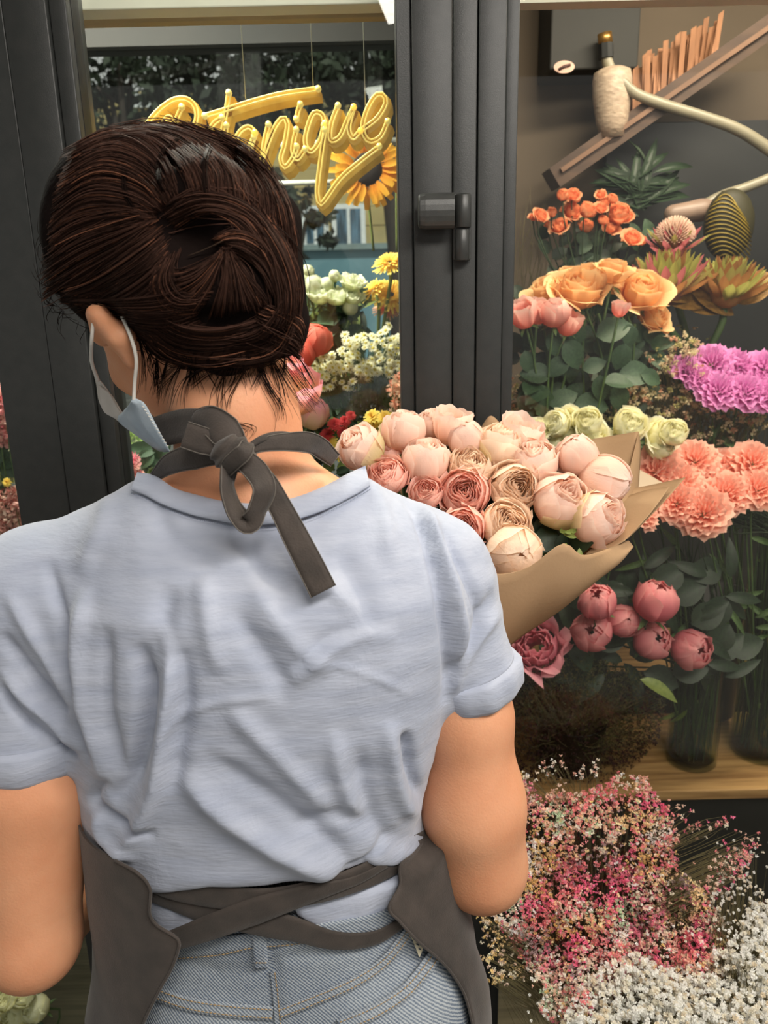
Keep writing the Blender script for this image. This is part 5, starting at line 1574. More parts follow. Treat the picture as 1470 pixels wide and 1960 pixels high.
# bunches of one dye: pick the colour from the nearest cluster centre
cent = sample_poly(poly1, 130, gr); ccol = gr.choice(10, 130, p=[.07, .15, .19, .19, .12, .12, .05, .04, .05, .02])
hot = (np.hypot(cent[:, 0]-1130, cent[:, 1]-1720) < 120) & (gr.rand(130) < .4); ccol[hot] = gr.choice([0, 1, 0], hot.sum())
near = np.argmin(((q[:, None]+gr.normal(size=(len(q), 1, 2))*12-cent[None])**2).sum(-1), axis=1)
ci = ccol[near]; rnd = gr.rand(len(q)) < .30; ci[rnd] = gr.choice(10, rnd.sum(), p=[.1, .14, .15, .16, .1, .13, .06, .06, .06, .04])
ci[-len(lone):] = np.where(lone[:, 0] < 1000, gr.choice([4, 8, 3], len(lone)), np.where(lone[:, 0] < 1200, gr.choice([5, 3, 2], len(lone)), gr.choice([1, 0, 2, 3], len(lone))))
col = PAL[ci]*(.9+.4*gr.rand(len(q), 1))
size = gr.uniform(3.0, 6.4, len(q))*.00055
cloud('florets', pos[keep], size[keep], np.clip(col[keep], 0, 1), g1, M_floret, base=crumple(9, 3), seed=1)
core = T_([bk1[0], .96, .25])
idx = gr.choice(np.nonzero(keep)[0], 900)
lo_ = pos[idx]*.45+core*.55+gr.normal(size=(900, 3))*.02
twigs('twigs', lo_, pos[idx], .00028, M_twig, g1, .012)
i2 = gr.choice(len(pos), 120); twigs('stems', core+gr.normal(size=(120, 3))*.02, lo_[gr.choice(900, 120)], .0011, M_stem, g1, .02)
il = np.arange(len(q)-len(lone), len(q)); lb = pos[il].copy(); 
anch = Pm(np.clip(q[il, 0]*.55+1130*.45, 0, 1500), q[il, 1]+55, np.minimum(Yg[il]+.005, 1.08)); twigs('twigs', anch, pos[il], .00038, M_twig, g1, .008, 7)
# inner mass that keeps the bunch from being see-through: dry leaves and calyxes
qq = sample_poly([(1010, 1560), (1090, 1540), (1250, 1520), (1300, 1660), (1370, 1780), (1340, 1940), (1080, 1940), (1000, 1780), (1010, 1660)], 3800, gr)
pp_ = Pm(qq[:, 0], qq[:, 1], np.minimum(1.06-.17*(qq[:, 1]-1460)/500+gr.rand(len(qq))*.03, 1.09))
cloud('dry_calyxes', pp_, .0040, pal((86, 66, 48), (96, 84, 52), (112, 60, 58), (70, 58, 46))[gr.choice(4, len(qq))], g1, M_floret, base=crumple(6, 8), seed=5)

g2 = thing('gypsophila_bunch', 'white gypsophila puffs filling the lower right corner of the picture', 'flower', (bk2[0]+.02, .76, .02))
poly2 = [(1075, 1960), (1100, 1905), (1150, 1850), (1215, 1822), (1270, 1850), (1330, 1850), (1400, 1800), (1440, 1730), (1480, 1720), (1480, 1970)]
q = sample_poly(poly2, 2100, gr)
ex = np.vstack([gr.normal(size=(n, 2))*s+[x, y] for x, y, n, s in [(1420, 1680, 80, 30), (1450, 1740, 60, 26), (1380, 1720, 30, 18), (1400, 1790, 40, 24), (1090, 1880, 24, 22), (1050, 1930, 30, 22), (1250, 1800, 30, 40)]])
q = np.vstack([q, ex]); small = np.r_[np.zeros(2100, bool), np.ones(len(ex), bool)]
lump = wnoise(np.c_[q/100.0, np.zeros(len(q))], 3.0, 15, 3)
Yg = .885-.13*(q[:, 1]-1760)/200+.03*lump+gr.rand(len(q))*.04
pos = Pm(q[:, 0], q[:, 1], Yg)
col = pal((255, 255, 252), (254, 250, 238), (246, 234, 212))[gr.choice(3, len(q), p=[.6, .28, .12])]*(.92+.1*gr.rand(len(q), 1))
size = np.where(small, gr.uniform(3.0, 5, len(q)), gr.uniform(4, 8.2, len(q)))*.00050
cloud('florets', pos, size, np.clip(col, 0, 1), g2, M_floret, base=crumple(22, 13), seed=2)
core = T_([bk2[0]+.02, .76, .25]); lo_ = pos*.5+core*.5+gr.normal(size=pos.shape)*.02
twigs('twigs', lo_, pos, .00045, M_twig, g2, .012, 3)
twigs('stems', core+gr.normal(size=(90, 3))*.02, lo_[gr.choice(len(pos), 90)], .0011, M_stem, g2, .02, 4)
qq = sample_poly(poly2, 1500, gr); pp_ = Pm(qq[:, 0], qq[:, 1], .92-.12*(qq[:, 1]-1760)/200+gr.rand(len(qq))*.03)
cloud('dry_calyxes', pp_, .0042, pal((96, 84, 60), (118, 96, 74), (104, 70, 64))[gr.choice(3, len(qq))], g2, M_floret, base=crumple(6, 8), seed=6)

# ------------------------------------------------------------------ carnations
def carnation_mesh(seed):
    r = np.random.RandomState(seed); mb = MB()
    for k in range(34):
        q = k/34; a0 = k*2.399; el = 8+78*q**.9; ln = 1.0-.22*q; V = []; v = []; nu, nv = 9, 5
        ce, se = math.cos(math.radians(el)), math.sin(math.radians(el)); w = .62-.2*q
        for i in range(nv):
            s = i/(nv-1)
            for j in range(nu):
                u = -1+2*j/(nu-1); a = a0+u*w*(.3+.7*s)*1.25
                zig = (.07 if j % 2 else -.05)*(i == nv-1)
                rad = (.10+s*ln*.92+zig)*ce*(1-.06*abs(u)); z = (.02+s*ln*.66+zig*.4)*se-.10*s*s*(1-q)+.10*s*math.sin(4.5*u+k)+.05*s*math.sin(9*u+k*2)
                V.append((rad*math.cos(a), rad*math.sin(a), z)); v.append(s**2)
        mb.add(V, grid_faces(nu, nv), v)
    return mesh('ruffled_petals', np.concatenate(mb.V), mb.F, True, v=np.concatenate(mb.v))
CARN = [carnation_mesh(s) for s in (1, 2, 3)]
def calyx_mesh():
    V, F = tube_geo([(0, 0, .05), (0, 0, -.1), (0, 0, -.5), (0, 0, -.62)], [.30, .22, .16, .05], 8); return mesh('calyx', V, F)
CALYX = calyx_mesh()
PM_cp = petal_mat('carnation_peach', srgb(250, 156, 132), srgb(255, 206, 186), tl=.4)
PM_cm = petal_mat('carnation_magenta', srgb(214, 108, 186), srgb(240, 168, 222), tl=.4)
def carnation(p, dpx, axis, m, label, group, foot, var):
    c = P(*p); size = dpx/2*scl(*p); ax = unit(axis); root = thing('carnation', label, 'flower', tuple(c), group)
    Wm = axis_matrix(c, ax, size, var*1.9); root.matrix_basis = Matrix.Translation(Vector(c))
    place('ruffled_petals', CARN[var % 3], root, Wm, m); place('calyx', CALYX, root, Wm, M_sepal)
    b = c-ax*size*.5; e = T_(foot); mid = b+(e-b)*.35+T_([0, .01, 0])
    world_child(MB().tube(spline([b, b-ax*.02, mid, e], 9), .0018, 5), 'stem', M_stem, root)
    for k in range(2):
        q = b+(e-b)*frng.uniform(.2, .6); d = T_([frng.normal(), -.4, frng.normal()+.4]); place('leaf', LEAFB, root, vecmat(q, d, (0, -1, .3), .06), M_stem)
V1c = P(1320, 1478, 1.47); V2c = P(1452, 1468, 1.50)
cg = 'peach carnations behind the kraft paper'
names = [((1255, 905), 112, 'leftmost large peach carnation peeping over the paper wrap'), ((1330, 885), 96, 'upper middle peach carnation touching the cream roses'), ((1300, 925), 96, 'peach carnation in the middle left of the mass beside the paper tip'),
 ((1385, 895), 80, 'small peach carnation between the upper middle one and the right pair'), ((1440, 890), 100, 'upper right peach carnation near the picture edge'), ((1450, 940), 92, 'lower right peach carnation below its twin at the picture edge'),
 ((1295, 965), 88, 'lower left peach carnation over the dark stems'), ((1345, 985), 108, 'lowest peach carnation, its full ruffled face hanging over the stems'), ((1390, 945), 96, 'peach carnation just right of the lowest one'), ((1365, 925), 92, 'peach carnation in the very centre of the mass'),
 ((1228, 985), 74, 'low peach carnation half hidden behind the paper tip'), ((1228, 950), 60, 'small peach carnation tucked behind the paper flap')]
for i, ((x, y), d, lab) in enumerate(names):
    foot = (V2c[0]+.02*math.cos(i*2), V2c[1]+.02*math.sin(i*2), Zsh+.02) if x > 1330 else (V1c[0]+.02*math.cos(i*2), V1c[1]+.02*math.sin(i*2), Zsh+.03)
    carnation((x, y, 1.36+.10*(990-y)/110+(.02 if i in (3, 9) else 0)), d*1.05, (frng.normal()*.3, -.75, .7), PM_cp, lab, cg, foot, i)
cg = 'magenta carnations on the right'
names = [((1312, 712), 64, 'leftmost small magenta carnation at the end of the purple row'), ((1362, 700), 78, 'second magenta carnation from the left in the upper row'), ((1415, 705), 72, 'magenta carnation in the middle of the upper row'), ((1465, 710), 76, 'upper magenta carnation cut by the picture edge'),
 ((1375, 752), 76, 'lower left magenta carnation hanging under the row'), ((1425, 755), 78, 'lower middle magenta carnation over the thin stems'), ((1466, 760), 70, 'lower magenta carnation cut by the picture edge'), ((1340, 728), 56, 'small magenta carnation wedged between the two leftmost'), ((1398, 730), 60, 'magenta carnation between the two rows in the middle'), ((1450, 735), 56, 'magenta carnation between the two rows at the right')]
for i, ((x, y), d, lab) in enumerate(names):
    carnation((x, y, 1.50+.06*(760-y)/60), d*1.25, (frng.normal()*.3, -.7, .7), PM_cm, lab, cg, (P(1440, 900, 1.62)[0]+.02*math.sin(i), 1.62, .80), i)

# ------------------------------------------------------------------ glass cylinders with green stems
G_vase = glass_mat('vase_glass', (.86, .90, .84, 1), .9)
G_water = glass_mat('vase_water', (.74, .80, .62, 1), .3)
def glass_cylinder(c, wpx, label, ztop):
    r_ = wpx/2*scl(1350, 1450, c[1]); root = thing('glass_cylinder', label, 'vase', (c[0], c[1], Zsh)); n = 48
    prof = [(r_*.90, 0), (r_, .005), (r_, .02), (r_, ztop-Zsh)]
    V = [(p[0]*math.cos(2*math.pi*j/n), p[0]*math.sin(2*math.pi*j/n), p[1]) for j in range(n) for p in prof]; k = len(prof)
    F = [(j*k+i, ((j+1) % n)*k+i, ((j+1) % n)*k+i+1, j*k+i+1) for j in range(n) for i in range(k-1)]+[tuple(j*k for j in range(n))[::-1]]
    obj('cylinder_wall', mesh('cylinder_wall', V, F), G_vase, root)
    wz = (ztop-Zsh)*.72; w = []
    V, F = tube_geo([(0, 0, .018), (0, 0, wz)], r_-.004, 40); obj('water', mesh('water', V, F, False), G_water, root)
    return root, r_
vt = P(1320, 1215, 1.47)[2]
v1, r1 = glass_cylinder(V1c, 92, 'shorter glass cylinder of stems standing on the shelf beneath the pink peonies', vt)
v2, r2 = glass_cylinder(V2c, 112, 'larger glass cylinder of stems cut off by the right edge of the picture', P(1450, 1010, 1.5)[2])
def stem_bundle(label, c, r_, ztop, n, top_pts, name='stem_bundle', seed=3, m1=M_stem):
    r = np.random.RandomState(seed); root = thing(name, label, 'stems', (c[0], c[1], Zsh+.02))
    a = r.rand(n)*6.28; rr = r_*.86*np.sqrt(r.rand(n)); s = np.c_[c[0]+rr*np.cos(a), c[1]+rr*np.sin(a), np.full(n, Zsh+.022)]
    b = a+r.normal(size=n)*.8; rt = r_*.84*np.sqrt(r.rand(n)); e = np.c_[c[0]+rt*np.cos(b), c[1]+rt*np.sin(b), np.full(n, ztop)]
    h = n//2
    for k, (i0, i1, m) in enumerate(((0, h, m1), (h, n, M_stemd))):
        V, F, _ = strands_mesh(np.linspace(0, 1, 5)[None, :, None]*(e-s)[i0:i1, None]+s[i0:i1, None], np.full(i1-i0, .0021), np.ones((i1-i0, 3)))
        o = obj('stems', mesh('stems', V, F), m, root, kind='stuff'); o.matrix_parent_inverse = parent_w(root).inverted()
    # above the rim they spread towards the blossoms
    t = np.array(top_pts); t = t[r.randint(len(t), size=n)]+r.normal(size=(n, 3))*.02
    V, F, _ = strands_mesh(np.linspace(0, 1, 5)[None, :, None]*(t-e)[:, None]+e[:, None]+r.normal(size=(n, 5, 3))*.004*np.array([0, 1, 1, 1, 0])[None, :, None], np.full(n, .0017), np.ones((n, 3)))
    o = obj('stems', mesh('stems', V, F), M_stemd, root, kind='stuff'); o.matrix_parent_inverse = parent_w(root).inverted()
    for k in range(26):
        q = s[k % n]+(e-s)[k % n]*r.uniform(.2, 1.1); d = T_([r.normal(), r.normal()*.3, -1+r.normal()*.6]); place('leaf', LEAFB, root, vecmat(q, d, (0, -1, .2), .05), M_leafy if k % 3 == 0 else M_leafd)
    return root
stem_bundle('crowded green stems inside the shorter glass cylinder', V1c, r1, vt-.005, 70, [P(x, y, 1.46) for x, y in ((1240, 1060), (1290, 1040), (1330, 1030), (1210, 1120), (1350, 1080))], seed=3)
stem_bundle('crowded green stems inside the larger glass cylinder', V2c, r2, P(1450, 1010, 1.5)[2]-.01, 90, [P(x, y, 1.5) for x, y in ((1380, 980), (1440, 970), (1460, 990), (1400, 960))], seed=4)

# ------------------------------------------------------------------ pink peonies under the wrap
pg = 'pink peony buds low behind the wrap'
pe = [((1143, 1153), 70, (-.2, -.5, .8), 'peony', 'pink peony bud highest on the left, right under the paper edge'), ((1256, 1150), 82, (.2, -.3, 1), 'peony', 'crested pink peony at the upper right with a petal standing up'),
 ((1132, 1208), 76, (-.3, -.8, .5), 'peony', 'pale pink peony at the left with a loose hanging petal below'), ((1192, 1188), 62, (.1, -.9, .5), 'bud', 'small round deep pink peony bud in the middle of the cluster'),
 ((1248, 1226), 72, (.2, -.8, .5), 'peony', 'pink peony with a curled petal at its top, lower centre'), ((1324, 1242), 76, (.2, -.8, .3), 'peony', 'rightmost pink peony bud hanging before the glass cylinder'), ((1028, 1238), 96, (-.2, -.5, .5), 'frill', 'blown open mauve peony just right of her sleeve cuff')]
for i, ((x, y), d, ax, st, lab) in enumerate(pe):
    flower('peony', st, lab, 'flower', (x, y, 1.33+.01*i), d*1.04, ax, PM_mauve if st == 'frill' else PM_peony, pg, stem_to=(V1c[0]-.03+.01*i, V1c[1]-.02, vt-.02-.05), stem_m=M_stemd, var=i % 3, spin=i*1.7)
pf = thing('peony_leaves', 'dark glossy peony leaves around the pink buds, one pale tip below', 'foliage', tuple(P(1190, 1230, 1.38)))
for k in range(60):
    x, y = frng.uniform(1080, 1400), frng.uniform(1085, 1300); q = P(x, y, 1.40+frng.rand()*.04)
    place('leaf', LEAFN if k % 2 else LEAF, pf, vecmat(q, T_([frng.normal(), -.2, frng.normal()*.6]), (0, -1, .5), .075), M_leafd)
place('leaf', LEAFN, pf, vecmat(P(1225, 1300, 1.36), P(1300, 1328, 1.34)-P(1225, 1300, 1.36), (0, -.7, 1), .085), M_leafy)
# ------------------------------------------------------------------ upper right of the display
# apricot roses
ag = 'apricot roses behind the right glass'
ar = [((1175, 516), 62, (.1, -.2, 1), 'open', 'apricot rose highest of its group, upright beside the dark protea heads'), ((1228, 556), 84, (.0, -.7, .8), 'open', 'large open apricot rose right of the group with rolled back petals'),
      ((1252, 606), 60, (.3, -.6, .5), 'open', 'apricot rose hanging just under the largest open one'), ((1108, 552), 92, (.0, -.6, .8), 'open', 'broad apricot rose in the middle of the row above the coral roses'),
      ((1048, 556), 70, (-.3, -.4, .9), 'open', 'apricot rose at the left end of the row'), ((1092, 530), 60, (0, -.2, 1), 'open', 'apricot rose tucked at the back of the row'), ((1136, 528), 56, (.1, -.2, 1), 'lily', 'narrow apricot rose between the broad one and the highest one')]
foot = (P(1150, 900, 1.6)[0], 1.60, .85)
for i, ((x, y), d, ax, st, lab) in enumerate(ar):
    flower('apricot_rose', st, lab, 'flower', (x, y, 1.52+.03*(i % 3)), d*1.1, ax, PM_peach, ag, stem_to=T_(foot)+T_([.02*math.cos(i*2), .02*math.sin(i*2), 0]), leaves=5, var=i % 3, spin=i*1.2, stem_r=.0026)
cg = 'coral roses left of the right pane'
cr = [((1000, 597), 56, (-.3, -.4, .8), 'lily', 'coral rose touching the dark frame at the left of its row'), ((1030, 592), 48, (0, -.3, 1), 'lily', 'second coral rose from the dark frame'), ((1062, 598), 54, (0, -.4, 1), 'cup', 'white-topped coral rose, third from the dark frame'),
      ((1090, 614), 50, (.2, -.4, .9), 'lily', 'fourth coral rose from the frame, lowest of its row'), ((1187, 588), 32, (.1, -.2, 1), 'lily', 'small coral bud between the apricot roses')]
for i, ((x, y), d, ax, st, lab) in enumerate(cr):
    flower('coral_rose', st, lab, 'flower', (x, y, 1.46+.02*(i % 2)), d*1.08, ax, PM_coral, cg, stem_to=(P(1060, 900, 1.5)[0]+.02*math.cos(i*2), 1.5, .85), leaves=5, var=i % 3, spin=i*1.2)
# green rose leaves below them, each a leaf of the rose foliage
lf = thing('rose_foliage', 'green rose leaves below the coral and apricot roses', 'foliage', tuple(P(1120, 740, 1.56)))
spots = [(1170, 632, 60, (.6, 0, .25)), (1095, 675, 55, (.5, 0, -.8)), (1030, 715, 50, (-.8, 0, .1)), (1215, 715, 60, (1, 0, 0)), (1150, 740, 45, (.1, 0, -1)), (1185, 760, 50, (.4, 0, -.8)), (1245, 722, 40, (.8, 0, -.3)), (1128, 776, 60, (1, 0, 0)), (1075, 765, 50, (.8, 0, .4)), (1010, 765, 50, (-.2, 0, -1)),
         (1040, 770, 55, (.5, 0, -.8)), (1070, 700, 44, (-.6, 0, -.5)), (1190, 680, 46, (-.3, 0, -1)), (1205, 640, 40, (.2, 0, -1)), (1105, 640, 40, (-.3, 0, -1)), (1010, 690, 40, (.3, 0, -1)), (1060, 655, 40, (.2, 0, -1)), (1030, 800, 50, (.7, 0, -.2)), (1135, 700, 40, (.9, 0, .4))]
for i, (x, y, d, dr) in enumerate(spots):
    s = d*scl(x, y, 1.5); dv = unit(T_(dr)+T_([0, -.25*frng.rand(), 0])); q = P(x, y, 1.50)-dv*s*.5
    place('leaf', LEAF, lf, vecmat(q, dv, (0, -1, .45), s*1.15), M_leaf)
for i in range(90):
    x, y = frng.uniform(985, 1260), frng.uniform(625, 800); s = frng.uniform(30, 50)*scl(x, y, 1.6)
    dv = unit(T_([frng.normal(), -.3, frng.normal()*.8-.3])); place('leaf', LEAF, lf, vecmat(P(x, y, 1.55+.08*frng.rand()), dv, (0, -1, .4), s*1.1), M_leafd if i % 2 else M_leaf)
mb = MB()
for x0, y0, x1, y1 in ((1120, 590, 1160, 720), (1160, 720, 1175, 800), (1013, 620, 1020, 700), (1085, 680, 1070, 760), (1215, 620, 1200, 760), (1200, 600, 1210, 660), (1040, 620, 1050, 760), (1145, 600, 1150, 650)):
    mb.tube(spline([P(x0, y0, 1.53), P((x0+x1)/2+4, (y0+y1)/2, 1.53), P(x1, y1, 1.54)], 8), .0024, 6)
world_child(mb, 'stem', M_stem, lf)
vas = bucket('tall_vase', 'dark vase behind the peach carnations holding the apricot and coral roses', 'vase', P(1110, 900, 1.6)[0], 1.56, .60, .90, .06, .075, M_black)
sb = Zsh
# spray roses
sg = thing('spray_rose_bunch', 'bunch of small orange spray roses at the top left of the right pane', 'flower', tuple(P(1130, 560, 1.74)))
spr = [(1078, 373, 22), (1096, 372, 24), (1100, 378, 22), (1035, 412, 26), (1056, 406, 18), (1095, 405, 34), (1125, 402, 30), (1070, 432, 30), (1160, 390, 30), (1150, 398, 22), (1185, 408, 38), (1198, 414, 26), (1154, 421, 18), (1170, 433, 30), (1122, 432, 26), (1210, 455, 32), (1228, 460, 18), (1150, 372, 18), (1172, 380, 18), (1020, 415, 14), (1050, 430, 14)]
for i, (x, y, d) in enumerate(spr):
    c = P(x, y, 1.72+.02*(i % 3)); size = d/2*scl(x, y, 1.72)*1.1; ax = unit([frng.normal()*.35, -.9, .7])
    bl = obj('bloom', None, None, sg); bl.matrix_parent_inverse = parent_w(sg).inverted(); bl.matrix_basis = axis_matrix(c, ax, size, i)
    pet, hrt = bloom_meshes('open' if i % 2 else 'rosette', i % 3)
    mm = PM_orange
    place('flower_heart', hrt, bl, axis_matrix(c, ax, size, i), mm)
    for me in pet: place('petal', me, bl, axis_matrix(c, ax, size, i), mm)
    b = c-ax*size; world_child(MB().tube(spline([b, b+T_([(1125-x)*.0002, .0, -.06]), P(1125+frng.normal()*14, 640, 1.76)], 8), .0014, 5), 'stem', M_stemd, sg)
for i in range(110):
    x, y = frng.normal(1125, 55), frng.uniform(440, 590); s = 34*scl(x, y, 1.75)
    place('leaf', LEAF, sg, vecmat(P(x, y, 1.75+.05*frng.rand()), T_([frng.normal(), -.3, frng.normal()]), (0, -1, .4), s), M_leafd if i % 3 else M_leaf)
# thin pale grasses beside the frame
gw = thing('grass_sprays', 'faint thin grass sprays by the dark frame at the left of the right pane', 'foliage', tuple(P(1020, 560, 1.8)))
st_ = Pm(frng.uniform(985, 1030, 46), frng.uniform(580, 640, 46), 1.8); en_ = Pm(frng.uniform(985, 1060, 46), frng.uniform(350, 520, 46), 1.8)
twigs('blades', st_, en_, .0006, M_twig, gw, .03, 12)
# spiky heads: protea and leucadendrons
M_br1 = petal_mat('bract_green', srgb(150, 104, 84), srgb(176, 176, 96)); M_br2 = petal_mat('bract_bronze', srgb(190, 140, 80), srgb(170, 120, 74)); M_br3 = petal_mat('bract_pink', srgb(196, 120, 112), srgb(210, 120, 130))
M_br4 = petal_mat('bract_lime', srgb(150, 156, 84), srgb(190, 192, 104))
M_dome = petal_mat('protea_dome', srgb(196, 150, 132), srgb(232, 206, 186))
BR = []
for k in range(2):
    V, F = leaf_geo(5, 8, width=.15, fold=.35, curl=-.28); BR.append(mesh('bract', V, F, True, v=V[:, 1]))
def spiky(name, label, p, dpx, axis, mats, n=34, dome=None, foot=None, group=None, lo=8, hi=74):
    c = P(*p); size = dpx/2*scl(*p); root = thing(name, label, 'flower', tuple(c), group); Wm = axis_matrix(c, unit(axis), size)
    for k in range(n):
        q = k/n; el = lo+(hi-lo)*q; a = k*2.399; rr = .34*(1-q*.7)
        ma = Matrix.Rotation(a, 4, 'Z')@Matrix.Translation((0, rr, -.35+.25*q))@Matrix.Rotation(math.radians(el), 4, 'X')@Matrix.Scale(.82-.18*q, 4)
        place('bract', BR[k % 2], root, Wm@ma, mats[k % len(mats)])
    if dome:
        mb = MB()
        for k in range(260):
            q = (k+.5)/260; el = math.acos(1-q*.95); a = k*2.399; d = T_([math.sin(el)*math.cos(a), math.sin(el)*math.sin(a), math.cos(el)])
            V, F = tube_geo([d*[.3, .3, .3], d*[.62, .62, .66]+T_([0, 0, .05])], [.035, .014], 4); mb.add(V, F, [0]*4+[1]*4)
        me = mesh('styles', np.concatenate(mb.V), mb.F, True, v=np.concatenate(mb.v)); o = place('styles', me, root, Wm, dome); o['kind'] = 'stuff'
    V, F = mesh_sdf(lambda p_: ell(p_, (0, 0, -.25), (.36, .36, .34)), (-.5, -.5, -.7), (.5, .5, .2), .12); place('receptacle', mesh('receptacle', V, F), root, Wm, mats[0])
    b = c-unit(axis)*size*.5
    world_child(MB().tube(spline([b, b+T_([0, 0, -.04]), T_(foot)], 8), .0075, 10), 'stem', M_stem, root)
    return root
spiky('king_protea', 'protea with pale hairy dome and pink pointed bracts behind the bronze heads', (1290, 460, 1.72), 128, (-.1, -.35, 1), [M_br3, M_br3, M_br1], 40, M_dome, foot=P(1330, 700, 1.74), lo=14)
spiky('leucadendron', 'left spiky head with lime tipped bronze bracts under the pale protea', (1278, 532, 1.66), 186, (-.15, -.3, 1), [M_br1, M_br4, M_br2, M_br3, M_br4], 84, foot=P(1305, 660, 1.68), group='spiky bract heads', lo=14, hi=84)
spiky('leucadendron', 'right spiky head with bronze and lime bracts on a thick green stem', (1397, 540, 1.66), 172, (.1, -.25, 1), [M_br2, M_br4, M_br2, M_br1], 84, foot=P(1345, 690, 1.68), group='spiky bract heads', lo=20, hi=86)
M_dry = mat('dry_gold_leaf', srgb(150, 112, 50), .6, srgb(112, 80, 34), 8)
dr = thing('bronze_leaves', 'broad golden brown leaves lying under the spiky heads', 'foliage', tuple(P(1300, 575, 1.68)))
for x, y, dx, dz in ((1240, 552, 1, -.08), (1270, 575, 1, .1), (1300, 580, 1, 0), (1325, 562, 1, -.3), (1400, 580, .6, .5)):
    place('leaf', LEAF, dr, vecmat(P(x, y, 1.67), (dx, -.1, dz), (0, -1, .9), 95*scl(x, y, 1.67)), M_dry)
# striped looping leaf behind
M_str = mat('striped_leaf', srgb(150, 128, 40), .5, srgb(120, 104, 34), 12); M_strd = mat('striped_leaf_dark', srgb(56, 52, 26), .6)
tl_ = thing('looped_leaf', 'dark leaf ball with yellow arching stripes at the upper right', 'foliage', tuple(P(1400, 430, 1.85)))
def oval(p_): return ell(p_, P(1395, 430, 1.86), (48*scl(1395, 430, 1.86), .035, 66*scl(1395, 430, 1.86)))
cc_ = P(1395, 430, 1.86); V, F = mesh_sdf(oval, cc_-.12, cc_+.12, .01); world_child(mesh('leaf_ball', V, F), 'leaf_ball', M_strd, tl_)
mb = MB()
for k in range(15):
    y = 372+k*8.2; w_ = 48*math.sqrt(max(.05, 1-((y-430)/66)**2)); xs = np.linspace(-.95, .9, 10)*w_+1395; ys = y+22*(np.linspace(-1, 1, 10)+.3)**2*.9
    mb.tube(hit(oval, xs, ys, .0015, t0=1.2, t1=2.2), .0016, 5)
world_child(mb, 'leaf_stripes', M_str, tl_)
# dark palm leaf arching behind the spray roses
pl_ = thing('dark_palm_leaf', 'dark green arching leaf and feathery fronds behind the spray roses', 'foliage', tuple(P(1230, 400, 1.95)))
world_child(MB().tube(spline([P(1195, 262, 1.95), P(1225, 290, 1.95), P(1240, 330, 1.95), P(1235, 400, 1.95)], 14), [.002]*3+[.004]*4+[.006]*4+[.004]*3, 6), 'stem', M_stemd, pl_)
for k in range(40):
    a = frng.uniform(-1.3, 1.3); place('leaf', LEAFB, pl_, vecmat(P(1225+frng.normal()*12, 375+frng.normal()*18, 1.94), (math.sin(a), -.1, math.cos(a)*.6), (0, -1, .4), .10), M_leafd)
# cream roses behind the wrap
ig = 'ivory roses behind the bouquet wrap'
iv = [((1065, 812), 50, 'leftmost ivory rose next to the bouquet'), ((1092, 800), 44, 'ivory rose at the top left of the cream row'), ((1125, 806), 50, 'ivory rose near the middle top of the cream row'), ((1095, 830), 52, 'lower left ivory rose in the cream row'), ((1138, 830), 56, 'ivory rose with visible spiral, lower middle of the cream row'), ((1050, 845), 50, 'low ivory rose directly above the frilly pink rose'),
      ((1205, 812), 58, 'ivory rose right of the gap in the cream row'), ((1262, 832), 60, 'large ivory rose toward the right of the cream row'), ((1290, 828), 48, 'rightmost ivory rose of the cream row'), ((1262, 852), 50, 'low ivory rose just above the peach carnations'), ((1030, 822), 40, 'small ivory rose at the dark frame edge'), ((1178, 850), 46, 'ivory rose half hidden by the kraft paper corner')]
for i, ((x, y), d, lab) in enumerate(iv):
    flower('ivory_rose', ('rosette', 'open', 'rosette')[i % 3], lab, 'flower', (x, y, 1.42+.02*(i % 2)), d*1.12, (frng.normal()*.3, -.9, .7), PM_ivory, ig, stem_to=(P(1150, 1000, 1.45)[0]+.03*math.cos(i*2), 1.5, .86), leaves=1, var=i % 3, spin=i)
# waxflower and cream buds
wx = thing('waxflower_sprays', 'waxflower twigs with tiny cream buds between leaves and magenta carnations', 'flower', tuple(P(1270, 760, 1.58)))
q = np.vstack([frng.normal(size=(n, 2))*[sx, sy]+[x, y] for x, y, n, sx, sy in [(1290, 658, 22, 18, 10), (1320, 665, 16, 12, 10), (1270, 690, 26, 16, 12), (1290, 705, 22, 18, 8), (1215, 760, 46, 16, 14), (1240, 745, 30, 20, 10), (1290, 760, 46, 26, 14), (1330, 780, 30, 22, 16), (1440, 810, 26, 16, 10), (1400, 795, 22, 22, 10), (1185, 800, 30, 20, 6), (1345, 700, 12, 10, 10), (985, 760, 14, 5, 20), (1270, 800, 20, 30, 10), (1345, 830, 24, 30, 10)]])
pos = Pm(q[:, 0], q[:, 1], 1.52+.05*frng.rand(len(q)))
cloud('buds', pos, frng.uniform(4, 7.5, len(q))*.00095, pal((236, 226, 190), (226, 200, 170), (196, 190, 130), (220, 170, 140))[frng.choice(4, len(q), p=[.5, .25, .15, .1])], wx, M_floret, base=crumple(14, 5), seed=9)
ba = Pm(q[:, 0]*.7+1280*.3, q[:, 1]+frng.uniform(30, 90, len(q)), 1.57); twigs('twigs', ba, pos, .0007, M_twig, wx, .008, 13)
twigs('stems', Pm(frng.uniform(1280, 1460, 90), frng.uniform(860, 900, 90), 1.60), Pm(frng.uniform(1290, 1470, 90), frng.uniform(760, 810, 90), 1.58), .0010, mat('brown_stem', srgb(120, 100, 62), .8), wx, .02, 15)
qq = frng.normal(size=(420, 2))*[70, 45]+[1290, 745]; cloud('tiny_leaves', Pm(qq[:, 0], qq[:, 1], 1.62), .006, pal((70, 84, 50), (96, 96, 56), (104, 84, 60))[frng.choice(3, 420)], wx, M_floret, base=crumple(5, 4), seed=10)
bucket('tall_vase', 'dark vase at the right under the magenta carnations and waxflower', 'vase', P(1400, 900, 1.6)[0], 1.63, .60, .88, .07, .09, M_black)
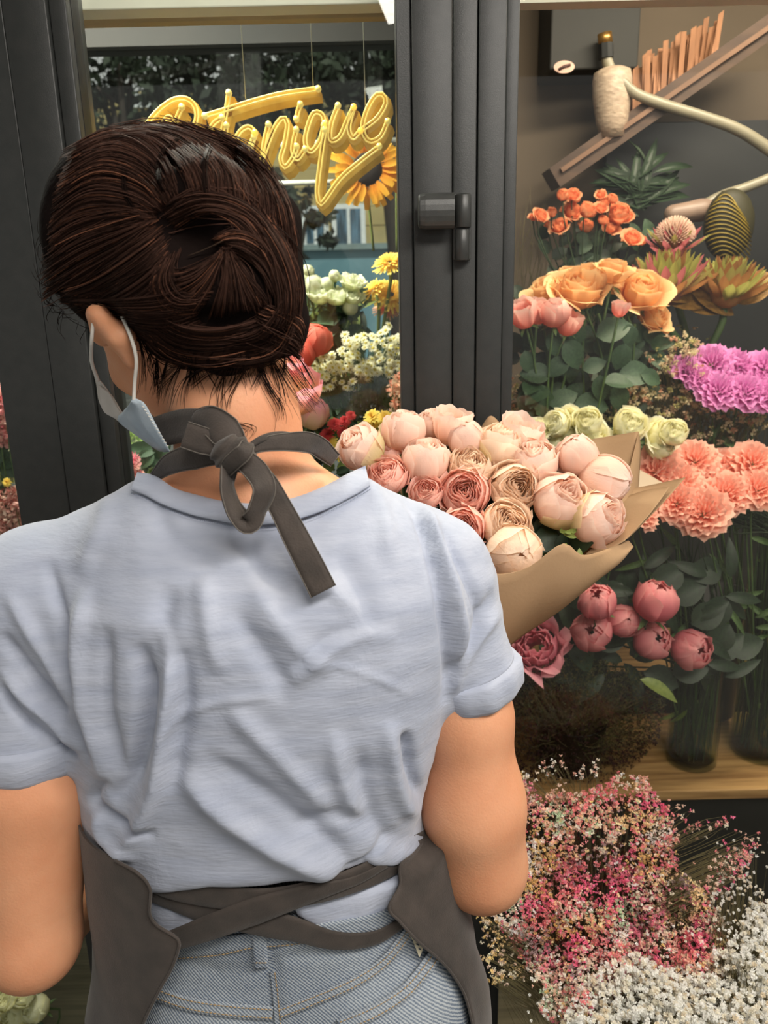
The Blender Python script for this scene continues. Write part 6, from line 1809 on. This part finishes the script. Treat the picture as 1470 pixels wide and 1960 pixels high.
# dim dried bunch in a black pot
db = thing('dried_bunch', 'dim olive and plum dried gypsophila bunch behind the glass right of her arm', 'flower', tuple(P(1090, 1470, 1.47)))
po = [(975, 1275), (1040, 1255), (1130, 1250), (1230, 1290), (1275, 1340), (1260, 1420), (1200, 1480), (1150, 1500), (1000, 1500), (975, 1400)]
q = sample_poly(po, 5200, frng)
cl_ = np.where((q[:, 1]+frng.normal(size=len(q))*40 < 1375)[:, None], pal((92, 96, 60), (74, 80, 50), (112, 108, 70))[frng.choice(3, len(q))], pal((84, 54, 56), (72, 56, 44), (60, 44, 46))[frng.choice(3, len(q))])
pos = Pm(q[:, 0], q[:, 1], 1.36+.14*frng.rand(len(q))); cloud('dried_florets', pos, frng.uniform(.0018, .0042, len(q)), cl_, db, M_floret, base=crumple(7, 6), seed=11)
pc = P(1088, 1480, 1.47); twigs('twigs', np.tile(T_([pc[0], 1.47, .62]), (700, 1))+frng.normal(size=(700, 3))*.02, pos[frng.choice(len(pos), 700)], .0006, M_twig, db, .02, 19)
bucket('black_pot', 'round black pot holding the dim dried bunch on the wooden shelf', 'pot', pc[0], 1.47, Zsh+.001, Zsh+.11, .062, .075, mat('pot_black', srgb(16, 17, 18), .35, srgb(12, 13, 14)))

# reflections of the shop in the right glass, built as solid things behind it
M_paperroll = mat('paper_sleeve', srgb(160, 114, 82), .75, srgb(140, 98, 70), 14, stretch=(6, 1, 1)); M_plank = mat('dark_plank', srgb(84, 62, 46), .6, srgb(66, 48, 36), 8, stretch=(1, 6, 6))
a, b = P(1062, 340, 1.93), P(1490, 40, 1.89)
def slab(a, b, hw, dy, name, m, label, cat):
    t = unit(b-a); n_ = unit(np.cross(t, [0, 1, 0])); V = [p+n_*s*hw+T_([0, d, 0]) for p in (a, b) for s in (-1, 1) for d in (0, dy)]
    F = [(0, 1, 3, 2), (4, 6, 7, 5), (0, 4, 5, 1), (2, 3, 7, 6), (0, 2, 6, 4), (1, 5, 7, 3)]
    return tag(obj(name, mesh(name, V, F, False), m), label, cat)
slab(a, b, .024, .09, 'reflected_shelf', M_plank, 'reflected slanting brown shelf, built solid on the back wall under the paper sleeves', 'shelf')
slab(P(1075, 326, 1.92), P(1490, 40, 1.88), .005, .012, 'reflected_lip', mat('lip_wood', srgb(124, 92, 70), .6), 'pale front lip running along the reflected slanting brown shelf', 'trim')
sl = thing('reflected_sleeves', 'reflected upright bundle of thin brown paper sleeves, built solid in the slanting shelf', 'paper', tuple(P(1280, 140, 1.98)))
for k in range(34):
    t = k/33; x = 1208+t*165+frng.normal()*2; yb = 262-t*140; yt = 128-t*95+frng.uniform(-12, 16); lean = 14*(t-.3)
    p0, p1 = P(x-5, yb, 1.93+.05*frng.rand()), P(x+lean, yt, 1.93+.05*frng.rand()); w_ = .0065; n_ = T_([w_, .002, 0])
    V = [p0-n_, p0+n_, p1+n_+[0, 0, .01*frng.rand()], p1-n_, p0-n_+[0, .0015, 0], p0+n_+[0, .0015, 0], p1+n_+[0, .0015, 0], p1-n_+[0, .0015, 0]]
    F = [(0, 1, 2, 3), (7, 6, 5, 4), (0, 4, 5, 1), (1, 5, 6, 2), (2, 6, 7, 3), (3, 7, 4, 0)]
    o = obj('sleeve', mesh('sleeve', V, F, False), M_paperroll, sl); o.matrix_parent_inverse = parent_w(sl).inverted()
# reflected lamp built solid: hammered white shade and the pale curved arm
M_ham = mat('hammered_white', srgb(188, 168, 146), .5, srgb(164, 144, 124), 60, bump=.9, bscale=70, stretch=(1, 1, 2.2))
vc = P(1168, 200, 1.93); s_ = scl(1168, 200, 1.93); pr = [(.0, -60), (22, -58), (30, -30), (36, 10), (37, 40), (34, 56), (22, 62), (0, 63)]
V, F = tube_geo([vc+T_([(7-p[1]*.10)*s_*.5, 0, p[1]*s_]) for p in pr], [max(.001, p[0]*s_) for p in pr], 28)
tag(obj('reflected_shade', mesh('reflected_shade', V, F), M_ham), 'reflected white lampshade with hammered texture, built solid high on the back wall', 'lampshade')
M_arm = mat('pale_arm', srgb(150, 143, 122), .35, srgb(136, 130, 110), 6)
arm = thing('reflected_lamp', 'reflected pale curved lamp arm sweeping to the right edge from the white shade', 'lamp', tuple(P(1300, 230, 1.9)))
world_child(MB().tube(spline([P(1186, 150, 1.9), P(1215, 178, 1.9), P(1270, 200, 1.9), P(1350, 225, 1.9), P(1420, 252, 1.9), P(1500, 305, 1.9)], 30), np.linspace(.011, .0135, 30), 12), 'arm', M_arm, arm)
arm2 = thing('reflected_lamp', 'reflected short pale lamp arm with pinkish head above the hairy protea', 'lamp', tuple(P(1400, 370, 1.92)))
world_child(MB().tube(spline([P(1335, 400, 1.9), P(1380, 375, 1.9), P(1430, 358, 1.9), P(1500, 330, 1.9)], 16), .0115, 10), 'arm', M_arm, arm2)
def hd_f(p_): return smin(rcone(p_, P(1288, 410, 1.9), P(1342, 402, 1.9), .021, .024), rcone(p_, P(1342, 402, 1.9), P(1368, 390, 1.9), .022, .012), .01)
cc_ = P(1325, 402, 1.9); V, F = mesh_sdf(hd_f, cc_-.10, cc_+.10, .007); world_child(mesh('lamp_head', V, F), 'lamp_head', mat('head_plastic', srgb(150, 126, 110), .45), arm2)
# reflected dark box with its round sticker, reflected pipe, both built solid
bx = thing('reflected_box', 'reflected dark cabinet with small round pale sticker at the top', 'box', tuple(P(1150, 60, 1.95)))
world_child(MB().box((P(1048, 100, 1.98)[0], 1.95, P(1100, 140, 1.98)[2]), (P(1215, 100, 1.98)[0], 2.09, 2.25), .004), 'cabinet_body', M_dark, bx, smooth=False)
c = P(1080, 128, 1.945); V, F = tube_geo([c, c+T_([0, .006, 0])], 20*scl(1080, 128, 1.945), 32); V = c+(V-c)*T_([1, 1, .55]); world_child(mesh('round_sticker', V, F, False), 'round_sticker', mat('sticker', srgb(226, 186, 166), .6), bx)
world_child(MB().tube([P(1070, 133, 1.943), P(1080, 127, 1.943), P(1092, 124, 1.943)], .0032, 6), 'sticker_mark', mat('sticker_ink', srgb(90, 60, 54), .6), bx)
pi = thing('reflected_pipe', 'reflected short pipe with brass ring and black nut above the white shade', 'pipe', tuple(P(1160, 90, 1.92)))
world_child(MB().tube([P(1157, 64, 1.92), P(1159, 84, 1.92)], .0155, 16), 'brass_ring', M_brass, pi)
world_child(MB().tube([P(1159, 84, 1.92), P(1160, 112, 1.92)], .0165, 8), 'black_nut', M_black, pi, smooth=False)
world_child(MB().tube(spline([P(1160, 108, 1.92), P(1166, 128, 1.92), P(1180, 150, 1.92)], 10), .012, 12), 'pipe', M_arm, pi)

# ------------------------------------------------------------------ flowers of the left window
def daisy_mesh(n, w, L, dome, seed, layers=1, name='ray_petals'):
    r = np.random.RandomState(seed); mb = MB()
    for l in range(layers):
        for k in range(n):
            a = 2*math.pi*(k+.5*l)/n+r.normal()*.05; ln = L*(1-.17*l)*r.uniform(.9, 1.05); el = math.radians(4+17*l+r.normal()*4); V = []; v = []
            for i in range(4):
                s = i/3; ww = w*(.35+.65*math.sin(min(1, s*1.25)*2.6)); 
                for u in (-1, 0, 1):
                    rr = .22*dome+s*ln; z = rr*math.sin(el)-(.03 if u == 0 else 0)-.10*s*s
                    V.append((rr*math.cos(el)*math.cos(a)-u*ww*math.sin(a), rr*math.cos(el)*math.sin(a)+u*ww*math.cos(a), z)); v.append(s)
            mb.add(V, grid_faces(3, 4), v)
    return mesh(name, np.concatenate(mb.V), mb.F, True, v=np.concatenate(mb.v))
D_GER = daisy_mesh(30, .075, .80, 1, 1, 3); D_SUN = daisy_mesh(22, .10, .62, 2.0, 2, 2); D_CHA = daisy_mesh(11, .16, .62, 1.4, 3, 1); D_MUM = daisy_mesh(18, .12, .85, .4, 4, 4)
V, F = mesh_sdf(lambda p_: ell(p_, (0, 0, 0), (.42, .42, .22)), (-.6, -.6, -.4), (.6, .6, .4), .1); DISC = mesh('flower_disc', V, F)
M_sundisc = mat('sunflower_disc', srgb(48, 34, 28), .8, srgb(30, 24, 22), 30, bump=.8); M_chadisc = mat('chamomile_disc', srgb(206, 190, 70), .7)
PM_sun = petal_mat('sunflower', srgb(232, 150, 40), srgb(248, 192, 62)); PM_cha = petal_mat('chamomile', srgb(240, 238, 200), srgb(248, 246, 220)); PM_gp = petal_mat('gerbera_pink', srgb(236, 120, 96), srgb(250, 206, 170)); PM_mr = petal_mat('mum_red', srgb(190, 40, 62), srgb(226, 84, 84))
def daisy(name, label, cat, p, dpx, axis, me, m, disc=None, ds=1.0, group=None, foot=None, sr=.003):
    c = P(*p); size = dpx/2*scl(*p); root = thing(name, label, cat, tuple(c), group); Wm = axis_matrix(c, unit(axis), size, frng.rand()*6)
    place('ray_petals', me, root, Wm, m)
    if disc: place('flower_disc', DISC, root, Wm@Matrix.Scale(ds, 4), disc)
    if foot is not None: world_child(MB().tube(spline([c-unit(axis)*size*.1, c-unit(axis)*.02, T_(foot)], 8), sr, 7), 'stem', M_leafy, root)
    return root
daisy('sunflower', 'sunflower with dark centre hanging behind the end of the lettering', 'flower', (702, 325, 1.75), 140, (.15, -1, .1), D_SUN, PM_sun, M_sundisc, 1.05, foot=P(715, 480, 1.80))
daisy('sunflower', 'sunflower partly cut by the dark frame right of the first one', 'flower', (768, 330, 1.80), 90, (.5, -1, .1), D_SUN, PM_sun, M_sundisc, 1.0, foot=P(760, 480, 1.85))
for i, (x, y, d, lab, m) in enumerate([(746, 505, 70, 'highest yellow gerbera beside the dark frame', PM_yellow), (714, 556, 62, 'yellow gerbera seen edge-on at the left of the three', PM_yellow), (748, 566, 78, 'yellow gerbera with pale centre below the highest one', PM_yellow), (742, 592, 60, 'pink and coral gerbera right under the yellow ones', PM_gp)]):
    daisy('gerbera', lab, 'flower', (x, y, 1.62+.02*i), d, ((-.2, -.5, .9), (-.6, -.3, .8), (.0, -.8, .6), (0, -.5, .9))[i], D_GER, m, M_leafy if i == 0 else None, .3, 'gerberas by the frame', P(712+8*i, 760, 1.68), .0038)
# lisianthus
lg = 'white lisianthus at the left window'
li = [(598, 545, 36, 'bud', 'upper left lisianthus bud by her hair'), (612, 562, 44, 'frill', 'open white lisianthus nearest her hair'), (645, 565, 42, 'frill', 'open white lisianthus in the middle of the spray'), (676, 540, 38, 'frill', 'faint white lisianthus highest at the right of the spray'), (674, 568, 34, 'frill', 'white lisianthus below the faint one on the right'), (670, 590, 26, 'bud', 'lowest small white lisianthus bud'), (625, 545, 26, 'bud', 'narrow lisianthus bud behind the two open ones'), (588, 520, 24, 'bud', 'topmost green-white lisianthus bud at her hair'), (580, 535, 26, 'bud', 'lisianthus bud touching her hair'), (640, 528, 20, 'bud', 'thin upright lisianthus bud over the middle bloom')]
for i, (x, y, d, st, lab) in enumerate(li):
    flower('lisianthus', st, lab, 'flower', (x, y, 1.60), d*1.12, (frng.normal()*.25, -.35, 1), PM_white, lg, stem_to=P(628, 720, 1.64), leaves=2, var=i % 3, stem_r=.0018)
lv = thing('window_foliage', 'green leaves and stems under the lisianthus in the left window', 'foliage', tuple(P(620, 620, 1.64)))
for k in range(90):
    x, y = frng.uniform(560, 690), frng.uniform(570, 690); place('leaf', LEAFN if k % 2 else LEAF, lv, vecmat(P(x, y, 1.64+.04*frng.rand()), T_([frng.normal()*.6, -.2, 1-frng.rand()*1.2]), (0, -1, .2), .052), [M_leafd, M_leaf, M_leafy][k % 3])
# green mass under the chamomile and its daisies
ch = thing('chamomile_bunch', 'bunch of small white chamomile daisies above fine green foliage', 'flower', tuple(P(680, 760, 1.5)))
q = np.vstack([sample_poly([(585, 690), (620, 672), (660, 650), (700, 640), (740, 632), (775, 640), (775, 700), (720, 715), (640, 720), (600, 730)], 215, frng), frng.normal(size=(30, 2))*[14, 16]+[605, 745], frng.normal(size=(10, 2))*[20, 8]+[660, 735], frng.normal(size=(22, 2))*[26, 14]+[735, 715], T_([[745, 622], [740, 628], [660, 640]])])
for k, (x, y) in enumerate(q):
    c = P(x, y, 1.50+.06*frng.rand()); s = frng.uniform(7, 11)*scl(x, y, 1.5); Wm = axis_matrix(c, unit([frng.normal()*.5, -.7, .7]), s, frng.rand()*6)
    fh = place('daisy_rays', D_CHA, ch, Wm, PM_cha); place('flower_disc', DISC, fh, Wm@Matrix.Scale(.8, 4), M_chadisc)
e = Pm(q[:, 0], q[:, 1], 1.53); twigs('stems', Pm(q[:, 0]*.6+690*.4, q[:, 1]+frng.uniform(50, 110, len(q)), 1.56), e, .0009, M_stem, ch, .01, 23)
qq = sample_poly([(600, 720), (770, 690), (775, 850), (640, 850), (610, 800)], 2600, frng)
cloud('fine_foliage', Pm(qq[:, 0], qq[:, 1], 1.56+.06*frng.rand(len(qq))), frng.uniform(.003, .008, len(qq)), pal((76, 118, 58), (52, 86, 44), (98, 138, 70), (38, 62, 36))[frng.choice(4, len(qq))], ch, M_floret, base=crumple(5, 12), seed=14)
bucket('tall_vase', 'dark vase hidden under the chamomile and gerberas', 'vase', P(690, 900, 1.6)[0], 1.64, .752, .98, .07, .09, M_black)
# proteas and pink tulips by her neck
flower('red_protea', 'bud', 'coral red protea head above the pink ones beside her hair', 'flower', (606, 652, 1.5), 62, (.4, -.4, .8), PM_red, None, stem_to=P(640, 800, 1.55))
flower('red_protea', 'peony', 'second coral protea half hidden behind the loose hair wisps', 'flower', (575, 678, 1.48), 60, (-.2, -.4, .9), PM_red, None, stem_to=P(640, 800, 1.55))
for i, (x, y, d, lab) in enumerate([(570, 745, 96, 'large pink protea bud right beside her neck'), (600, 792, 62, 'smaller pink and yellow protea bud below the large one'), (545, 700, 70, 'pink protea bud behind the hair wisps'), (556, 800, 60, 'pink protea bud touching her shoulder ribbon')]):
    flower('pink_protea', 'lily' if i % 2 == 0 else 'bud', lab, 'flower', (x, y, 1.36+.02*i), d, (.3, -.5, .8), PM_tulip, 'pink proteas beside the neck', stem_to=P(640, 900, 1.45), var=i % 3)
mg = 'small chrysanthemums at the bench front'
for i, (x, y, d, m, lab) in enumerate([(640, 812, 28, PM_mr, 'upper left red chrysanthemum'), (660, 806, 24, PM_mr, 'red chrysanthemum right of the upper left one'), (625, 832, 30, PM_mr, 'lower left red chrysanthemum beside the yellow one'), (672, 795, 20, PM_mr, 'small red chrysanthemum highest in the row'), (655, 826, 24, PM_mr, 'red chrysanthemum in the middle of the row'), (628, 848, 38, PM_yellow, 'lemon chrysanthemum just over the apron ribbon'), (646, 866, 34, PM_yellow, 'lemon chrysanthemum touching the bouquet'), (712, 798, 34, PM_yellow, 'golden chrysanthemum in the right of the row'), (716, 812, 30, PM_yellow, 'golden chrysanthemum just below its twin'), (738, 800, 34, PM_yellow, 'golden chrysanthemum next to the dark frame'), (700, 818, 22, PM_yellow, 'small golden chrysanthemum lowest of the right three'), (668, 840, 20, PM_gp, 'salmon chrysanthemum between the lemon ones and the bouquet')]):
    daisy('chrysanthemum', lab, 'flower', (x, y, 1.36+.01*(i % 3)), d*1.15, (frng.normal()*.3, -.8, .7), D_MUM, m, None, 1, mg, P(690, 900, 1.42), .0014)
fo2 = thing('bench_foliage', 'dark green leafy filler among the small chrysanthemums', 'foliage', tuple(P(670, 850, 1.4)))
for k in range(110):
    x, y = frng.uniform(560, 775), frng.uniform(790, 900); place('leaf', LEAFN if k % 2 else LEAF, fo2, vecmat(P(x, y, 1.39+.04*frng.rand()), T_([frng.normal(), -.3, frng.normal()]), (0, -1, .3), .03), [M_leafd, M_leaf, M_leafy][k % 3])
def blossom_mass(name, label, poly, n, Y, cols, size, seed, cat='flower', leaves=0):
    r = np.random.RandomState(seed); root = thing(name, label, cat, tuple(P(poly[0][0], poly[0][1], Y)))
    q = sample_poly(poly, n, r); pos = Pm(q[:, 0], q[:, 1], Y+.05*r.rand(n)); c = pal(*cols)
    cl = c[(np.abs(wnoise(np.c_[q/30.0, np.zeros(n)], 1.6, seed)*len(c)*1.2).astype(int)+r.randint(0, 2, n)) % len(c)]
    cloud('blossoms', pos, r.uniform(.7, 1.25, n)*size, cl, root, M_floret, base=crumple(7, 21), seed=seed)
    e0 = pos[r.choice(n, 24)]; s0 = e0.copy(); s0[:, 2] = .753; s0[:, 1] = Y+.03; twigs('stems', s0, e0, .0016, M_stem, root, .01, seed)
    for k in range(leaves):
        x, y = q[r.randint(n)]; place('leaf', LEAF, root, vecmat(P(x, y, Y-.01), T_([r.normal(), -.2, r.normal()]), (0, -1, .3), .045), M_leaf)
    return root
PK = ((240, 178, 178), (246, 206, 196), (232, 140, 156), (248, 228, 214))
blossom_mass('hydrangea', 'pink hydrangea head seen past the left edge of the dark frame', [(-30, 735), (14, 735), (26, 830), (22, 850), (-30, 860)], 420, 1.42, PK, .0085, 31)
blossom_mass('hydrangea', 'cream and green blossom mass lower down at the left picture edge', [(-30, 860), (26, 860), (40, 920), (-30, 935)], 200, 1.45, ((230, 232, 196), (200, 214, 150), (246, 240, 214)), .0075, 32, leaves=10)
blossom_mass('hydrangea', 'dusty pink hydrangea just above her left shoulder', [(-30, 935), (40, 935), (55, 1010), (30, 1075), (-30, 1080)], 460, 1.40, ((236, 190, 180), (214, 160, 150), (244, 216, 200), (190, 120, 110)), .0085, 33)
ye = daisy('chrysanthemum', 'single round yellow flower at the left picture edge', 'flower', (13, 923, 1.36), 20, (0, -1, .3), D_MUM, PM_yellow)
blossom_mass('window_greenery', 'pale green sprays seen between the mask and her shoulder', [(236, 815), (262, 815), (335, 880), (330, 920), (250, 920)], 420, 1.5, ((168, 196, 120), (214, 226, 180), (96, 142, 76), (120, 160, 92)), .006, 34, 'foliage', leaves=14)
blossom_mass('hydrangea', 'small pink hydrangea between the dark frame and her collar', [(240, 870), (262, 872), (276, 925), (242, 925)], 120, 1.42, PK, .0065, 35)
blossom_mass('window_greenery', 'salmon and cream stock blossoms along the frame right of the chamomile', [(748, 730), (778, 700), (778, 790), (745, 790)], 110, 1.46, ((250, 206, 180), (246, 178, 150), (250, 226, 200)), .007, 36)
# ivory roses at the lower left
for i, (x, y, d, st, lab) in enumerate([(2, 1905, 60, 'rosette', 'ivory rose at the left picture edge under her elbow'), (42, 1902, 48, 'rosette', 'ivory rose in the middle of the lower left cluster'), (68, 1930, 46, 'cup', 'rightmost small ivory rose over the wooden board'), (25, 1945, 60, 'rosette', 'lowest ivory rose cut by the bottom edge at the left'), (50, 1955, 40, 'cup', 'ivory rosebud at the bottom edge between the others')]):
    flower('ivory_rose', st, lab, 'flower', (x, y, 1.22+.01*i), d*1.12, (frng.normal()*.3, -.7, .8), PM_ivory, 'ivory roses at the lower left', stem_to=P(10, 2150, 1.30), leaves=1, var=i % 3)
bucket('flower_bucket', 'dark bucket under the ivory roses at the lower left', 'bucket', P(10, 2100, 1.32)[0], 1.34, .201, .33, .07, .09, M_black)
